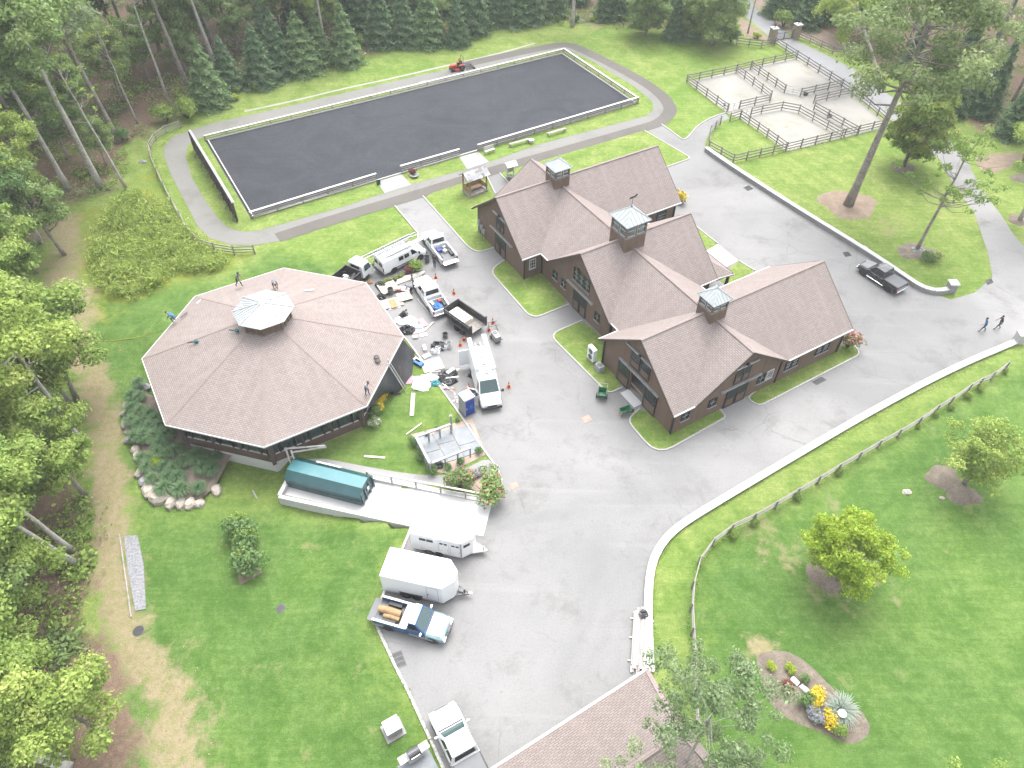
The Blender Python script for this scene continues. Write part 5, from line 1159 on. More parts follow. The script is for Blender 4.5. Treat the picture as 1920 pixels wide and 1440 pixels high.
# high-roof van
fr = U(923, 771); hv = (U(923, 771, 2.4)-U(906, 712, 2.4)).normalized(); rz6 = math.atan2(hv.y, hv.x)
v6 = van('ladder_van', 'tall white van with its front door open and a ladder on the roof', (fr-hv*(1.85+.95), rz6), 3.7, 6.0, 2.05, 2.55, .95, True, True, False)
M6 = v6.matrix_basis
ladder('roof_ladder', 'aluminium ladder lying lengthwise on the tall white van roof', M6@Vector((-3.3, -.05, 2.83)), M6@Vector((.9, -.05, 2.83)), .45, 14)
for y, x0, x1, lab in ((.72, -4.3, .3, 'long white gutter box on one edge of the tall van roof'), (-.72, -4.1, .1, 'long white gutter box on the open-door side of the tall van roof')): tag(MB().bar(M6@Vector((x0, y, 2.84)), M6@Vector((x1, y, 2.84)), .4, .16).build('gutter_box', MT['white_dull']), lab, 'roof box')
mb = MB(); pts = [(-2.3+.13*i, 1.035, 1.62+.1*math.sin(i*1.9)+.04*math.sin(i*.7)) for i in range(14)]; mb.tube(pts, .018, 5); mb.build('script_lettering', MT['black_plastic'], v6)
mb = MB()
for k in range(3): mb.bar((-1.9+.1*k, .99, 1.2), (-1.9+.1*k, 1.032, 1.2), .06, .12)
for s in (1,): mb2 = MB(); mb2.box((-3.1, -1.45, 1.45), (.06, .95, 1.9)); mb2.build('rear_door', MT['white_paint'], v6); mb2 = MB(); mb2.box((-3.14, -1.45, 1.8), (.03, .6, .6)); mb2.build('rear_window', MT['glass_car'], v6)
# horse trailer
def trailer_pose(a, b, side, wdt):
    a, b = U(*a), U(*b); d = (b-a).normalized(); n = Vector((-d.y, d.x, 0)); return (a+b)/2-n*side*wdt/2, math.atan2(d.y, d.x), (b-a).length
c7, rz7, L7 = trailer_pose((778, 1034), (866, 1053), -1, 2.2)
t7 = thing('horse_trailer', 'white horse trailer with wedge nose and small dark side windows', 'horse trailer', c7, rz7); x0, x1 = -L7/2-.2, L7/2
def wedge_body(root, x0, x1, w, z0, z1, nose, m='white_paint', name='body'):
    pl = [(x0, -w), (x1, -w), (x1+nose, -w*.35), (x1+nose, w*.35), (x1, w), (x0, w)]
    mb = MB(); mb.prism(pl, z0, z1); return mb.build(name, MT[m], root, bevel=.05)
wedge_body(t7, x0, x1, 1.08, .42, 2.55, .75); MB().prism([(x0+.03, -1.05), (x1, -1.05), (x1+.7, -.36), (x1+.7, .36), (x1, 1.05), (x0+.03, 1.05)], 2.552, 2.58).build('roof', MT['white_paint'], t7)
for s in (-1, 1):
    for xx, ww, zz, hh in ((x0+.95, .52, 2.0, .3), (x0+1.52, .52, 2.0, .3), (x1-1.55, .26, 1.95, .2), (x1-1.22, .26, 1.95, .2), (x1-.62, .26, 1.95, .2), (x1-.29, .26, 1.95, .2)): MB().box((xx, s*1.085, zz), (ww, .02, hh)).build('window', MT['glass_dark'], t7, bevel=.008)
    for xx, ww in ((x1-1.38, .8), (x1-.45, .78)):
        mb = MB()
        for q in (-1, 1): mb.box((xx+q*ww/2, s*1.084, 1.4), (.02, .014, 1.75)); mb.box((xx, s*1.084, 1.4+q*.87), (ww, .014, .02))
        mb.build('door', MT['light_grey'], t7); MB().box((xx+.3, s*1.1, 1.2), (.08, .03, .05)).build('door_handle', MT['chrome'], t7)
    MB().box((x1-.02, s*1.06, 1.48), (.12, .08, 2.0)).build('corner_trim', MT['galvanised'], t7); MB().box((x0+1.75, s*1.1, .82), (1.9, .16, .05)).build('fender', MT['white_dull'], t7)
    a_ = Vector((x1+.15, s*.95, 1.75)); b_ = Vector((x1+.55, s*.56, 1.75)); q = [a_, b_, b_+Vector((0, 0, .35)), a_+Vector((0, 0, .35))]; pane(t7, q if s < 0 else [q[1], q[0], q[3], q[2]], 'glass_dark', off=.012)
mb = MB(); mb.bar((x1+.3, -.6, .5), (x1+1.75, 0, .5), .12, .14); mb.bar((x1+.3, .6, .5), (x1+1.75, 0, .5), .12, .14); mb.add([(x1+.6, -.45, .6), (x1+1.55, -.06, .6), (x1+1.55, .06, .6), (x1+.6, .45, .6)], [(0, 1, 2, 3)]); mb.bar((x1+1.45, 0, .1), (x1+1.45, 0, 1.0), .09, .09); mb.build('tongue', MT['white_dull'], t7)
wheels(t7, (x0+1.35, x0+2.15), 1.98, .34, .22)
MB().box(((x0+x1)/2, 0, .4), (L7-.4, 1.9, .12)).build('chassis', MT['steel_dark'], t7)
c8, rz8, L8 = trailer_pose((719, 1112), (834, 1137), -1, 2.4)
t8 = thing('cargo_trailer', 'plain white enclosed cargo trailer with flat wedge front', 'cargo trailer', c8, rz8); x0, x1 = -L8/2, L8/2-.1
wedge_body(t8, x0, x1, 1.2, .38, 2.6, .75); MB().prism([(x0+.03, -1.17), (x1, -1.17), (x1+.72, -.4), (x1+.72, .4), (x1, 1.17), (x0+.03, 1.17)], 2.602, 2.63).build('roof', MT['white_paint'], t8)
for s in (-1, 1):
    mb = MB()
    for q in (-1, 1): mb.box((x1-.75+q*.42, s*1.206, 1.45), (.025, .016, 1.8)); mb.box((x1-.75, s*1.206, 1.45+q*.9), (.86, .016, .025))
    mb.build('door', MT['light_grey'], t8); MB().box((x1-1.1, s*1.22, 1.3), (.06, .05, .12)).build('door_handle', MT['steel_dark'], t8)
    MB().box(((x0+x1)/2-.3, s*1.206, .55), (L8-.4, .014, .1)).build('skirt_trim', MT['galvanised'], t8); MB().box((x0+2.2, s*1.207, .62), (1.75, .016, .46)).build('wheel_arch', MT['black_plastic'], t8)
mb = MB(); mb.bar((x1+.3, -.6, .48), (x1+1.7, 0, .46), .1, .12); mb.bar((x1+.3, .6, .48), (x1+1.7, 0, .46), .1, .12); mb.bar((x1+1.3, 0, .08), (x1+1.3, 0, .95), .1, .1); mb.box((x1+1.05, 0, .6), (.35, .3, .2)); mb.build('tongue', MT['steel_dark'], t8); MB().box((x1+1.75, 0, .5), (.3, .14, .12)).build('coupler', MT['white_dull'], t8)
wheels(t8, (x0+1.8, x0+2.6), 2.24, .35, .2)
# two-tone blue truck with logs
v9 = pickup('pickup_truck', 'old blue and white two-tone pickup carrying logs in its bed', place((738, 1181), (804, 1200), -1, 1.6, 3.3), 'blue_paint', 3.35, 1.98, crew=False, cab=(-.25, 1.05), upper='pale_blue_paint', roofp='pale_blue_paint', lower='light_grey', tailgate=False, ro=1.1, fo=.85)
M9 = v9.matrix_basis
MB().box((-3.05, 0, .62), (.55, 1.75, .06)).build('tailgate', MT['grey_plastic'], v9)
for s in (-1, 1): MB().box((-1.55, s*.92, 1.13), (2.5, .15, .05)).build('bed_top', MT['white_paint'], v9)
MB().box((-.5, 0, 1.105), (.55, 1.9, .04)).build('cab_shelf', MT['white_paint'], v9)
for y, r_, x0, x1 in ((.05, .27, -2.7, -1.0), (-.32, .18, -2.2, -1.0)):
    lg = MB().tube([M9@Vector((x0, y, .65+r_)), M9@Vector(((x0+x1)/2, y+.03, .66+r_)), M9@Vector((x1, y, .65+r_))], [r_, r_*1.05, r_*.95], 12).build('log', MT['new_wood'], smooth=False); tag(lg, 'thick peeled log lying in the blue pickup bed' if r_ > .2 else 'thinner log beside a thick one in the blue pickup bed', 'log')
mb = MB(); mb.tube([(2.62, -.55, .85), (2.7, -.1, .95), (2.68, .3, .85), (2.72, .6, .75)], .06, 6); mb.box((2.66, .05, .8), (.2, .5, .14)); mb.build('winch', MT['steel_dark'], v9)
# white pickup at the bottom edge
fr = U(829, 1330, .8); hv = (U(825, 1345, 1.0)-U(870, 1440, 1.0)).normalized()
v10 = pickup('pickup_truck', 'white pickup with dark bed cover parked beside the garage', (Vector((fr.x, fr.y, 0))-hv*2.75, math.atan2(hv.y, hv.x)), 'white_paint', 3.7, 2.0, cover='grey_plastic', cab=(-.75, 1.3), fo=1.0)
v11 = pickup('pickup_truck', 'black crew-cab pickup with bed cover parked along the stone wall', place((1661, 545), (1618, 517), 1, 1.6, 3.2), 'black_paint', 3.25, 1.88, cover='grey_plastic', cab=(-.75, 1.1), fo=.85, ro=1.0)
for s in (-1, 1): MB().tube([(-1.0, s*.98, .42), (1.05, s*.98, .42)], .05, 8).build('side_step', MT['chrome'], v11)
# orange tractor with mower deck and drag
pt = U(858, 131); dl = (U(840, 133)-U(872, 127)).normalized()
t12 = thing('tractor', 'small orange tractor with roll bar dragging a rake on the riding track', 'tractor', pt, math.atan2(dl.y, dl.x))
mb = MB(); mb.loft([ring_sec(.2, .3, .5, 1.0, .1), ring_sec(1.0, .28, .5, .98, .1), ring_sec(1.25, .24, .5, .85, .1)]); mb.build('hood', MT['tractor_orange'], t12, bevel=.03)
MB().box((.1, 0, .45), (2.2, .35, .2)).build('chassis', MT['steel_dark'], t12); wheels(t12, (-.55,), 1.1, .42, .3); 
t_, m_ = wheel_meshes(.27, .2)
for s in (-1, 1): e = link('wheel', t_, t12, (.95, s*.48, .27), 0 if s > 0 else math.pi); link('rim', m_, e); MB().box((-.55, s*.52, .88), (.85, .28, .08)).build('fender', MT['tractor_orange'], t12, bevel=.03)
MB().lathe((.15, 0, .16), [(.7, 0), (.78, .03), (.74, .14), (.3, .2)], 16).build('mower_deck', MT['red'], t12); mb = MB(); mb.box((-.45, 0, .85), (.42, .45, .12)); mb.box((-.65, 0, 1.1), (.1, .45, .45)); mb.build('seat', MT['black_plastic'], t12, bevel=.03)
mb = MB(); mb.tube([(-.75, -.45, .6), (-.8, -.45, 2.05), (-.8, .45, 2.05), (-.75, .45, .6)], .045, 6); mb.build('roll_bar', MT['black_metal'], t12); mb = MB(); mb.tube([(.15, 0, .95), (-.05, 0, 1.15)], .03, 6); mb.lathe((-.07, 0, 1.15), [(.17, 0), (.19, .02), (.17, .04)], 12); mb.build('steering_wheel', MT['black_plastic'], t12)
dg = thing('arena_drag', 'dark metal arena drag towed behind the orange tractor', 'drag', pt-dl*1.9, math.atan2(dl.y, dl.x))
for x in (-.5, 0, .5): MB().box((x, 0, .3), (.1, 1.7, .1)).build('crossbar', MT['steel_dark'], dg)
for y in (-.8, -.3, .3, .8): MB().box((0, y, .38), (1.2, .08, .08)).build('beam', MT['steel_dark'], dg)
for x in (-.5, 0, .5):
    for y in np.linspace(-.75, .75, 7): MB().bar((x, y, .3), (x-.06, y, .01), .03, .03).build('tine', MT['steel_dark'], dg)
MB().bar((.6, 0, .4), (1.3, 0, .5), .07, .07).build('hitch', MT['steel_dark'], dg); MB().tube([(-.55, -.85, .16), (-.55, .85, .16)], .15, 8).build('roller', MT['black_metal'], dg)
# green compactor container
c13, rz13, L13 = None, None, None
a, b = U(541, 914, -.75), U(680, 950, -.3); d_ = (b-a).normalized(); rz13 = math.atan2(d_.y, d_.x); L13 = (b-a).length; n_ = Vector((-d_.y, d_.x, 0))
t13 = thing('waste_container', 'dark teal roll-off waste container with sloped lid in the loading ramp', 'container', (a+b)/2+n_*1.15+Vector((0, 0, -.05)), rz13)
t13.rotation_euler[1] = -math.asin(max(-.12, min(.12, (b-a).z/L13)))
hl = L13/2; sec = [(-1.15, .15), (1.15, .15), (1.2, 1.25), (.55, 1.75), (-.55, 1.75), (-1.2, 1.25)]
mb = MB(); mb.loft([[(x, y, z) for y, z in sec] for x in (-hl, hl)]); mb.build('body', MT['teal_paint'], t13, bevel=.02)
for s in (-1, 1):
    P_ = [Vector((-hl-.02, s*1.215, 1.245)), Vector((hl+.02, s*1.215, 1.245)), Vector((hl+.02, s*.55, 1.765)), Vector((-hl-.02, s*.55, 1.765))]; mb = MB(); mb.slab(P_ if s < 0 else P_[::-1], .03); mb.build('lid', MT['teal_paint' if s < 0 else 'teal_paint'], t13)
    MB().box((0, s*1.19, .7), (L13, .06, .08)).build('side_rail', MT['teal_paint'], t13)
mb = MB(); mb.slab([(-hl, -.55, 1.77), (hl, -.55, 1.77), (hl, .55, 1.77), (-hl, .55, 1.77)], .02); mb.build('lid_top', MT['teal_top'], t13)
for y in (-.95, -.35, .35, .95): MB().box((hl+.05, y, .75), (.12, .12, 1.2)).build('rib', MT['teal_paint'], t13)
for y in (-.8, .8):
    for x in (-hl+.4, hl-.1): MB().lathe((x, y-.1, .02), [(.14, 0), (.14, .2)], 10, axis='y').build('roller', MT['black_metal'], t13)
MB().box((hl+.09, .1, .95), (.06, .3, .4)).build('notice', MT['white_dull'], t13)
# ------------------------------------------------------------------ yard things
def single(name, mb, m, label, cat, loc=(0, 0, 0), rz=0, group=None, bevel=0, smooth=False):
    return tag(mb.build(name, [MT[x] for x in (m if isinstance(m, (list, tuple)) else [m])], loc=loc, rz=rz, bevel=bevel, smooth=smooth), label, cat, group)
# cones
def cone(loc, label, group=None):
    o = thing('traffic_cone', label, 'traffic cone', loc, random.uniform(0, 1.5), group)
    MB().box((0, 0, .02), (.38, .38, .04)).build('base', MT['orange'], o); MB().lathe((0, 0, .04), [(.15, 0), (.03, .68), (.025, .7)], 14).build('body', MT['orange'], o, smooth=True); MB().lathe((0, 0, .04), [(.104, .28), (.082, .42)], 14).build('reflective_band', MT['white_dull'], o, smooth=True)
for (u, v), lab in {(817, 522): 'orange traffic cone beside the leafy island shrub', (851, 551): 'orange traffic cone standing alone on open asphalt beside the hitched pickup', (924, 606): 'orange traffic cone behind the dump trailer tailgate', (954, 726): 'orange traffic cone on the barn side of the tall white van', (863, 648): 'orange traffic cone leaning by the dump trailer wheel', (870, 638): 'reddish traffic cone touching the dump trailer side', (879, 728): 'faded red cone beside the open van door', (917, 560+60): 'orange traffic cone next to the wheeled cart'}.items(): cone(U(u, v, .012), lab)
# portable toilet
pt_ = U(868, 782, .012); po = thing('portable_toilet', 'white portable toilet with blue door panel on the lawn kerb', 'portable toilet', pt_+Vector((.35, .75, 0)), R(31.2-90+3))
MB().box((0, 0, 1.05), (1.1, 1.1, 2.1)).build('cabin', MT['light_grey'], po, bevel=.03); mb = MB(); mb.box((0, 0, 2.17), (1.14, 1.14, .14), top=.8); mb.box((0, 0, 2.28), (.8, .8, .1), top=.6); mb.build('roof', MT['white_paint'], po, bevel=.03)
MB().box((.56, 0, 1.02), (.03, .9, 1.85)).build('door', MT['bright_blue'], po, bevel=.01); MB().box((.585, .1, 1.05), (.03, .3, .5)).build('door_sign', MT['tarp_blue'], po); MB().box((.59, -.36, 1.0), (.04, .06, .14)).build('door_handle', MT['white_dull'], po); MB().box((0, 0, .05), (1.2, 1.2, .1)).build('base', MT['grey_plastic'], po); MB().tube([(-.4, .4, 2.1), (-.4, .4, 2.6)], .05, 8).build('vent_pipe', MT['white_dull'], po)
# slate patio with pale screens
pa = [U(778, 822), U(882, 796), U(906, 846), U(812, 876)]
pt0 = thing('slate_patio', 'grey slate patio of large slabs beside the driveway kerb', 'patio', (0, 0, 0))
e0, e1 = pa[1]-pa[0], pa[3]-pa[0]
cuts_u = [0, .3, .62, 1.0]; rowsv = {0: [0, .55, 1], 1: [0, .4, 1], 2: [0, .62, 1]}
def bil(u, v): return pa[0].lerp(pa[1], u).lerp(pa[3].lerp(pa[2], u), v)
for i in range(3):
    rv = rowsv[i]
    for j in range(2):
        g = .006; q = [bil(cuts_u[i]+g, rv[j]+g), bil(cuts_u[i+1]-g, rv[j]+g), bil(cuts_u[i+1]-g, rv[j+1]-g), bil(cuts_u[i]+g, rv[j+1]-g)][::-1]
        n = len(q); A = sum(q[k].x*q[(k+1) % n].y-q[(k+1) % n].x*q[k].y for k in range(n)); q = q if A > 0 else q[::-1]
        mb = MB(); mb.slab([Vector((p.x, p.y, .07+random.uniform(0, .008))) for p in q], .06, d=(0, 0, -1)); mb.build('slab', MT['slate'], pt0)
sheet('gravel_bed', [U(770, 815), U(885, 785), U(912, 852), U(840, 888), U(808, 884)], .02, 'pink_gravel')
def screen(label, a, b, h, n, solid):
    o = thing('garden_screen', label, 'screen', a); d = b-a
    for i in range(n+1): q = d*(i/n); MB().box((q.x, q.y, h/2), (.13, .13, h)).build('post', MT['light_grey'], o)
    beam('top_rail', Vector((0, 0, h)), d+Vector((0, 0, h)), .22, .12, 'light_grey', o)
    if solid:
        for i in range(n*3): beam('board', d*(i/(n*3)+.008)+Vector((0, 0, h/2)), d*((i+1)/(n*3)-.008)+Vector((0, 0, h/2)), .05, h-.15, 'light_grey', o)
screen('solid pale board screen along the lawn side of the slate patio', U(782, 838), U(808, 888), 1.45, 4, True); screen('open pale rail on posts at the toilet side of the slate patio', U(784, 835), U(846, 812), 1.2, 3, False); screen('open pale rail on posts at the footpath side of the slate patio', U(812, 884), U(882, 856), 1.2, 3, False)
o = thing('screen_post', 'single tall grey post at the corner of the slate patio', 'post', U(847, 806)); MB().box((0, 0, .95), (.14, .14, 1.9)).build('shaft', MT['galvanised'], o); MB().box((0, 0, 1.93), (.2, .2, .05)).build('cap', MT['light_grey'], o)
crumple('black_sack', 'black sack tucked in the corner of the slate patio screen', U(822, 872, .08), .45, .4, .4, 'black_bag', 'sack', seed=5)
# planks on the lawn
def plank(label, a, b, w=.28, h=.05, m='pale_wood', z=.06, cat='plank', name='plank'):
    p, q = G(*a, z), G(*b, z); return single(name, MB().bar(Vector((0, 0, 0)), q-p, w, h), m, label, cat, p)
plank('wide pale plank lying on the lawn below the ladder', (775, 738), (772, 780), .35, .06, 'foam_board'); plank('thin pale batten on the lawn touching the patio screen', (762, 815), (791, 794), .1, .05, 'foam_board'); plank('double pale batten lying on the lawn near the footpath', (683, 856), (722, 859), .18, .05, 'foam_board'); plank('long white pole lying beside the hitched pickup', (783, 562), (811, 595), .08, .06, 'white_dull'); plank('thin pale edging timber beside the gravel drain', (225, 1003), (247, 1158), .1, .12, 'pale_wood', .08); plank('short grey stake lying on the lower lawn', (474, 920), (482, 935), .12, .06, 'light_grey')
for a, b, lab in (((876, 742), (865, 758), 'white batten leaning toward the portable toilet'), ((872, 735), (862, 752), 'white batten behind another by the portable toilet')): plank(lab, a, b, .1, .06, 'white_dull', .1)
# net-draped side of the round building and its ladder
nk = [oc(RE-.15, 8, 3.15)+OC, oc(RE-.15, 7, 3.15)+OC]
gnd = [U(778, 660, .05), U(772, 705, .05), U(748, 735, .05), U(712, 740, .05)]
top = [nk[0].lerp(nk[1], t) for t in (0, .33, .66, 1)]
mb = MB(); rows = 8; cols = 12; vs = []; 
def pl_at(P, t): k = t*(len(P)-1); i = min(int(k), len(P)-2); return P[i].lerp(P[i+1], k-i)
for i in range(rows+1):
    for j in range(cols+1):
        p = pl_at(top, j/cols).lerp(pl_at(gnd, j/cols), i/rows); s = math.sin(math.pi*i/rows); vs.append(p+Vector((.12*math.sin(j*1.7)*s, .12*math.cos(j*1.3)*s, -.22*s+.05*math.sin(j*2.3+i)*s)))
fs = [(i*(cols+1)+j, (i+1)*(cols+1)+j, (i+1)*(cols+1)+j+1, i*(cols+1)+j+1) for i in range(rows) for j in range(cols)]
mb.add(vs, fs); single('debris_net', mb, 'net_black', 'black debris sheet hung from the eave of the eight-sided building', 'sheet', smooth=True)
ladder('eave_ladder', 'aluminium ladder leaning on the eave of the eight-sided building', G(760, 730, .05), U(727, 677, 3.75), .5, 12)
crumple('sack_bundle', 'dark folded sheet on the lawn under the eave', G(742, 738, .03), .5, .25, .15, 'black_bag', 'sheet', seed=8)
plank('yellow-edged pole leaning on the black sheet', (712, 722), (742, 738), .06, .06, 'yellow', .5)
# sheet goods and rubbish in the yard
def board(label, uv, dx, dy, dz, m, rz=31, cat='board', z=.02, name='board', group=None): return single(name, MB().box((0, 0, dz/2), (dx, dy, dz)), m, label, cat, U(*uv, z), R(rz), group, bevel=.008)
for k in range(4): board('sheet of stained plywood stacked at the eave of the eight-sided building', (735, 568), 2.2, 1.4, .03, 'foam_board' if k < 3 else 'cream_board', 22+random.uniform(-3, 3), 'plywood', .02+.035*k, 'plywood_sheet', 'stained plywood stack')
board('rusty brown plywood offcut on the stained stack', (737, 569), .7, 1.35, .02, 'new_wood', 22, 'plywood', .17, 'plywood_sheet')
for k in range(5): board('white insulation sheet in the square stack beside the hitched pickup', (758, 556), 1.45, 1.25, .05, 'plastic_sheet' if k % 2 else 'foam_board', 24+random.uniform(-2, 2), 'insulation sheet', .02+.055*k, 'insulation_sheet', 'square insulation stack')
board('white offcut board beside the stained plywood stack', (740, 577), 1.3, .4, .04, 'white_dull', 24); board('wide cream board propped among the yard rubbish', (728, 539), 1.9, 1.7, .05, 'cream_board', 30, z=.3)
for k in range(7):
    a, b = (742+k*1.2, 534-k*1.6), (790+k, 517-k*.9); o = plank('long white trim board in the bundle by the flower island', a, b, .24, .05, 'white_wood' if k % 2 else 'foam_board', .1+.05*(k % 4), 'trim board', 'trim_board'); o['group'] = 'trim board bundle'
o = thing('cooler', 'red cooler with white lid beside the grey bin', 'cooler', U(741, 546, .012), R(20)); MB().box((0, 0, .19), (.5, .35, .38)).build('tub', MT['red'], o, bevel=.02); MB().box((0, 0, .41), (.54, .39, .06)).build('lid', MT['white_dull'], o, bevel=.01)
crumple('folded_tarp', 'red and white folded tarp on the ground near the workers', U(757, 543, .02), .7, .35, .35, 'plastic_sheet', 'tarp', seed=11); crumple('folded_tarp', 'blue folded tarp beside the red and white one', U(764, 540, .02), .4, .3, .3, 'tarp_blue', 'tarp', seed=12); tag(MB().box((0, 0, .1), (.5, .35, .2)).build('red_crate', MT['red'], loc=U(752, 545, .02), rz=.4, bevel=.03), 'small red crate by the folded tarps', 'crate')
def bin_(uv, label, m='grey_plastic', r=.3, h=.75):
    o = thing('rubbish_bin', label, 'bin', U(*uv, .012)); MB().lathe((0, 0, 0), [(r*.82, 0), (r, h), (r*1.08, h), (r*1.08, h-.06), (r*.95, h-.05), (r*.8, .06)], 16).build('tub', MT[m], o, smooth=False)
    for s in (-1, 1): MB().box((s*r*1.1, 0, h-.16), (.06, .2, .05)).build('handle', MT[m], o)
bin_((801, 491), 'blue-grey rubbish bin beside the man by the open-tailgate pickup'); bin_((733, 551), 'grey rubbish bin beside the red cooler')
def bucket(uv, label, m='white_dull', r=.16, h=.36, z=.012):
    o = thing('bucket', label, 'bucket', U(*uv, z)); MB().lathe((0, 0, 0), [(r*.85, 0), (r, h), (r*1.06, h), (r*1.06, h-.05), (r*.93, h-.04), (r*.8, .03)], 14).build('pail', MT[m], o); MB().tube([(r*1.05*math.cos(a), .02, h-.05-.5*r*math.sin(a)) for a in np.linspace(0, math.pi, 9)], .008, 5).build('handle', MT['steel_dark'], o)
bucket((835, 632), 'blue-grey bucket standing alone behind the dump trailer', 'grey_plastic', .28, .5); bucket((842, 647), 'white pail at the edge of the rubbish bags', r=.24, h=.42); bucket((843, 653), 'open white pail in front of another at the rubbish bags', r=.22, h=.4); bucket((832, 655), 'small white pail against the black bag', r=.2, h=.35)
def bag(uv, label, m='black_bag', r=.45, h=.45, seed=0, group=None): return crumple('rubbish_bag', label, U(*uv, .012), r, r*.85, h, m, 'rubbish bag', seed=seed, group=group)
bag((822, 651), 'large glossy black rubbish bag beside the white pails', r=.75, h=.55, seed=21); bag((816, 660), 'white rubbish sack against the large black bag', 'plastic_sheet', .42, .5, 22); bag((822, 656), 'second white sack squeezed beside the black bag', 'plastic_sheet', .35, .5, 23); bag((835, 652), 'small white sack between the pails', 'plastic_sheet', .28, .35, 24)
bag((763, 620), 'black rubbish bag at the eave corner of the eight-sided building', r=.8, h=.55, seed=25); bag((752, 602), 'crumpled white plastic at the feet of the kneeling worker', 'plastic_sheet', .7, .3, 26); bag((765, 604), 'crumpled white plastic sheet spread beside the black bag', 'plastic_sheet', .9, .25, 27); bag((757, 592), 'black sack behind the kneeling worker', r=.5, h=.35, seed=28)
bag((716, 536), 'dark rubbish heap under the roof edge by the tipping truck', 'black_bag', .7, .45, 29); bag((722, 545), 'grey crumpled sheet in the heap under the roof edge', 'light_grey', .5, .3, 30); bag((716, 557), 'dark blue sack under the roof edge by the plywood', 'black_bag', .5, .4, 31); crumple('canvas_roll', 'tan canvas roll at the corner of the tipping truck', U(692, 530, .02), .4, .3, .3, 'new_wood', 'canvas', seed=33)
board('white and red printed board lying in the yard', (783, 617), 1.15, 1.2, .05, 'white_dull', 18); board('red stripe foam strip on the printed board', (778, 620), .2, 1.0, .03, 'pink_foam', 18, 'foam strip', .075); board('blue strip lying across the printed board', (783, 616), .9, .12, .03, 'tarp_blue', 5, 'strip', .075); board('pink foam sheet beside the printed board', (793, 605), .6, 1.3, .06, 'pink_foam', 35, 'foam sheet'); board('grey length of downpipe on the asphalt', (804, 613), 1.7, .16, .1, 'galvanised', 58, 'pipe'); board('small white box below the printed board', (779, 633), .5, .4, .2, 'white_dull', 10, 'box'); board('flat white tile below the printed board', (794, 628), .75, .5, .05, 'white_dull', 20, 'tile')
board('upright white roll standing near the lawn kerb', (796, 654), .28, .8, .25, 'plastic_sheet', 15, 'roll'); board('white packet on the asphalt by the kerb', (800, 668), .8, .5, .1, 'white_dull', 35, 'packet'); board('large cream board half on the lawn kerb', (811, 686), 2.0, 1.4, .06, 'cream_board', 22); board('grey board edge under the large cream board', (806, 676), 2.0, .3, .04, 'light_grey', 25)
board('open tool chest with blue tray on the lawn edge', (785, 683), 1.0, .5, .3, ['tarp_blue'], -38, 'tool chest'); board('white cooler on the lawn edge beside the tool chest', (783, 678), .8, .4, .3, 'white_dull', -35, 'cooler'); crumple('red_cloth', 'red cloth behind the white cooler', U(778, 674, .03), .3, .25, .2, 'red', 'cloth', seed=41)
for k, (u, v, r_, m, lab) in enumerate(((790, 722, .95, 'plastic_sheet', 'large crumpled white plastic heap on the lawn'), (800, 708, .6, 'plastic_sheet', 'white plastic scraps above the large plastic heap'), (783, 712, .5, 'plastic_sheet', 'white plastic scraps to the ladder side of the plastic heap'), (812, 710, .6, 'foam_board', 'pale torn foam beside the plastic heap'), (816, 719, .5, 'teal_tool', 'pale teal cloth at the kerb end of the lawn'), (768, 712, .7, 'pink_foam', 'tangle of pink string on the lawn by the ladder foot'))): crumple('plastic_heap', lab, U(u, v, .03), r_, r_*.75, .22 if m != 'pink_foam' else .06, m, 'rubbish', seed=50+k)
for k, (u, v, r_, h_, lab) in enumerate(((838, 703, .75, .4, 'black bags piled beside the tall van'), (848, 700, .5, .35, 'black bag at the van side of the pile'), (842, 715, .75, .35, 'low black bag pile below another pile'), (830, 712, .4, .3, 'small black bag against the white plastic'), (883, 705, .3, .25, 'small black sack under the tall van door'))): bag((u, v), lab, r=r_, h=h_, seed=60+k)
board('white box lying on the black bag pile', (845, 697), .9, .35, .2, 'white_dull', 45, 'box', .35); board('silver rail lying on the black bags', (848, 708), 1.2, .08, .06, 'aluminium', 10, 'rail', .4); board('silver pipe at the edge of the black bags', (836, 725), 1.0, .14, .12, 'galvanised', -50, 'pipe'); board('grey flat board between the cream board and the black bags', (822, 697), 1.6, .12, .06, 'light_grey', 5); board('pink carton by the kerb near the portable toilet', (833, 728), .4, .3, .15, 'pink_foam', 20, 'carton')
for k in range(26):   # small litter
    u, v = random.uniform(800, 862), random.uniform(690, 760)
    if u < 800+(v-690)*.55+14: u = 800+(v-690)*.55+14+random.uniform(4, 18)
    if u > 868: continue
    o = board('small scrap of torn packaging on the asphalt near the portable toilet', (u, v), random.uniform(.12, .35), random.uniform(.08, .2), random.uniform(.02, .1), random.choice(['white_dull', 'light_grey', 'new_wood', 'galvanised', 'pink_foam']), random.uniform(0, 180), 'scrap', .014, 'packaging_scrap', 'packaging scraps by the toilet')
# wheeled cart and saw stand beside the trailer
o = thing('wheeled_cart', 'grey wheeled generator cart standing by the tall van', 'cart', U(930, 638, .012), R(-60)); MB().box((0, 0, .55), (1.1, .6, .6)).build('housing', MT['light_grey'], o, bevel=.05); wheels(o, (-.45,), .7, .2, .1); MB().tube([(.5, -.25, .5), (.95, -.25, .85), (.95, .25, .85), (.5, .25, .5)], .03, 6).build('handle', MT['steel_dark'], o); MB().box((.4, 0, .15), (.1, .5, .3)).build('stand', MT['steel_dark'], o); MB().box((-.2, 0, .87), (.4, .35, .06)).build('engine_cover', MT['grey_plastic'], o)
o = thing('saw_stand', 'folding metal saw stand beside the orange cone', 'stand', U(923, 618, .012), R(20))
for s in (-1, 1): MB().bar((s*.5, -.3, 0), (s*.3, .3, .75), .04, .04).build('leg', MT['steel_dark'], o); MB().bar((s*.5, .3, 0), (s*.3, -.3, .75), .04, .04).build('leg', MT['steel_dark'], o)
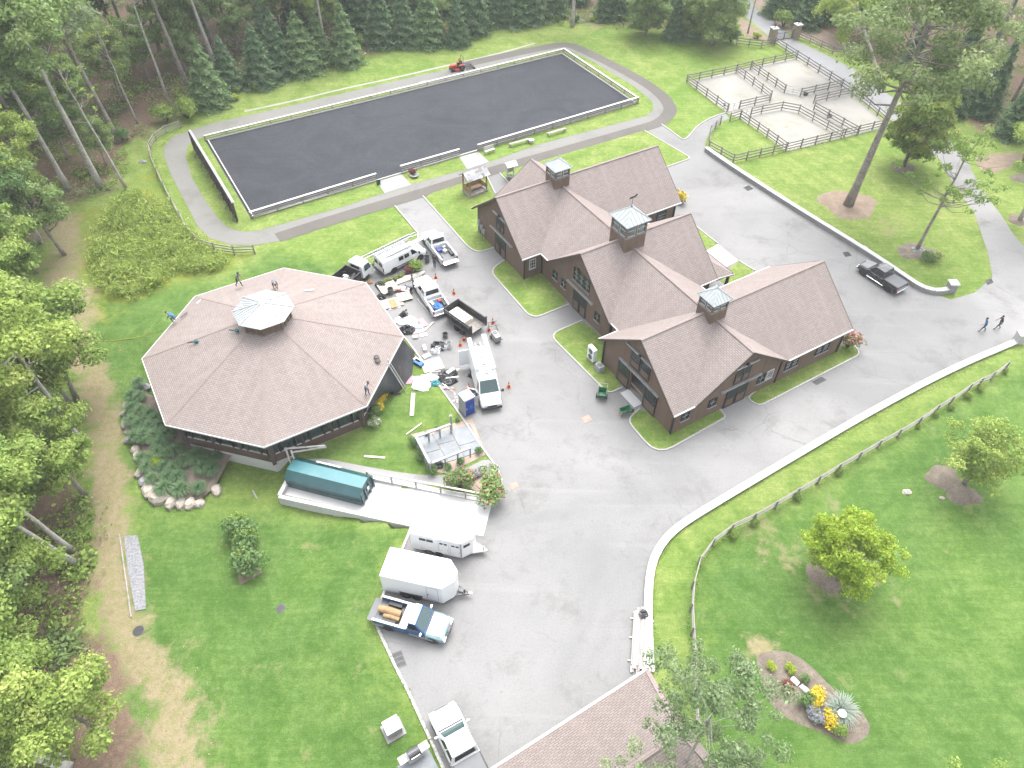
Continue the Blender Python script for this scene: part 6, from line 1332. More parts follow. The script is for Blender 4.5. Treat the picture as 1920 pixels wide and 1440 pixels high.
MB().bar((-.6, .3, .76), (.6, .3, .76), .05, .05).build('rail', MT['steel_dark'], o); MB().bar((-.6, -.3, .76), (.6, -.3, .76), .05, .05).build('rail', MT['steel_dark'], o)
# muck cart and wheelbarrow
o = thing('muck_cart', 'green plastic muck cart parked on the lawn kerb by the barn', 'cart', U(1128, 744, .02), R(80)); mb = MB(); mb.box((0, 0, .55), (.55, .42, .5)); MB().loft([[(-.35, -.3, .25), (.35, -.3, .25), (.35, .3, .25), (-.35, .3, .25)], [(-.55, -.42, .75), (.55, -.42, .75), (.55, .42, .75), (-.55, .42, .75)], [(-.49, -.36, .75), (.49, -.36, .75), (.49, .36, .75), (-.49, .36, .75)], [(-.3, -.26, .3), (.3, -.26, .3), (.3, .26, .3), (-.3, .26, .3)]]).build('tub', MT['green_plastic'], o); wheels(o, (-.1,), .95, .26, .08); MB().tube([(.5, -.4, .7), (.95, -.4, .85), (.95, .4, .85), (.5, .4, .7)], .025, 6).build('handle', MT['galvanised'], o)
o = thing('wheelbarrow', 'green wheelbarrow tipped beside the open stable door', 'wheelbarrow', U(1171, 776, .02), R(20)); MB().loft([[(-.3, -.2, .3), (.3, -.2, .3), (.3, .2, .3), (-.3, .2, .3)], [(-.5, -.34, .62), (.55, -.34, .7), (.55, .34, .7), (-.5, .34, .62)], [(-.45, -.3, .62), (.5, -.3, .7), (.5, .3, .7), (-.45, .3, .62)], [(-.26, -.17, .34), (.26, -.17, .34), (.26, .17, .34), (-.26, .17, .34)]]).build('tray', MT['green_plastic'], o)
for s in (-1, 1): MB().tube([(.75, s*.06, .2), (-.3, s*.25, .35), (-1.0, s*.32, .6)], .025, 6).build('handle', MT['new_wood'], o); MB().bar((-.35, s*.22, .35), (-.4, s*.25, 0), .04, .04).build('leg', MT['steel_dark'], o)
t_, m_ = wheel_meshes(.2, .09); link('wheel', t_, o, (.72, 0, .2))
single('muck_heap', MB().box((0, 0, 0), (.1, .1, .02)), 'new_wood', 'small wooden chock behind the wheelbarrow', 'chock', U(1176, 783, .06))
# condensers on the near barn, meters on the far one
cx = BW(-.75, -11.1); o = thing('heat_pump', 'white two-fan heat pump between the barn wings', 'heat pump', cx, AL); MB().box((0, 0, .95), (.4, 1.0, 1.5)).build('case', MT['white_paint'], o, bevel=.02)
for z in (.6, 1.3): MB().lathe((-.2, 0, z), [(.3, -.02), (.3, 0), (.05, .01)], 16, axis='x').build('fan_grille', MT['grey_plastic'], o)
MB().box((0, 0, .1), (.5, 1.1, .2)).build('plinth', MT['concrete'], o)
o = thing('condenser_box', 'grey condenser box on the grass below the heat pump', 'condenser', BW(-.9, -9.6), AL); MB().box((0, 0, .4), (.6, .8, .7)).build('case', MT['light_grey'], o, bevel=.03); MB().lathe((0, 0, .76), [(.26, 0), (.24, .03)], 14).build('fan_grille', MT['grey_plastic'], o)
o = thing('meter_cabinet', 'grey electric meters and pipes on the far barn gable corner', 'meters', BW(-.15, -33.9), AL)
for y, z, h_ in ((-.6, 1.5, .8), (0, 1.3, .6), (.5, 1.0, .5)): MB().box((0, -y, z), (.22, .36, h_)).build('meter_box', MT['light_grey'], o, bevel=.01); MB().tube([(0, -y, z-h_/2), (0, -y, .05)], .04, 6).build('conduit', MT['galvanised'], o)
# timber garden swing shelter and little roofed notice stand
g0 = [U(869, 360), U(877, 370), U(912, 357), U(905, 349)]
gc = sum(g0, Vector())/4; gx_ = (g0[2]-g0[1]).normalized(); o = thing('timber_shelter', 'small timber viewing shelter with grey shake roof on the lawn', 'shelter', gc, math.atan2(gx_.y, gx_.x)); L_ = (g0[2]-g0[1]).length; w_ = 1.5
MB().box((0, 0, .12), (L_, w_+.3, .24)).build('deck', MT['pale_wood'], o)
for sx in (-1, 1):
    for sy in (-1, 1): MB().box((sx*(L_/2-.15), sy*(w_/2), 1.35), (.14, .14, 2.3)).build('post', MT['new_wood'], o)
    MB().bar((sx*(L_/2-.15), -w_/2, 2.4), (sx*(L_/2-.15), w_/2, 2.4), .12, .14).build('tie_beam', MT['new_wood'], o); MB().bar((sx*(L_/2-.15), -w_/2, .75), (sx*(L_/2-.15), w_/2, .75), .08, .6).build('end_panel', MT['new_wood'], o)
for z in (.45, .62, .79, .96): beam('back_slat', (-L_/2+.2, w_/2-.05, z), (L_/2-.2, w_/2-.05, z), .05, .14, 'new_wood', o)
for y in (-.1, .1, .3): beam('seat_slat', (-L_/2+.2, y, .55), (L_/2-.2, y, .55), .16, .05, 'new_wood', o)
for s in (-1, 1):
    P_ = [Vector((-L_/2-.25, s*1.05, 2.3)), Vector((L_/2+.25, s*1.05, 2.3)), Vector((L_/2+.25, 0, 3.05)), Vector((-L_/2-.25, 0, 3.05))]; P_ = P_ if s < 0 else P_[::-1]
    rf = MB(); rf.slab(P_, .06); rf_ = rf.build('roof', MT['grey_wood'], o)
    for r_ in range(5):
        for c_ in range(9):
            t0, t1 = c_/9, (c_+.94)/9; v0, v1 = r_/5, (r_+1.15)/5; q = lerp4(P_, t0, t1, v0, min(v1, 1)); nz = (Vector(P_[1])-Vector(P_[0])).cross(Vector(P_[3])-Vector(P_[0])).normalized()
            mb = MB(); mb.slab([p+nz*(.03+.012*(1-k//2)+random.uniform(0, .012)) for k, p in enumerate(q)], .02); mb.build('shake', MT[random.choice(['light_grey', 'galvanised', 'grey_wood', 'light_grey'])], rf_)
nb = U(957, 333); o = thing('notice_stand', 'little white-roofed notice stand on pale posts beside the barn path', 'notice stand', nb, AL)
for s in (-1, 1): MB().box((s*.45, 0, .95), (.12, .12, 1.9)).build('post', MT['white_dull'], o)
MB().box((0, 0, 1.2), (.8, .08, .7)).build('board', MT['pale_wood'], o)
for s in (-1, 1): P_ = [Vector((-.75, s*.65, 1.85)), Vector((.75, s*.65, 1.85)), Vector((.75, 0, 2.25)), Vector((-.75, 0, 2.25))]; mb = MB(); mb.slab(P_ if s < 0 else P_[::-1], .05); mb.build('roof', MT['white_dull'], o)
# benches, pots
def bench(label, a, b, back, m='pale_wood'):
    p, q = U(*a, .04), U(*b, .04); d = q-p; L_ = d.length; o = thing('garden_bench', label, 'bench', (p+q)/2, math.atan2(d.y, d.x))
    for y in (-.14, 0, .14): beam('seat_slat', (-L_/2, y, .45), (L_/2, y, .45), .12, .05, m, o)
    for s in (-1, 1):
        for y in (-.16, .16): MB().box((s*(L_/2-.12), y, .22), (.09, .09, .44)).build('leg', MT[m], o)
    if back:
        for z in (.65, .8, .95): beam('back_slat', (-L_/2, .2, z), (L_/2, .2, z), .04, .11, m, o)
        for s in (-1, 1): MB().box((s*(L_/2-.1), .2, .7), (.08, .06, .6)).build('back_post', MT[m], o)
bench('white backed bench beside the arena entrance', (909, 290), (927, 284), True, 'white_wood'); bench('long backless bench below the arena rail', (955, 276), (991, 266), False); bench('second long backless bench further along the arena rail', (1026, 256), (1060, 246), False)
def flowerpot(uv, label, m='concrete', plant=None):
    o = thing('plant_pot', label, 'plant pot', U(*uv, .05)); MB().lathe((0, 0, 0), [(.22, 0), (.34, .42), (.38, .44), (.38, .5), (.32, .5), (.28, .42)], 14).build('pot', MT[m], o); MB().lathe((0, 0, .4), [(.3, 0), (.05, .02)], 12).build('soil', MT['mulch'], o); return o
flowerpot((956, 336), 'stone pot with flowers by the notice stand'); flowerpot((996, 268), 'small white urn between the long benches', 'white_concrete')
bucket((710, 345), 'green muck bucket on the arena apron corner', 'green_plastic', .28, .42, .05)
single('stone_bowl', MB().lathe((0, 0, 0), [(.3, 0), (.55, .25), (.58, .3), (.5, .28), (.2, .1)], 16), 'grey_boulder', 'shallow stone bowl on the short lawn strip', 'bowl', U(777, 331, .04))
# drain grates and covers
def grate(label, px, n=7, m='steel_dark', group=None):
    P = [G(*p, .016) for p in px]; o = thing('drain_grate', label, 'drain grate', P[0], 0, group); q = [p-P[0] for p in P]; ctr = sum(q, Vector())/4
    mb = MB(); mb.prism([(p.x, p.y) for p in q], -.1, -.004); mb.build('pit', MT['black_trim'], o)
    for i in range(n+1): beam('bar', q[0].lerp(q[1], i/n)+Vector((0, 0, .012)), q[3].lerp(q[2], i/n)+Vector((0, 0, .012)), .05, .03, m, o)
    for i in range(4): beam('bar', q[0].lerp(q[3], i/3)+Vector((0, 0, .014)), q[1].lerp(q[2], i/3)+Vector((0, 0, .014)), .05, .028, m, o)
grate('large square drain grate at the court kerb below the blue pickup', ((735, 1226), (752, 1220), (762, 1247), (745, 1253))); grate('drain grate in the drive along the barn lawn strip', ((1523, 716), (1540, 707), (1549, 713), (1531, 722))); grate('drain grate at the foot of the grey stone wall', ((1394, 352), (1404, 348), (1412, 354), (1402, 358)), 5); grate('drain grate by the tip of the oak lawn', ((1848, 526), (1858, 522), (1862, 530), (1851, 534)), 5); grate('drain grate in the drive above the black pickup', ((1580, 474), (1590, 472), (1596, 479), (1586, 482)), 5)
def cover(uv, label, r=.4, m='black_metal'): 
    o = thing('manhole_cover', label, 'manhole cover', G(*uv, .015)); MB().lathe((0, 0, 0), [(r, -.05), (r, .02), (r*.94, .03)], 22).build('rim', MT['steel_dark'], o); MB().lathe((0, 0, .012), [(r*.9, 0), (r*.88, .025)], 22).build('lid', MT[m], o)
    for i in range(-2, 3): MB().box((0, i*r*.28, .042), (r*1.2, .05, .012)).build('rib', MT[m], o)
cover((260, 1183), 'large dark round cover at the foot of the gravel drain', .42); cover((527, 1141), 'dark round cover alone in the middle of the lower lawn', .36); cover((1620, 465), 'pale round cover on the oak lawn beside the wall', .5, 'light_grey'); cover((960, 1070), 'small round cover in the asphalt court', .3, 'light_grey') if False else None
single('paver_patch', MB().box((0, 0, .01), (.8, .7, .03)), 'pink_brick', 'pinkish square cover set in the drive before the open barn door', 'cover', U(1100, 786, .014), AL)
single('paver_patch', MB().box((0, 0, .01), (.7, .6, .02)), 'pink_brick', 'faded pink square patch in the drive by the flower corner', 'cover', U(964, 911, .014), AL)
# electrical box, grill on its slab
tr = G(738, 1370); o = thing('transformer_box', 'pale grey-green utility box on a concrete pad in the lower lawn', 'utility box', tr, R(31)); MB().box((0, 0, .06), (1.35, 1.25, .16)).build('pad', MT['concrete'], o); mb = MB(); mb.box((0, .02, .55), (1.0, .9, .85)); mb.build('cabinet', MT['light_grey'], o, bevel=.03); mb = MB(); mb.box((0, .02, 1.0), (1.06, .96, .08)); mb.build('lid', MT['plastic_sheet'], o, bevel=.02); MB().box((0, -.44, .55), (.02, .02, .8)).build('door_seam', MT['grey_plastic'], o)
sl = [G(745, 1440), G(800, 1398), G(822, 1440), G(790, 1475)]; c_ = sum(sl, Vector())/4; tag(sheet('grill_terrace', [Vector((p.x, p.y, 0)) for p in sl], .03, 'slate'), kind='structure')
for o_ in [bpy.data.objects['grill_terrace']]: o_.location.z = max(p.z for p in sl)+.03
g_ = G(778, 1420); o = thing('gas_grill', 'white and steel gas grill on the slate terrace', 'grill', g_+Vector((0, 0, .06)), R(33)); MB().box((0, 0, .45), (1.0, .55, .8)).build('cart', MT['white_dull'], o, bevel=.02); mb = MB(); mb.lathe((-.4, 0, .88), [(.3, 0), (.3, .8)], 14, axis='x'); mb.build('hood', MT['steel_dark'], o)
for s in (-1, 1): MB().box((s*.78, 0, .86), (.5, .5, .05)).build('side_shelf', MT['white_dull'], o)
MB().tube([(-.3, -.33, .98), (.3, -.33, .98)], .02, 6).build('handle', MT['chrome'], o)
# lumber stacked against the driveway wall
lm = thing('lumber_stack', 'stack of weathered white timbers lying along the driveway wall', 'lumber', U(1205, 1200, .012))
q0, q1 = U(1206, 1140), U(1200, 1262); dl_ = q1-q0; nl = Vector((dl_.y, -dl_.x, 0)).normalized()
for k in range(9):
    for j in range(2):
        off = nl*(-.14*k-.03+.0)*-1; a = q0+dl_*random.uniform(0, .12)-lm.location; b = q1+dl_*random.uniform(-.1, .1)-lm.location; sh_ = nl*(-.4+.13*k)
        beam('timber', a+sh_+Vector((0, 0, .16+.1*j)), b+sh_+Vector((0, 0, .16+.1*j)), .1, .08, random.choice(['white_wood', 'pale_wood', 'white_wood']), lm)
for t in (.2, .5, .85): c_ = q0.lerp(q1, t)-lm.location; beam('bearer', c_-nl*.8+Vector((0, 0, .07)), c_+nl*.9+Vector((0, 0, .07)), .1, .1, 'white_wood', lm)
crumple('folded_chair', 'dark folded garden chair on top of the lumber stack', U(1206, 1152, .35), .35, .3, .4, 'steel_dark', 'chair', seed=77)
# woodland-edge oddments
crumple('blue_tarp', 'bright blue tarp crumpled at the edge of the left woods', G(90, 570, .03), .95, .6, .5, 'tarp_blue', 'tarp', seed=80)
single('white_board', MB().box((0, 0, .3), (1.2, 2.0, .08)), 'foam_board', 'cream sheet of board leaning at the woods edge below the blue tarp', 'board', G(93, 600, .05), .3).rotation_euler[0] = .25
crumple('grey_rock', 'flat grey rock above the blue tarp at the woods edge', G(80, 548, .0), .6, .4, .25, 'grey_boulder', 'rock', seed=81)
for (u, v, r_, lab) in ((1701, 923, .38, 'pale rock lying on the pasture lawn'), (1766, 934, .22, 'small pale rock by the pasture tree bed'), (1720, 470, .75, 'large grey rock in the bed under the sparse tree'), (268, 304, .5, 'grey log end lying beside the curved fence')): crumple('rock', lab, G(u, v), r_, r_*.7, r_*.5, 'grey_boulder' if r_ > .4 else 'boulder', 'rock', seed=int(u))
pts = [G(128, 634, .03), G(160, 640, .03), G(200, 641, .03), G(240, 636, .03), G(280, 628, .03), U(307, 618, 3.35)]; P_ = smooth_line(pts, 3); single('air_hose', MB().tube([p-P_[0] for p in P_], .03, 5), 'rope_yellow', 'yellow air hose running across the lawn up to the roof edge', 'hose', P_[0])
# things on the round roof
def roof_z(x, y): r_ = math.hypot(x-OC.x, y-OC.y); return ZE+(ZC-ZE)*(RE*.96-r_)/(RE*.96-RC)
def on_roof(u, v):
    z = 5.0
    for _ in range(8): p = U(u, v, z); z = roof_z(p.x, p.y)
    return U(u, v, z)
def tool(label, uv, rz):
    o = thing('leaf_blower', label, 'power tool', on_roof(*uv)+Vector((0, 0, .12)), rz); MB().box((0, 0, .06), (.35, .22, .24)).build('motor', MT['teal_tool'], o, bevel=.03); MB().tube([(.1, 0, .05), (.75, 0, 0)], .05, 8).build('nozzle', MT['black_plastic'], o); MB().tube([(-.15, 0, .18), (0, 0, .28), (.12, 0, .18)], .025, 6).build('handle', MT['black_plastic'], o)
tool('teal blower lying on the shingles below the lantern', (445, 623), 2.9); tool('teal nail gun with black hose lower on the shingle roof', (369, 643), 3.3)
for uv, lab, m in (((706, 670), 'round black lid on the roof slope near the eave ladder', 'black_plastic'), ((708, 677), 'second round dark lid on the roof slope near the eave ladder', 'dark_wood')): single('roof_vent', MB().lathe((0, 0, 0), [(.26, 0), (.24, .1), (.05, .14)], 14), m, lab, 'lid', on_roof(*uv))
for uv, rz_, lab in (((376, 565), 1.0, 'white shingle strip near the upper eave of the eight-sided roof'), ((580, 545), .3, 'white paper scrap on the eight-sided roof by the lantern'), ((345, 592), 1.1, 'dark shingle strip by the crouching roofer')): single('shingle_strip', MB().box((0, 0, .09), (.9, .14, .02)), 'white_dull' if 'white' in lab else 'dark_wood', lab, 'strip', on_roof(*uv), rz_)
# ------------------------------------------------------------------ people (one skinned body each; hair and hat as children)
BODYC = [0]
def person(label, loc, rz, joints, cols, hat=None):
    """joints: dict of offsets (x forward, y left, z up) in metres"""
    J = dict(joints); root = thing('person', label, 'person', loc, rz)
    names = list(J); vi = {n: i for i, n in enumerate(names)}
    E_ = [('pelvis', 'belly'), ('belly', 'chest'), ('chest', 'neck'), ('neck', 'head'), ('head', 'crown'), ('chest', 'shl'), ('shl', 'ell'), ('ell', 'wrl'), ('chest', 'shr'), ('shr', 'elr'), ('elr', 'wrr'), ('pelvis', 'hil'), ('hil', 'knl'), ('knl', 'anl'), ('anl', 'tol'), ('pelvis', 'hir'), ('hir', 'knr'), ('knr', 'anr'), ('anr', 'tor')]
    rad = dict(pelvis=.155, belly=.14, chest=.165, neck=.06, head=.1, crown=.085, shl=.075, shr=.075, ell=.05, elr=.05, wrl=.034, wrr=.034, hil=.105, hir=.105, knl=.068, knr=.068, anl=.045, anr=.045, tol=.04, tor=.04)
    V = [Vector(J[n]) for n in names]; EE = [(vi[a], vi[b]) for a, b in E_]; RD = [rad[n] for n in names]
    for s in 'lr':   # palm and five fingers
        w = Vector(J['wr'+s]); d = (w-Vector(J['el'+s])).normalized(); side = d.cross(Vector((0, 0, 1)));
        side = side.normalized() if side.length > .1 else Vector((1, 0, 0)); k0 = len(V); V.append(w+d*.07); RD.append(.036); EE.append((vi['wr'+s], k0))
        for i in range(4):
            o_ = side*(.03*(i-1.5)*.7); L_ = (.075, .09, .085, .065)[i]; V += [w+d*.1+o_, w+d*(.1+L_*.6)+o_*1.1+Vector((0, 0, -.015)), w+d*(.1+L_)+o_*1.1+Vector((0, 0, -.035))]; RD += [.011, .01, .009]; n_ = len(V); EE += [(k0, n_-3), (n_-3, n_-2), (n_-2, n_-1)]
        V += [w+d*.05+side*.05, w+d*.09+side*.065]; RD += [.012, .01]; n_ = len(V); EE += [(k0, n_-2), (n_-2, n_-1)]
    me = bpy.data.meshes.new('skeleton'); me.from_pydata(V, EE, []); ob = bpy.data.objects.new('body', me); C.objects.link(ob)
    md = ob.modifiers.new('skin', 'SKIN'); md.use_smooth_shade = True; sv = me.skin_vertices[0].data
    for i, r_ in enumerate(RD): sv[i].radius = (r_, r_); sv[i].use_root = (i == vi['pelvis'])
    ob.modifiers.new('sub', 'SUBSURF').levels = 1
    dg_ = bpy.context.evaluated_depsgraph_get(); bm = bpy.data.meshes.new_from_object(ob.evaluated_get(dg_)); bpy.data.objects.remove(ob)
    shirt, trousers = cols; bm.materials.clear()
    for m in (shirt, trousers, 'skin', 'shoe'): bm.materials.append(MT[m])
    reg = {('pelvis', 'belly'): 0, ('belly', 'chest'): 0, ('chest', 'neck'): 0, ('neck', 'head'): 2, ('head', 'crown'): 2, ('anl', 'tol'): 3, ('anr', 'tor'): 3, ('ell', 'wrl'): 2, ('elr', 'wrr'): 2}
    segs = [(Vector(J[a]), Vector(J[b]), reg.get((a, b), 1 if a in ('pelvis', 'hil', 'hir', 'knl', 'knr') else 0)) for a, b in E_]
    for s in 'lr': w = Vector(J['wr'+s]); segs.append((w, w+(w-Vector(J['el'+s])).normalized()*.2, 2))
    for p in bm.polygons:
        c = p.center; best = 9; mi = 0
        for a, b, r_ in segs:
            d = b-a; t = max(0, min(1, (c-a).dot(d)/max(1e-6, d.length_squared))); q = (c-a-d*t).length
            if q < best: best = q; mi = r_
        p.material_index = mi; p.use_smooth = True
    # small nose, eyes, mouth and ears belong to the same head
    body = link('body', bm, root); hd_ = Vector(J['head']); up = (Vector(J['crown'])-hd_).normalized(); fwd = Vector((1, 0, 0)); fwd = (fwd-up*fwd.dot(up)).normalized(); sd_ = up.cross(fwd)
    mb = MB(); mb.bar(hd_+fwd*.085, hd_+fwd*.12-up*.01, .03, .04)
    for s in (-1, 1): mb.bar(hd_+sd_*s*.095, hd_+sd_*s*.115, .03, .05)
    mb.build('face', MT['skin'], root); mb = MB()
    for s in (-1, 1): mb.bar(hd_+fwd*.09+sd_*s*.035+up*.025, hd_+fwd*.1+sd_*s*.035+up*.025, .02, .015)
    mb.bar(hd_+fwd*.088-up*.045, hd_+fwd*.097-up*.045, .045, .012); mb.build('features', MT['hair'], root)
    mb = MB(); c = hd_+up*.06-fwd*.02; mb.T = Matrix.Translation(c)@up.to_track_quat('Z', 'Y').to_matrix().to_4x4(); mb.lathe((0, 0, 0), [(.112, -.03), (.115, .02), (.095, .075), (.05, .105), (.01, .11)], 12)
    if hat: mb.lathe((.04, 0, -.0), [(.15, 0), (.15, .02)], 12)
    mb.build('hat' if hat else 'hair', MT[hat or 'hair'], root, smooth=True); return root
def stand(lean=0, arml=(0, 0), armr=(0, 0), stride=0):
    """upright pose; arm = (forward swing, bend)"""
    s = stride; J = dict(pelvis=(0, 0, .95), belly=(.02*lean, 0, 1.12), chest=(.12*lean, 0, 1.36), neck=(.18*lean, 0, 1.52), head=(.2*lean+.02, 0, 1.64), crown=(.22*lean+.01, 0, 1.72), hil=(0, .1, .9), hir=(0, -.1, .9), knl=(.16*s+.03, .11, .5), knr=(-.1*s+.04, -.11, .5), anl=(.28*s, .11, .08), anr=(-.36*s, -.11, .08+.06*abs(s)), tol=(.28*s+.16, .13, .04), tor=(-.36*s+.16, -.13, .04))
    for k, sg, (sw, bd) in (('l', 1, arml), ('r', -1, armr)):
        J['sh'+k] = (.12*lean, sg*.19, 1.44); J['el'+k] = (.12*lean+.26*math.sin(sw), sg*.25, 1.44-.27*math.cos(sw)); J['wr'+k] = (J['el'+k][0]+.25*math.sin(sw+bd), sg*.22, J['el'+k][2]-.25*math.cos(sw+bd))
    return J
def crouch(bend=1.0, kneel=False):
    J = dict(pelvis=(-.1, 0, .55 if not kneel else .5), belly=(.05, 0, .68), chest=(.3*bend, 0, .85), neck=(.46*bend, 0, .95), head=(.58*bend, 0, 1.0), crown=(.66*bend, 0, 1.04), hil=(-.08, .1, .52), hir=(-.08, -.1, .52), knl=(.32, .18, .5), knr=(.3 if not kneel else .2, -.18, .5 if not kneel else .1), anl=(.12, .16, .08), anr=(.1 if not kneel else -.3, -.16, .08), tol=(.28, .17, .04), tor=(.26 if not kneel else -.42, -.17, .04))
    for k, sg in (('l', 1), ('r', -1)): J['sh'+k] = (.36*bend, sg*.18, .86); J['el'+k] = (.5*bend, sg*.24, .58); J['wr'+k] = (.68*bend, sg*.17, .36)
    return J
def bendover():
    J = stand(); J.update(pelvis=(-.05, 0, .92), belly=(.1, 0, 1.0), chest=(.36, 0, 1.05), neck=(.52, 0, 1.03), head=(.63, 0, .98), crown=(.7, 0, .94))
    for k, sg in (('l', 1), ('r', -1)): J['sh'+k] = (.4, sg*.18, 1.02); J['el'+k] = (.48, sg*.22, .74); J['wr'+k] = (.58, sg*.15, .5)
    return J
person('person in a blue top walking across the open drive', U(1841, 621, .012), R(170), stand(1, (.5, .3), (-.5, .3), 1), ('blue_cloth', 'denim'))
person('person in a dark top and jeans walking beside another on the open drive', U(1869, 617, .012), R(165), stand(.6, (-.4, .4), (.4, .4), .8), ('dark_cloth', 'denim'))
person('roofer in a grey shirt standing at the upper eave of the eight-sided roof', on_roof(449, 537)+Vector((0, 0, .02)), R(-20), stand(1.4, (.7, .6), (.3, .5), .9), ('grey_cloth', 'dark_cloth'))
person('roofer in a blue-grey shirt bending over the shingles behind the lantern', on_roof(516, 541)+Vector((0, 0, .02)), R(-60), bendover(), ('grey_cloth', 'pale_cloth'))
person('roofer in a blue shirt crouching at the far corner eave', on_roof(330, 603)+Vector((0, 0, .02)), R(170), crouch(), ('blue_cloth', 'grey_cloth'))
person('roofer in a grey shirt working near the eave ladder', on_roof(689, 740)+Vector((0, 0, .02)), R(-30), stand(1.5, (.6, .7), (.9, .4), .3), ('pale_cloth', 'denim'))
person('man in a black shirt and jeans standing by the rubbish bin', U(815, 502, .012), R(60), stand(.2, (.1, .6), (.1, .8), .15), ('dark_cloth', 'denim'), 'hair')
person('worker in grey bending over tarps beside the hitched pickup', U(772, 552, .012), R(150), bendover(), ('grey_cloth', 'dark_cloth'))
person('worker in a grey shirt standing at the nose of the hitched pickup', U(776, 540, .012), R(200), stand(.4, (.6, .6), (.2, .4), .2), ('grey_cloth', 'dark_cloth'))
person('worker in dark clothes kneeling over plastic beside the eave', U(754, 598, .012), R(20), crouch(.8, True), ('dark_cloth', 'dark_cloth'))
p_ = person('driver in a red shirt seated on the orange tractor', t12.location+Vector((0, 0, .28)), t12.rotation_euler.z, {**crouch(.1), 'pelvis': (-.4, 0, .65), 'belly': (-.4, 0, .8), 'chest': (-.38, 0, 1.02), 'neck': (-.37, 0, 1.18), 'head': (-.35, 0, 1.28), 'crown': (-.35, 0, 1.36), 'shl': (-.38, .18, 1.1), 'shr': (-.38, -.18, 1.1), 'ell': (-.24, .24, .9), 'elr': (-.24, -.24, .9), 'wrl': (-.05, .14, .88), 'wrr': (-.05, -.14, .88), 'hil': (-.36, .1, .62), 'hir': (-.36, -.1, .62), 'knl': (.05, .22, .62), 'knr': (.05, -.22, .62), 'anl': (.1, .26, .25), 'anr': (.1, -.26, .25), 'tol': (.24, .27, .2), 'tor': (.24, -.27, .2)}, ('red', 'dark_cloth'), 'red')
# ------------------------------------------------------------------ foliage: many leaf-sized faces through the crown volume
def unitv(a): return a/np.maximum(1e-9, np.linalg.norm(a, axis=-1, keepdims=True))
def leaves(P, size, N=None, spread=1.0, asp=.55, lv=None, rg=rng, droop=0):
    """kite-shaped leaves at points P; returns verts, quads, lv"""
    n = len(P); d = unitv(rg.normal(size=(n, 3))); up = unitv((N if N is not None else np.zeros((n, 3)))+rg.normal(size=(n, 3))*spread)
    d = unitv(d-up*np.sum(d*up, 1, keepdims=True)); d[:, 2] -= droop; d = unitv(d); s = np.cross(up, d); s = unitv(s)
    L = size*np.clip(rg.lognormal(-.05, .33, (n, 1)), .4, 2.1)
    V = np.stack([P-d*L*.5, P+s*L*asp*.5+up*L*.08, P+d*L*.5, P-s*L*asp*.5+up*L*.08], 1).reshape(-1, 3)
    Q = np.arange(4*n).reshape(n, 4); lv = rg.uniform(0, 1, n) if lv is None else np.clip(lv+rg.normal(0, .16, n), 0, 1)
    return V, Q, np.repeat(lv, 4)
def lobes(centers, radii, per, squash=.8, hollow=.5, rg=rng):
    """points through the outer part of each lobe, thinner underneath"""
    Ps, Ns, Lv = [], [], []
    for c, r in zip(centers, radii):
        m = int(per*(r/np.mean(radii))**2); d = unitv(rg.normal(size=(m, 3))); d[:, 2] = np.where(d[:, 2] < -.25, -d[:, 2]*.7, d[:, 2]); d = unitv(d)
        rad = r*(hollow+(1-hollow)*rg.uniform(0, 1, (m, 1))**.5)*(1+.22*rg.normal(size=(m, 1)))
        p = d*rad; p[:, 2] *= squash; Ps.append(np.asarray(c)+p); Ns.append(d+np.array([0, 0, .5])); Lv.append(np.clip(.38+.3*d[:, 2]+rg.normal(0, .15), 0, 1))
    return np.concatenate(Ps), np.concatenate(Ns), np.concatenate(Lv)
def crown_mesh(name, m, rx, rz, zc, nl, lr, per, size, seed, shell=.62, limbs=None, squash=.8, trunk_top=None, low=-.75):
    rg = np.random.default_rng(seed); cs, rs = [], []
    for i in range(nl):
        d = unitv(rg.normal(size=3)); 
        if d[2] < low: d[2] = -d[2]
        k = shell+(1-shell)*rg.uniform()**.7; k *= 1+.15*rg.normal()
        cs.append(np.array([d[0]*rx*k, d[1]*rx*k, zc+d[2]*rz*k])); rs.append(lr*rg.uniform(.6, 1.35))
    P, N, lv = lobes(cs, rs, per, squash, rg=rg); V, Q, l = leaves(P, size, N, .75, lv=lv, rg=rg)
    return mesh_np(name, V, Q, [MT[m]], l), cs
def limb_mesh(name, m, cs, h0, h1, r0, every=2, seed=0, lean=(0, 0)):
    """tapered trunk with limbs reaching the leaf clumps"""
    rg = random.Random(seed); mb = MB(); pts = []; rad = []
    for i in range(9):
        t = i/8; pts.append((lean[0]*t+rg.uniform(-.1, .1)*t, lean[1]*t+rg.uniform(-.1, .1)*t, h1*t)); rad.append(r0*(1.25 if i == 0 else 1)*(1-.78*t)+.02)
    mb.tube(pts, rad, 10)
    for c in cs[::every]:
        t = min(.95, max(h0/h1, (c[2]-.28*math.hypot(c[0], c[1])-.6)/h1)); b = Vector((lean[0]*t, lean[1]*t, h1*t)); e = Vector(c); m_ = b.lerp(e, .5)+Vector((0, 0, -.12*(e-b).length))
        r_ = r0*.36*(1-.5*t); mb.tube([b, b.lerp(m_, .5), m_, m_.lerp(e, .6), e], [r_, r_*.85, r_*.65, r_*.42, r_*.15], 6)
    return mb.mesh(name, MT[m], True)
TREES = {}
def tree_kind(key, leafm, barkm, H_, rx, rz, nl, lr, per, size, r0, seed, clear=.45, every=2, shell=.62, squash=.8, low=-.75):
    zc = H_-rz*.92; me, cs = crown_mesh('crown', leafm, rx, rz, zc, nl, lr, per, size, seed, shell, squash=squash, low=low)
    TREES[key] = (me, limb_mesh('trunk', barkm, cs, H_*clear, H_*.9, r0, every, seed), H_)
tree_kind('tallA', 'leaf_mid', 'pale_bark', 24, 4.6, 5.2, 40, 1.4, 330, .37, .36, 1, .62)
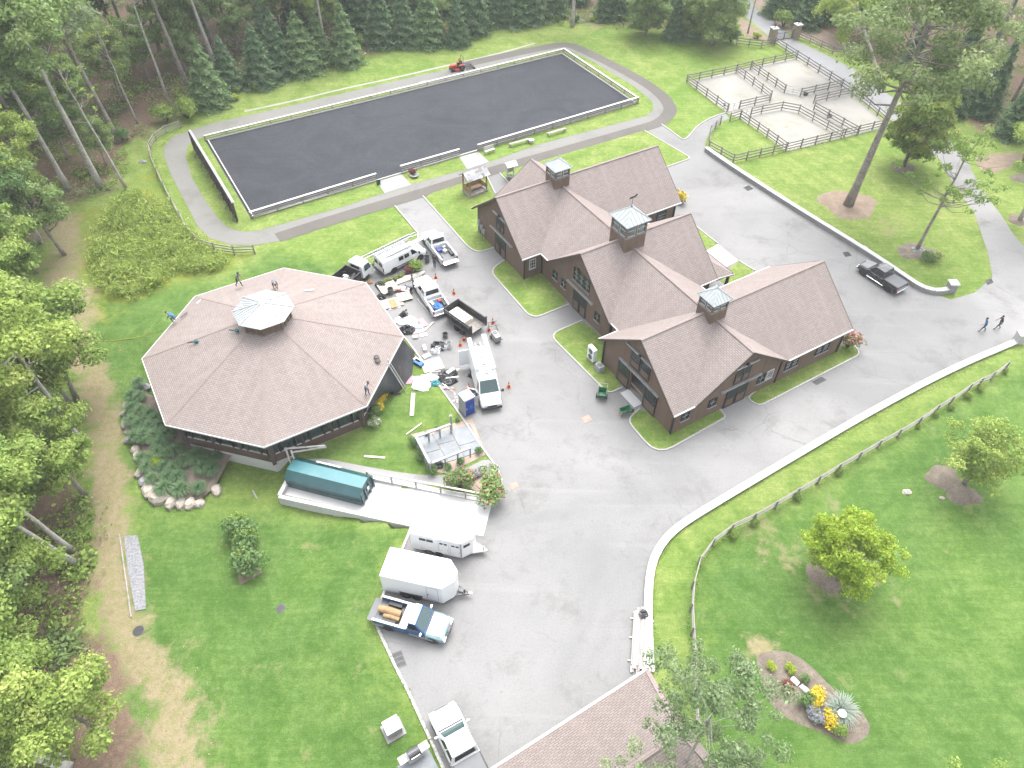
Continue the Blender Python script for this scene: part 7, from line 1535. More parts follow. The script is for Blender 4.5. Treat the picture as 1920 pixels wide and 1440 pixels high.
tree_kind('tallB', 'leaf_grey', 'bark', 22, 4.2, 5.6, 36, 1.3, 330, .36, .32, 2, .58)
tree_kind('tallC', 'leaf_yellow', 'pale_bark', 19, 3.9, 4.8, 34, 1.25, 340, .34, .28, 3, .5)
tree_kind('tallD', 'leaf_deep', 'bark', 21, 4.6, 6.0, 40, 1.4, 330, .37, .33, 4, .45)
tree_kind('bushyA', 'leaf_yellow', 'bark', 11, 3.4, 4.0, 46, .9, 330, .27, .2, 5, .3, shell=.5)
tree_kind('bushyB', 'leaf_mid', 'bark', 9, 2.9, 3.4, 42, .82, 330, .26, .17, 6, .25, shell=.5)
tree_kind('lime', 'leaf_lime', 'bark', 6.4, 2.9, 2.5, 150, .55, 150, .19, .13, 7, .12, shell=.6, low=-.95)
tree_kind('lime2', 'leaf_yellow', 'bark', 6.2, 3.0, 2.3, 120, .52, 120, .19, .13, 8, .15, shell=.55, low=-.95)
tree_kind('round', 'leaf_autumn', 'dark_bark', 9.2, 3.3, 4.1, 120, .8, 230, .26, .2, 9, .1, shell=.7, low=-.95)
tree_kind('ball', 'leaf_mid', 'bark', 8.6, 3.3, 3.9, 110, .85, 230, .27, .2, 19, .1, shell=.7, low=-.95)
tree_kind('sparse', 'leaf_yellow', 'bark', 13, 4.4, 4.6, 46, .55, 60, .24, .17, 10, .4, every=1, shell=.35)
tree_kind('oak', 'leaf_oak', 'bark', 25, 7.6, 6.4, 90, 1.25, 230, .34, .48, 12, .5, shell=.5)
tree_kind('fore', 'leaf_grey', 'pale_bark', 15, 5.2, 3.4, 60, .66, 150, .2, .15, 13, .4, every=2, shell=.35, squash=.7)
tree_kind('fore2', 'leaf_yellow', 'bark', 13, 3.6, 3.2, 44, .75, 170, .2, .18, 14, .35, every=1, shell=.45)
tree_kind('dead', 'leaf_yellow', 'pale_bark', 15, 2.6, 4.6, 18, .5, 26, .26, .13, 15, .5, every=1, shell=.4)
def conifer_kind(key, m, H_, r, n, seed, size=.34):
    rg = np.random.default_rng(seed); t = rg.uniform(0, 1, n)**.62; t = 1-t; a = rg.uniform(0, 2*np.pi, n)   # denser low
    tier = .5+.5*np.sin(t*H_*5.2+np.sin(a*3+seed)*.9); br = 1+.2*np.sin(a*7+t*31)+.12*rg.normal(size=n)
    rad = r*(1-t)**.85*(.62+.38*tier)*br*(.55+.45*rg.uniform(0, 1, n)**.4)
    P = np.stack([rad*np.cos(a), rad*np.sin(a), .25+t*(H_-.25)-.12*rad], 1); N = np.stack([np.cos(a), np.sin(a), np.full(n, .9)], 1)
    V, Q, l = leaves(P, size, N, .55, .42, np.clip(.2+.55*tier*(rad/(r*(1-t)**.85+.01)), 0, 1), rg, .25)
    mb = MB(); mb.tube([(0, 0, 0), (0, 0, H_*.5), (0, 0, H_*.97)], [.2, .12, .02], 8)
    for i in range(26):
        z = H_*(.05+.85*i/26); aa = i*2.4; rr = r*(1-z/H_)*.8; mb.tube([(0, 0, z), (rr*math.cos(aa), rr*math.sin(aa), z-.1*rr)], [.04, .01], 5)
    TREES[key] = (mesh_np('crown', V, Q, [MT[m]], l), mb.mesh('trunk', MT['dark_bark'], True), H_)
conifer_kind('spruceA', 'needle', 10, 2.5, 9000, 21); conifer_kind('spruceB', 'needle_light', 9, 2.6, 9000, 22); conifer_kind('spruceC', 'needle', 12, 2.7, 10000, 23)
USED = set()
def tree(name, key, loc, label, cat='tree', h=None, rz=None, tilt=None, group=None, wide=1.0):
    me, tm, H_ = TREES[key]; s = (h or H_)/H_; o = thing(name, label, cat, loc, random.uniform(0, 6.28) if rz is None else rz, group)
    o.scale = (s*wide, s*wide, s)
    if tilt is not None:   # lean so that the stem passes through tilt (a world point)
        d = (tilt-Vector(loc)).normalized(); q = Vector((0, 0, 1)).rotation_difference(d)@Matrix.Rotation(o.rotation_euler.z, 3, 'Z').to_quaternion(); o.rotation_euler = q.to_euler()
    link('trunk', tm, o); link('crown', me, o); return o
GW = 'tall trees in the woods left of the round building'
# left and upper-left woods, stems read off the photograph (base, a point higher on the stem)
LW = [((190, 353), (78, 133), 'tallA', 25), ((130, 357), (37, 193), 'tallA', 22), ((223, 266), (125, 80), 'tallB', 24), ((355, 171), (285, 0), 'tallB', 24), ((315, 187), (258, 30), 'dead', 20), ((237, 354), (133, 173), 'dead', 17), ((258, 232), (205, 110), 'dead', 14), ((121, 478), (83, 427), 'bushyB', 10), ((408, 134), (360, 7), 'tallA', 22), ((413, 108), (383, 37), 'tallD', 20), ((590, 68), (572, 0), 'tallA', 23), ((611, 104), (600, 33), 'tallC', 17), ((77, 456), (50, 400), 'tallC', 15), ((163, 842), (57, 697), 'tallC', 17), ((143, 748), (122, 703), 'bushyA', 12), ((136, 760), (100, 712), 'bushyA', 11), ((160, 928), (113, 873), 'bushyA', 10), ((68, 511), (48, 480), 'tallD', 14), ((55, 594), (28, 550), 'bushyA', 12), ((143, 1057), (0, 968), 'tallC', 16), ((137, 1034), (57, 970), 'tallC', 15), ((202, 1374), (152, 1350), 'bushyA', 9)]
LABEL = {'tallA': 'tall pale-trunked tree with high light crown in the left woods', 'tallB': 'tall grey-trunked tree with greyish crown in the left woods', 'tallC': 'tall slender tree with yellow-green crown in the left woods', 'tallD': 'tall dark-leaved tree in the left woods', 'bushyA': 'bushy yellow-green tree at the left woods edge', 'bushyB': 'bushy mid-green tree at the left woods edge', 'dead': 'thin half-bare tree in the left woods', 'spruceA': 'dark spruce in the row behind the far lawn', 'spruceB': 'lighter green spruce in the row behind the far lawn', 'spruceC': 'tall dark spruce deeper in the far woods'}
GRP = {'tallA': 'pale-trunked left woods trees', 'tallB': 'grey-trunked left woods trees', 'tallC': 'slender left woods trees', 'tallD': 'dark left woods trees', 'bushyA': 'yellow-green woods edge trees', 'bushyB': 'mid-green woods edge trees', 'dead': 'half-bare left woods trees', 'spruceA': 'dark far lawn spruces', 'spruceB': 'light far lawn spruces', 'spruceC': 'tall far spruces'}
for b, t, k, h in LW:
    p = G(*b); tree('woodland_tree', k, p, LABEL[k], h=h, tilt=px_height(p, *t), group=GRP[k])
# fill of the left woods
FILL = [(60, 300, 'tallD', 20), (10, 330, 'tallB', 22), (120, 190, 'tallB', 22), (60, 210, 'tallA', 22), (180, 120, 'tallD', 22), (250, 110, 'tallB', 20), (300, 95, 'tallD', 20), (340, 60, 'tallA', 22), (20, 130, 'tallA', 24), (110, 60, 'tallB', 22), (200, 30, 'tallD', 20), (440, 60, 'tallD', 18), (480, 30, 'tallB', 20), (530, 80, 'bushyB', 11), (545, 30, 'tallD', 17), (640, 50, 'tallD', 18), (690, 30, 'tallB', 18), (-40, 420, 'tallB', 20), (30, 440, 'bushyB', 11), (-20, 520, 'tallC', 16), (20, 640, 'bushyA', 13), (70, 690, 'bushyA', 11), (40, 780, 'bushyA', 12), (90, 830, 'bushyB', 9), (-10, 850, 'tallC', 15), (60, 900, 'bushyA', 9), (20, 960, 'bushyB', 9), (80, 1130, 'bushyA', 9), (30, 1180, 'bushyB', 10), (40, 1270, 'bushyA', 9), (10, 1380, 'bushyA', 10), (70, 1400, 'bushyA', 8), (-60, 1100, 'tallC', 15), (-70, 700, 'tallC', 18), (-80, 940, 'tallC', 16), (90, 250, 'bushyB', 10), (160, 230, 'bushyB', 9), (30, 380, 'bushyA', 10), (280, 150, 'bushyB', 9), (395, 90, 'bushyB', 9), (450, 100, 'bushyB', 8)]
FILL += [(230, 190, 'bushyB', 10), (130, 300, 'bushyB', 9), (60, 260, 'bushyA', 13), (0, 250, 'bushyA', 15), (30, 200, 'tallC', 15), (150, 150, 'tallC', 15), (100, 120, 'bushyB', 14), (220, 80, 'bushyB', 13), (290, 60, 'tallC', 14), (330, 120, 'bushyB', 10), (370, 110, 'bushyB', 10), (420, 40, 'bushyB', 13), (490, 70, 'bushyB', 12), (-30, 330, 'tallC', 15), (20, 290, 'bushyB', 13), (160, 60, 'bushyB', 14), (60, 100, 'tallC', 16), (-20, 180, 'tallC', 16), (350, 140, 'bushyB', 7), (200, 310, 'bushyB', 6), (0, 600, 'bushyA', 14), (-20, 700, 'bushyA', 14), (30, 720, 'bushyA', 13), (90, 760, 'bushyA', 9), (0, 810, 'bushyA', 13), (-10, 1000, 'bushyA', 12), (60, 1010, 'bushyB', 9), (-20, 1130, 'bushyA', 12), (-10, 1240, 'bushyA', 12), (-10, 1320, 'bushyA', 11), (60, 1340, 'bushyA', 9), (40, 560, 'bushyB', 10), (580, 40, 'bushyB', 12), (620, 80, 'bushyB', 8), (650, 30, 'bushyB', 13)]
for u, v, k, h in FILL: p = G(u, v); tree('woodland_tree', k, p, LABEL[k], h=h*random.uniform(.92, 1.06), group=GRP[k])
# spruces along the far lawn
SP = [(397, 196, 'spruceB', 9), (432, 165, 'spruceA', 8.5), (393, 170, 'spruceB', 6.5), (492, 158, 'spruceA', 8.5), (528, 140, 'spruceA', 10), (570, 133, 'spruceB', 9.5), (600, 112, 'spruceB', 8), (652, 119, 'spruceB', 9.5), (668, 68, 'spruceA', 10), (716, 84, 'spruceA', 9.5), (700, 60, 'spruceC', 12), (760, 83, 'spruceA', 9), (806, 83, 'spruceB', 10), (858, 84, 'spruceA', 8), (885, 60, 'spruceC', 12), (930, 42, 'spruceA', 9), (965, 42, 'spruceC', 11), (1000, 40, 'spruceA', 9.5), (1040, 30, 'spruceC', 11), (1133, 36, 'spruceA', 9), (1160, 30, 'spruceC', 10), (1262, 74, 'spruceA', 7.5), (1295, 72, 'spruceB', 7), (1453, 28, 'spruceA', 9), (1495, 25, 'spruceC', 10), (1510, 50, 'spruceA', 8), (1540, 40, 'spruceC', 10), (730, 30, 'spruceC', 12), (790, 25, 'spruceC', 12), (840, 22, 'spruceC', 12), (900, 20, 'spruceC', 13), (950, 5, 'spruceC', 12), (1080, 5, 'spruceC', 12), (1210, 10, 'spruceC', 12), (560, 70, 'spruceC', 11), (505, 105, 'spruceC', 10), (630, 15, 'spruceC', 12), (1270, 20, 'spruceC', 12), (1340, 10, 'spruceC', 11)]
for u, v, k, h in SP: tree('spruce', k, U(u, v), LABEL[k], 'spruce', h*random.uniform(.88, 1.08), group=GRP[k], wide=random.uniform(1.05, 1.4))
# distinct trees of the far lawn and beyond
tree('lawn_tree', 'ball', U(1210, 66), 'rounded bright green tree at the far lawn edge beside the spruces', h=8.5); tree('lawn_tree', 'ball', U(1335, 84), 'rounded green tree between the far lawn and the gate', h=9.5); tree('lawn_tree', 'ball', U(1298, 70), 'smaller rounded green tree behind the one near the gate', h=8)
tree('lawn_tree', 'tallA', U(1073, 50), 'stout pale-trunked tree standing in the far lawn mulch bed', h=20); tree('lawn_tree', 'dead', U(1402, 62), 'slim bare stem in the mulch bed left of the gate', h=14)
for i, (u, v, k, h) in enumerate(((780, 5, 'tallD', 18), (870, -10, 'tallB', 18), (1000, -20, 'tallD', 18), (1120, -15, 'tallA', 18), (1240, -20, 'tallD', 18), (1330, -20, 'tallB', 17), (1190, 0, 'bushyB', 9), (1380, -15, 'tallD', 17), (830, 60, 'bushyB', 8), (700, 5, 'tallB', 20), (600, -10, 'tallD', 20), (500, -15, 'tallB', 20), (400, -20, 'tallA', 22), (300, -20, 'tallD', 20), (200, -30, 'tallB', 22), (90, -30, 'tallD', 22), (-40, -20, 'tallA', 22), (-60, 120, 'tallB', 22), (-80, 240, 'tallD', 22))): tree('woodland_tree', k, U(u, v), 'dense green tree in the backdrop beyond the far spruces', h=h, group='backdrop woods')
# right-hand trees
pO = U(1590, 385); tree('oak_tree', 'oak', pO, 'tall leaning oak with long bare trunk in a mulch ring on the striped lawn', h=25.5, rz=.6, tilt=px_height(pO, 1671, 205))
tree('lawn_tree', 'round', U(1693, 313), 'dense dark round tree with orange-tinged top beside the oak lawn road', h=9.6); pS = U(1718, 470); tree('sparse_tree', 'sparse', pS, 'thin sparse-leaved tree leaning over the entrance road', h=14, tilt=px_height(pS, 1790, 335), rz=1); pS = U(1912, 413); tree('lawn_tree', 'tallC', pS, 'slim trunk tree in a mulch ring at the road edge', h=14, tilt=px_height(pS, 1925, 385))
pS = U(1655, 165); tree('lawn_tree', 'tallC', pS, 'pale-stemmed tree on the verge beyond the entrance road', h=18, tilt=px_height(pS, 1622, 60))
GR = 'trees of the right-hand woods'
for u, v, k, h in ((1620, 60, 'tallB', 17), (1700, 90, 'tallD', 17), (1690, 10, 'tallB', 19), (1770, 60, 'tallA', 19), (1790, 150, 'spruceC', 11), (1760, 120, 'tallD', 15), (1850, 120, 'tallB', 19), (1880, 50, 'tallC', 19), (1840, 215, 'spruceC', 11), (1900, 190, 'tallD', 15), (1780, 215, 'spruceA', 9), (1810, 195, 'spruceC', 10), (1890, 255, 'spruceA', 9), (1960, 130, 'tallB', 20), (1960, 260, 'tallC', 17), (1570, 70, 'bushyB', 8), (1615, 88, 'bushyB', 9), (1590, 40, 'tallB', 15), (1545, 10, 'tallA', 17), (1640, -10, 'tallD', 18), (1750, -20, 'tallB', 18), (1850, -10, 'tallD', 18), (1930, 30, 'tallA', 19), (1700, 140, 'spruceA', 9), (1740, 165, 'spruceC', 9), (2010, 330, 'bushyB', 10), (1920, 300, 'bushyA', 8)):
    spr = k.startswith('spruce'); tree('spruce' if spr else 'woodland_tree', k, U(u, v), 'dark spruce in the right-hand woods' if spr else 'leafy tree in the right-hand woods beyond the road', 'spruce' if spr else 'tree', h*random.uniform(.94, 1.06), group=('right woods spruces' if spr else GR))
tree('lawn_tree', 'lime', U(1572, 1088), 'bright yellow-green young tree in a mulch ring on the pasture lawn', h=6.4); tree('lawn_tree', 'lime2', U(1808, 906), 'soft green spreading young tree beside two mulch beds on the pasture', h=6.2)
tree('overhanging_tree', 'fore', U(1262, 1472), 'open greyish-green tree reaching over the garage roof and pasture fence', h=15.5, rz=2.0, wide=.72); tree('overhanging_tree', 'fore', U(1320, 1580), 'lower greyish-green tree leaning over the garage ridge', h=12, rz=.3, wide=.8); tree('overhanging_tree', 'fore', U(1195, 1590), 'greyish-green treetop over the lower part of the garage roof', h=11, rz=4.0, wide=.9); tree('overhanging_tree', 'fore2', U(1700, 1600), 'yellowing treetop at the bottom edge of the pasture', h=10); tree('overhanging_tree', 'fore2', U(1640, 1640), 'small yellowing treetop beside another at the bottom edge', h=8.5)
# ------------------------------------------------------------------ shrubs, clumps, flowers
SH = {}
def shrub_kind(key, m, r, h, n, size, seed, flower=None, ff=0):
    rg = np.random.default_rng(seed); cs = []; rs = []
    for i in range(12): a = rg.uniform(0, 6.28); k = rg.uniform(0, .62)*r; cs.append((k*math.cos(a), k*math.sin(a), h*rg.uniform(.35, .68))); rs.append(min(r, h)*rg.uniform(.34, .5))
    P, N, lv = lobes(cs, rs, n//12, 1.0, .55, rg); P[:, 2] = np.maximum(P[:, 2], .04); V, Q, l = leaves(P, size, N, .7, lv=lv, rg=rg); fm = np.zeros(len(Q), int); mats = [MT[m]]
    if flower: fm[(rg.uniform(0, 1, len(Q)) < ff) & (N[:, 2] > .45)] = 1; mats.append(MT[flower])
    mb = MB()
    for i in range(7): a = i*.9; mb.tube([(0, 0, 0), (r*.3*math.cos(a), r*.3*math.sin(a), h*.4), (r*.6*math.cos(a), r*.6*math.sin(a), h*.62)], [.035, .025, .01], 5)
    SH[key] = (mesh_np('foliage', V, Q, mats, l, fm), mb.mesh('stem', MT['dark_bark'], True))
shrub_kind('green', 'leaf_yellow', 1.0, 1.3, 1500, .17, 31); shrub_kind('lime', 'leaf_lime', .8, .9, 1200, .14, 32); shrub_kind('deep', 'leaf_deep', 1.0, 1.4, 1500, .17, 33); shrub_kind('pinkf', 'leaf_mid', 1.0, 1.4, 1600, .16, 34, 'petal_pink', .45); shrub_kind('redtip', 'leaf_mid', 1.0, 1.4, 1700, .15, 44, 'petal_pink', .06); shrub_kind('yellowf', 'leaf_mid', .8, .8, 2000, .12, 35, 'petal_yellow', .8); shrub_kind('lilac', 'leaf_grey', .8, .7, 1500, .12, 36, 'petal_lilac', .6); shrub_kind('red', 'leaf_red', .8, .9, 1200, .14, 37); shrub_kind('box', 'leaf_deep', .5, .75, 1300, .09, 38); shrub_kind('mixed', 'leaf_mid', .9, .7, 1400, .13, 39, 'petal_white', .25)
shrub_kind('orangef', 'leaf_yellow', .8, .9, 1300, .13, 40, 'leaf_fallen', .4)
def shrub(key, loc, label, s=1.0, group=None, cat='shrub', wide=1.0, name='shrub'):
    o = thing(name, label, cat, loc, random.uniform(0, 6.28), group); o.scale = (s*wide, s*wide, s); link('foliage', SH[key][0], o); link('stem', SH[key][1], o); return o
def clump_kind(key, m, r, h, n, seed, w=.035):
    rg = np.random.default_rng(seed); V = []; Q = []; lv = []
    for i in range(n):
        a = rg.uniform(0, 6.28); sp = rg.uniform(.15, 1)*r; hh = h*rg.uniform(.6, 1.05); d = np.array([math.cos(a), math.sin(a), 0]); s = np.array([-d[1], d[0], 0])*w; b = d*rg.uniform(0, .22)*r; k = len(V)*0+len(V)
        pts = [b, b+d*sp*.3+[0, 0, hh*.7], b+d*sp*.7+[0, 0, hh*.98], b+d*sp*1.05+[0, 0, hh*.62]]
        for j, p in enumerate(pts): f = (1, .9, .6, .12)[j]; V += [p-s*f, p+s*f]; lv += [rg.uniform(.2, .5)+.15*j]*2
        for j in range(3): Q.append((k+2*j, k+2*j+1, k+2*j+3, k+2*j+2))
    SH[key] = (mesh_np('blades', np.array(V), np.array(Q), [MT[m]], np.clip(lv, 0, 1)),)
clump_kind('grassclump', 'grass_blade', 1.15, 1.15, 380, 41, .045); clump_kind('paleclump', 'grass_pale', 1.5, 1.2, 420, 42, .03)
def clump(key, loc, label, s=1.0, group=None): o = thing('ornamental_grass', label, 'grass clump', loc, random.uniform(0, 6.28), group); o.scale = (s, s, s*.95); link('blades', SH[key][0], o); return o
# boulder terrace south-west of the round building
bw = thing('boulder_wall', 'dry wall of pale boulders curving round the planted bank', 'boulder wall', (0, 0, 0)); bw2 = thing('boulder_wall', 'inner row of boulders between the ornamental grasses', 'boulder wall', (0, 0, 0))
BM = []
for s in range(4):
    r_ = random.Random(90+s); mb = MB(); n, k = 9, 5; vs = []; fs = []
    for i in range(k+1):
        ph = -math.pi/2+math.pi*i/k
        for j in range(n): a = 2*math.pi*j/n; q = 1+r_.uniform(-.2, .2); vs.append((math.cos(ph)*math.cos(a)*q*.55, math.cos(ph)*math.sin(a)*q*.55, max(-.4, min(.42, math.sin(ph)*.6*(1+r_.uniform(-.15, .15))))))
    for i in range(k):
        for j in range(n): fs.append((i*n+j, i*n+(j+1) % n, (i+1)*n+(j+1) % n, (i+1)*n+j))
    mb.add(vs, fs+[tuple(range(k*n, (k+1)*n))]); BM.append([mb.mesh('boulder', MT['boulder']), mb.mesh('boulder', MT['grey_boulder'])])
def boulder(root, u, v, s, grey=False, dz=.15):
    o = link('boulder', BM[random.randrange(4)][1 if grey else 0], root, G(u, v)+Vector((0, 0, dz)), random.uniform(0, 6.28), (s*random.uniform(1, 1.45), s*random.uniform(.8, 1.05), s*random.uniform(.8, 1.0)))
for u, v, s, g in ((268, 728, 1.1, 1), (258, 745, .8, 1), (240, 765, .9, 0), (236, 777, .8, 0), (240, 795, .9, 0), (243, 810, .7, 0), (246, 826, .85, 1), (256, 846, 1.0, 0), (258, 858, .7, 0), (264, 888, .8, 0), (271, 905, .8, 1), (281, 922, 1.2, 0), (300, 936, 1.35, 0), (324, 944, 1.1, 0), (340, 946, .9, 0), (357, 947, .95, 0), (375, 946, .7, 0), (407, 922, .9, 0), (272, 898, .6, 0)): boulder(bw, u, v, s, g)
for u, v, s, g in ((282, 800, .8, 1), (280, 815, .6, 1), (287, 835, .6, 0), (292, 850, .6, 0), (295, 862, .5, 0), (300, 884, .7, 1), (307, 893, .5, 0), (313, 900, .5, 0), (277, 786, .6, 1)): boulder(bw2, u, v, s, g, .4)
bed = [G(*p) for p in ((262, 735), (242, 770), (243, 815), (258, 860), (272, 905), (300, 932), (340, 941), (378, 940), (404, 918))]; wl2 = [oc(RW-.1, k, 0)+OC for k in (4, 5, 6)]
mb = MB(); inner = [wl2[0].lerp(wl2[1], t) for t in (.35, .5, .65, .85, 1)]+[wl2[1].lerp(wl2[2], t) for t in (.12, .25, .4, .5)]; n = len(bed)
vs = [Vector((p.x, p.y, p.z+.3)) for p in bed]+[Vector((p.x, p.y, -.25)) for p in inner]; mb.add(vs, [(i, i+1, n+i+1, n+i) for i in range(n-1)]); tag(mb.build('planted_bank', MT['mulch'], smooth=True), kind='structure')
GC = [(252, 752), (268, 755), (254, 778), (270, 782), (287, 790), (252, 800), (266, 806), (290, 812), (300, 800), (262, 828), (276, 830), (297, 832), (308, 845), (320, 830), (302, 862), (318, 862), (336, 858), (272, 868), (282, 885), (290, 905), (315, 885), (332, 890), (345, 882), (322, 905), (340, 905), (312, 925), (343, 928), (378, 925), (375, 870), (398, 878), (410, 872), (385, 890), (402, 895), (358, 875), (265, 730), (310, 815)]
for i, (u, v) in enumerate(GC): p = G(u, v); cl_ = max(0.0, 1-(math.hypot(p.x-OC.x, p.y-OC.y)-RW)/5); clump('grassclump', p+Vector((0, 0, .25+.6*cl_)), 'blue-green ornamental grass clump on the boulder bank', random.uniform(.62, .85), 'grasses on the boulder bank')
shrub('lime', G(303, 875, .5), 'bright lime shrub among the ornamental grasses', .9)
# hedge in the lower lawn
for i, (u, v) in enumerate(((450, 985), (455, 1003), (458, 1020), (463, 1038), (468, 1055), (472, 1070))): shrub('deep' if i % 2 else 'green', G(u, v), 'leafy shrub in the dense hedge row on the lower lawn', random.uniform(1.15, 1.5), 'hedge row shrubs')
# beds and borders
shrub('green', U(313, 228), 'bright green shrub behind the curved track fence', 1.9); shrub('green', U(352, 222), 'taller bright green shrub beside the mirror wall end', 2.2); shrub('deep', U(232, 262), 'small deep green shrub at the foot of a woodland trunk', 1.4)
for u, v, s in ((447, 172, 1.0), (444, 187, .95), (480, 168, 1.0)): shrub('lime', U(u, v), 'rounded yellow-green shrub on the far lawn before the spruces', s, 'far lawn yellow shrubs')
for u, v, s, k in ((678, 83, 1.1, 'green'), (695, 87, 1.1, 'green'), (915, 45, 1.4, 'green'), (940, 44, 1.3, 'green'), (1022, 36, 1.0, 'lime'), (1113, 40, 1.0, 'lime'), (1150, 40, .9, 'deep'), (1170, 38, .9, 'lime'), (1045, 42, .8, 'deep'), (1080, 42, .9, 'deep')): shrub(k, U(u, v), {'green': 'leafy green shrub at the foot of the far spruces', 'lime': 'small yellow-green shrub along the far lawn border', 'deep': 'small dark shrub along the far lawn border'}[k], s, {'green': 'spruce foot shrubs', 'lime': 'border lime shrubs', 'deep': 'border dark shrubs'}[k])
shrub('green', U(1468, 50), 'rounded bright shrub in the mulch behind the gate', 2.0); shrub('lime', U(1420, 72), 'small bright shrub in the mulch left of the gate', 1.1); shrub('deep', U(1370, 80), 'dark shrub against the fence left of the gate', 1.6)
shrub('pinkf', U(1588, 652, .05), 'pink flowering shrub at the corner of the near barn wing', 1.45); shrub('yellowf', U(1272, 378), 'yellow flowering shrub at the end of the far barn wing', 1.5); shrub('orangef', U(1748, 488), 'orange flowering clump in the bed under the sparse tree', 1.25); shrub('deep', U(1735, 490), 'green clump beside the orange flowers under the sparse tree', .9)
shrub('green', U(783, 508), 'bright green shrub on the asphalt island behind the workers', 1.05); shrub('red', U(767, 512), 'dark red shrub beside the bright green one on the asphalt island', 1.0); 
for u, v in ((752, 521), (742, 525), (730, 529), (720, 533)): shrub('orangef', U(u, v), 'low yellow-orange planting on the asphalt island', .65, 'island edge planting')
shrub('yellowf', G(716, 751, .05), 'mound of bright yellow flowers under the eave corner', 1.05); shrub('yellowf', G(708, 766, .05), 'second mound of yellow flowers beside the building post', 1.05); shrub('deep', G(703, 776, .05), 'green plant at the foot of the yellow flowers', .8); shrub('mixed', G(703, 795, .05), 'pale variegated shrub at the building corner', .95)
for u, v, lab in ((776, 832, 'small dark shrub outside the patio board screen'), (790, 860, 'small green shrub along the patio board screen'), (812, 885, 'small shrub at the front corner of the patio'), (840, 880, 'round green shrub in gravel by the patio rail'), (864, 870, 'round green shrub midway along the patio rail'), (898, 849, 'round green shrub at the kerb corner of the patio'), (858, 790, 'low shrub between the toilet and the patio'), (800, 815, 'low plant behind the patio rail'), (820, 805, 'second low plant behind the patio rail')): shrub('box' if 'small' not in lab else 'deep', U(u, v, .03), lab, .95 if 'round' in lab else .6)
shrub('redtip', U(863, 915, .03), 'bushy red-tipped shrub at the end of the ramp rail', 1.35); shrub('redtip', U(915, 935, .03), 'larger red-tipped shrub at the driveway corner', 1.55, wide=1.1)
for u, v, k, lab in ((893, 893, 'lilac', 'silvery lilac planting in the driveway corner bed'), (905, 885, 'mixed', 'white-flecked planting in the driveway corner bed'), (918, 893, 'lilac', 'second silvery lilac clump at the driveway corner'), (880, 898, 'pinkf', 'low pink flowers in the driveway corner bed'), (930, 905, 'pinkf', 'low pink flowers along the driveway corner kerb'), (925, 880, 'mixed', 'small white flowers by the corner kerb')): shrub(k, U(u, v, .03), lab, .7)
sheet('flower_bed', PX((868, 900), (905, 880), (932, 884), (939, 898), (936, 915), (926, 934), (900, 925), (880, 915)), .024, 'pink_gravel', 1)
# pasture flower bed
for u, v, k, s, lab in ((1447, 1252, 'lime', .55, 'small lime shrub at the head of the pasture bed'), (1478, 1256, 'lime', .6, 'second small lime shrub in the pasture bed'), (1507, 1276, 'box', .95, 'clipped dark green ball shrub in the pasture bed'), (1475, 1290, 'red', .75, 'reddish shrub in the pasture bed'), (1527, 1312, 'yellowf', 1.1, 'yellow flower mound in the middle of the pasture bed'), (1510, 1318, 'deep', .7, 'dark green plant beside the yellow mound'), (1553, 1352, 'yellowf', 1.0, 'yellow flower mound at the tail of the pasture bed'), (1522, 1332, 'lilac', .9, 'silver-lilac clump between the yellow mounds'), (1533, 1350, 'lilac', .9, 'second silver-lilac clump by the tail of the bed'), (1573, 1372, 'green', .65, 'low green shrub at the end of the pasture bed')): shrub(k, U(u, v, .08), lab, s)
clump('paleclump', U(1572, 1335, .08), 'large pale striped grass clump in the pasture bed', .82)
for uv, lab in (((1490, 1278), 'pale green plastic box cover in the pasture bed'), ((1507, 1292), 'second pale green box cover in the pasture bed')): single('valve_box', MB().box((0, 0, .1), (.62, .4, .12), top=.92), 'plastic_sheet', lab, 'box cover', U(*uv, .06), R(-50), bevel=.02)
o = thing('bird_bath', 'small white-topped red feeder post beside the pale grass clump', 'feeder', U(1570, 1348, .08)); MB().tube([(0, 0, 0), (0, 0, .9)], .05, 8).build('post', MT['red'], o); MB().lathe((0, 0, .9), [(.1, 0), (.26, .08), (.28, .12), (.05, .16)], 14).build('basin', MT['white_paint'], o)
# vines on pasture fence posts
for i, (u, v) in enumerate(((1883, 700), (1835, 730), (1813, 745), (1780, 768), (1753, 780), (1720, 803), (1570, 890), (1493, 935), (1412, 985), (1370, 1003))): shrub('green', U(u, v), 'small leafy vine at the foot of a pasture fence post', random.uniform(.35, .65), 'fence post vines', 'vine', name='vine')
sh_p = G(776, 330, .05); shrub('red', U(773, 327, .05), 'round rust-coloured shrub on the short arena lawn strip', .85)
# ------------------------------------------------------------------ uncountable growth
def scatter_poly(poly, n, rg=rng):
    xs = [p.x for p in poly]; ys = [p.y for p in poly]; out = np.zeros((0, 2))
    while len(out) < n:
        a = np.stack([rg.uniform(min(xs), max(xs), n), rg.uniform(min(ys), max(ys), n)], 1); out = np.concatenate([out, a[inside(a[:, 0], a[:, 1], poly)]])
    return out[:n]
def clip_poly(px): return [U(*p) for p in px]
XY = scatter_poly(MEADOW, 1150); cl_h = .5+1.5*np.array([mnoise.noise(Vector((x*.35, y*.35, 0)))*.5+.5 for x, y in XY]); n_ = 16
P = np.repeat(np.column_stack([XY, Harr(XY[:, 0], XY[:, 1])]), n_, 0); hh = np.repeat(cl_h, n_); k = rng.uniform(.1, 1, len(P)); P = P+np.column_stack([rng.normal(0, .32, (len(P), 2)), hh*k])
V, Q, l = leaves(P, .4, np.tile([0, 0, .2], (len(P), 1)), .9, .26, np.clip(.15+.6*k, 0, 1)); fm = np.zeros(len(Q), int); pt = np.array([mnoise.noise(Vector((x*.16+7, y*.16, 3))) for x, y in P[:, :2]])
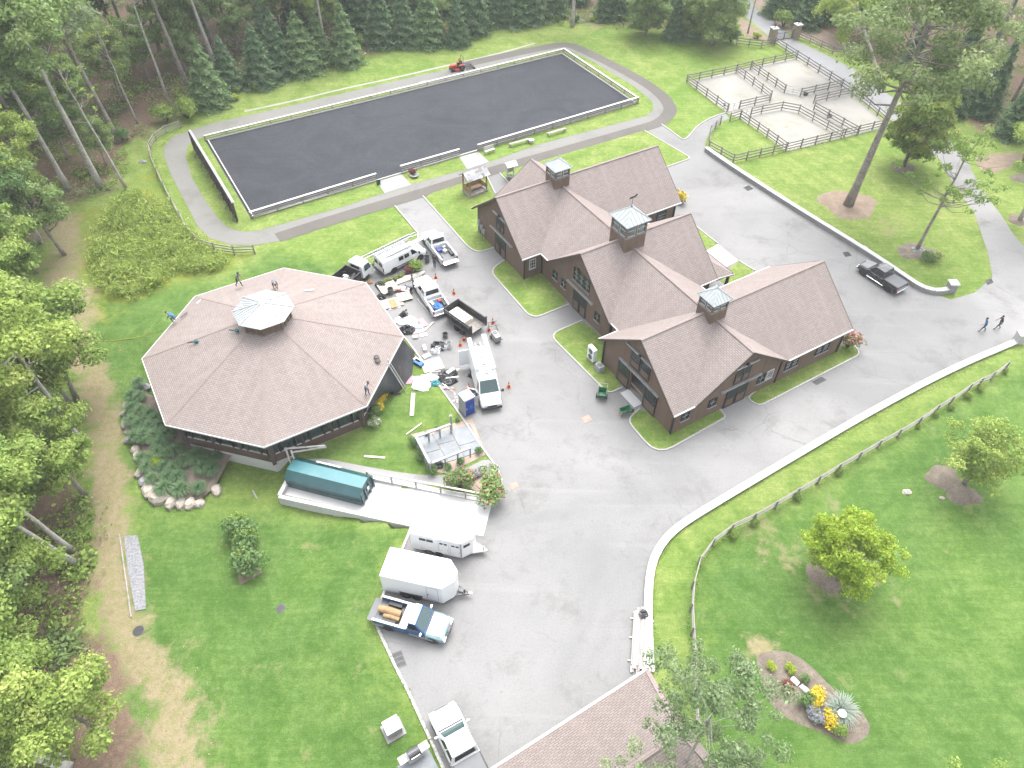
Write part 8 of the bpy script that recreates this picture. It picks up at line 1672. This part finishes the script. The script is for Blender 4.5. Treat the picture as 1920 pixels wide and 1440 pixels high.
fm[pt > .1] = 1; fm[(rng.uniform(0, 1, len(Q)) < .08) & (k > .85) & (pt > .05)] = 2
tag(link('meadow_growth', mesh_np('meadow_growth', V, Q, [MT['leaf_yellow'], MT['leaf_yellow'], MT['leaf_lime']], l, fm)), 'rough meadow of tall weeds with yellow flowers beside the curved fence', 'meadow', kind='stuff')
U1 = clip_poly([(0, 700), (60, 520), (118, 395), (222, 352), (246, 272), (330, 228), (368, 178), (470, 155), (650, 122), (640, 20), (300, -20), (-80, 60), (-100, 600)]); U2 = clip_poly([(-60, 560), (80, 560), (100, 660), (120, 790), (140, 880), (170, 1000), (130, 1160), (150, 1230), (60, 1400), (-40, 1440), (-80, 900)])
U3 = clip_poly([(1520, 60), (1610, 98), (1700, 160), (1830, 245), (1980, 230), (1960, 20), (1600, -10)]); U4 = clip_poly([(650, 80), (760, 78), (880, 74), (960, 44), (1260, 58), (1380, 70), (1380, 0), (700, 0)])
PS = []; LS = []
for poly, cnt, hm in ((U1, 1500, 1.3), (U2, 520, .8), (U3, 420, 1.2), (U4, 420, .9)):
    XY = scatter_poly(poly, cnt); dn = np.array([mnoise.noise(Vector((x*.13, y*.13, 5))) for x, y in XY]); XY = XY[dn > -.02]; n_ = 22
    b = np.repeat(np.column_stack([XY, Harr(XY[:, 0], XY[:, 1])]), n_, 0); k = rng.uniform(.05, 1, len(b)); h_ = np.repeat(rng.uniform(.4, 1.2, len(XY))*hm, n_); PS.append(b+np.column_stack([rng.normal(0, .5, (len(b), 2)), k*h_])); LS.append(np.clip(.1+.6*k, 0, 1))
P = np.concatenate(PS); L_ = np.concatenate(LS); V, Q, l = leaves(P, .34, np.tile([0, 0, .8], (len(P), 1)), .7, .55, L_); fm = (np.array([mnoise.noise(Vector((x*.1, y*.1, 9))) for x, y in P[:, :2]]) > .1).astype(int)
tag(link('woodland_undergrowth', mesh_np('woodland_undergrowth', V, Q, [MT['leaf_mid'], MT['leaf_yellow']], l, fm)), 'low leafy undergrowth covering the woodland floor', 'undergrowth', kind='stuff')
# longer tufts along kerbs, fences and walls
LINES = [[(452, 84), (1, 1)]] and [[(1297, 1300), (1295, 1145), (1310, 1057), (1370, 997), (1570, 884), (1883, 693)], [(701, 1160), (767, 1300), (840, 1460)], [(340, 240), (284, 290), (325, 386), (375, 462), (478, 476)], [(1374, 306), (1473, 284), (1660, 238)], [(1225, 1250), (1222, 1072), (1262, 1000), (1487, 866), (1900, 648)]]
PS = []
for ln in LINES:
    W_ = [G(*p) for p in ln]
    for a, b in zip(W_[:-1], W_[1:]):
        m = int((b-a).length*14); t = rng.uniform(0, 1, m); PS.append(np.column_stack([a.x+(b.x-a.x)*t+rng.normal(0, .14, m), a.y+(b.y-a.y)*t+rng.normal(0, .14, m), a.z+(b.z-a.z)*t+rng.uniform(.03, .2, m)]))
P = np.concatenate(PS); V, Q, l = leaves(P, .2, None, 1, .25); tag(link('grass_tufts', mesh_np('grass_tufts', V, Q, [MT['leaf_yellow']], l)), 'unmown grass tufts along fences and walls', 'grass', kind='stuff')
# leaf litter and twigs on the woodland floor
XY = np.concatenate([scatter_poly(U1, 5000), scatter_poly(U2, 4000), scatter_poly(DRYPOLY, 500)]); P = np.column_stack([XY, Harr(XY[:, 0], XY[:, 1])+.02]); V, Q, l = leaves(P, .12, np.tile([0, 0, 3.], (len(P), 1)), .4, .5); tag(link('leaf_litter', mesh_np('leaf_litter', V, Q, [MT['leaf_fallen']], l)), 'dry fallen leaves scattered over the woodland floor', 'leaf litter', kind='stuff')
# fallen trunks
for a, b, r_, lab in (((135, 1442), (38, 1412), .32, 'thick pale fallen trunk at the bottom corner of the left woods'), ((126, 1420), (45, 1402), .14, 'thinner fallen trunk above the thick pale one'), ((60, 1350), (20, 1340), .12, 'short fallen branch in the lower left woods')):
    p, q = G(*a, r_*.9), G(*b, r_*1.6); tag(MB().tube([(0, 0, 0), (q-p)*.35+Vector((0, 0, .05)), (q-p)*.7, q-p], [r_*1.1, r_, r_*.85, r_*.7], 10).build('fallen_trunk', MT['pale_bark'], loc=p, smooth=True), lab, 'log')
# ------------------------------------------------------------------ thin scattering volume over everything, added to lift the shadows
mb = MB(); mb.box((0, 93.5, 24.5), (1260, 1480, 57)); hz = mb.build('shadow_lift_haze', []); hz.data.materials.clear()
hm = bpy.data.materials.new('shadow_lift_volume'); hm.use_nodes = True; hn = hm.node_tree; hn.nodes.clear()
ho = hn.nodes.new('ShaderNodeOutputMaterial'); pv = hn.nodes.new('ShaderNodeVolumePrincipled')
pv.inputs['Color'].default_value = (.97, .985, 1, 1); pv.inputs['Density'].default_value = .00028; pv.inputs['Anisotropy'].default_value = 0
hn.links.new(pv.outputs[0], ho.inputs['Volume']); hz.data.materials.append(hm); tag(hz, kind='stuff')
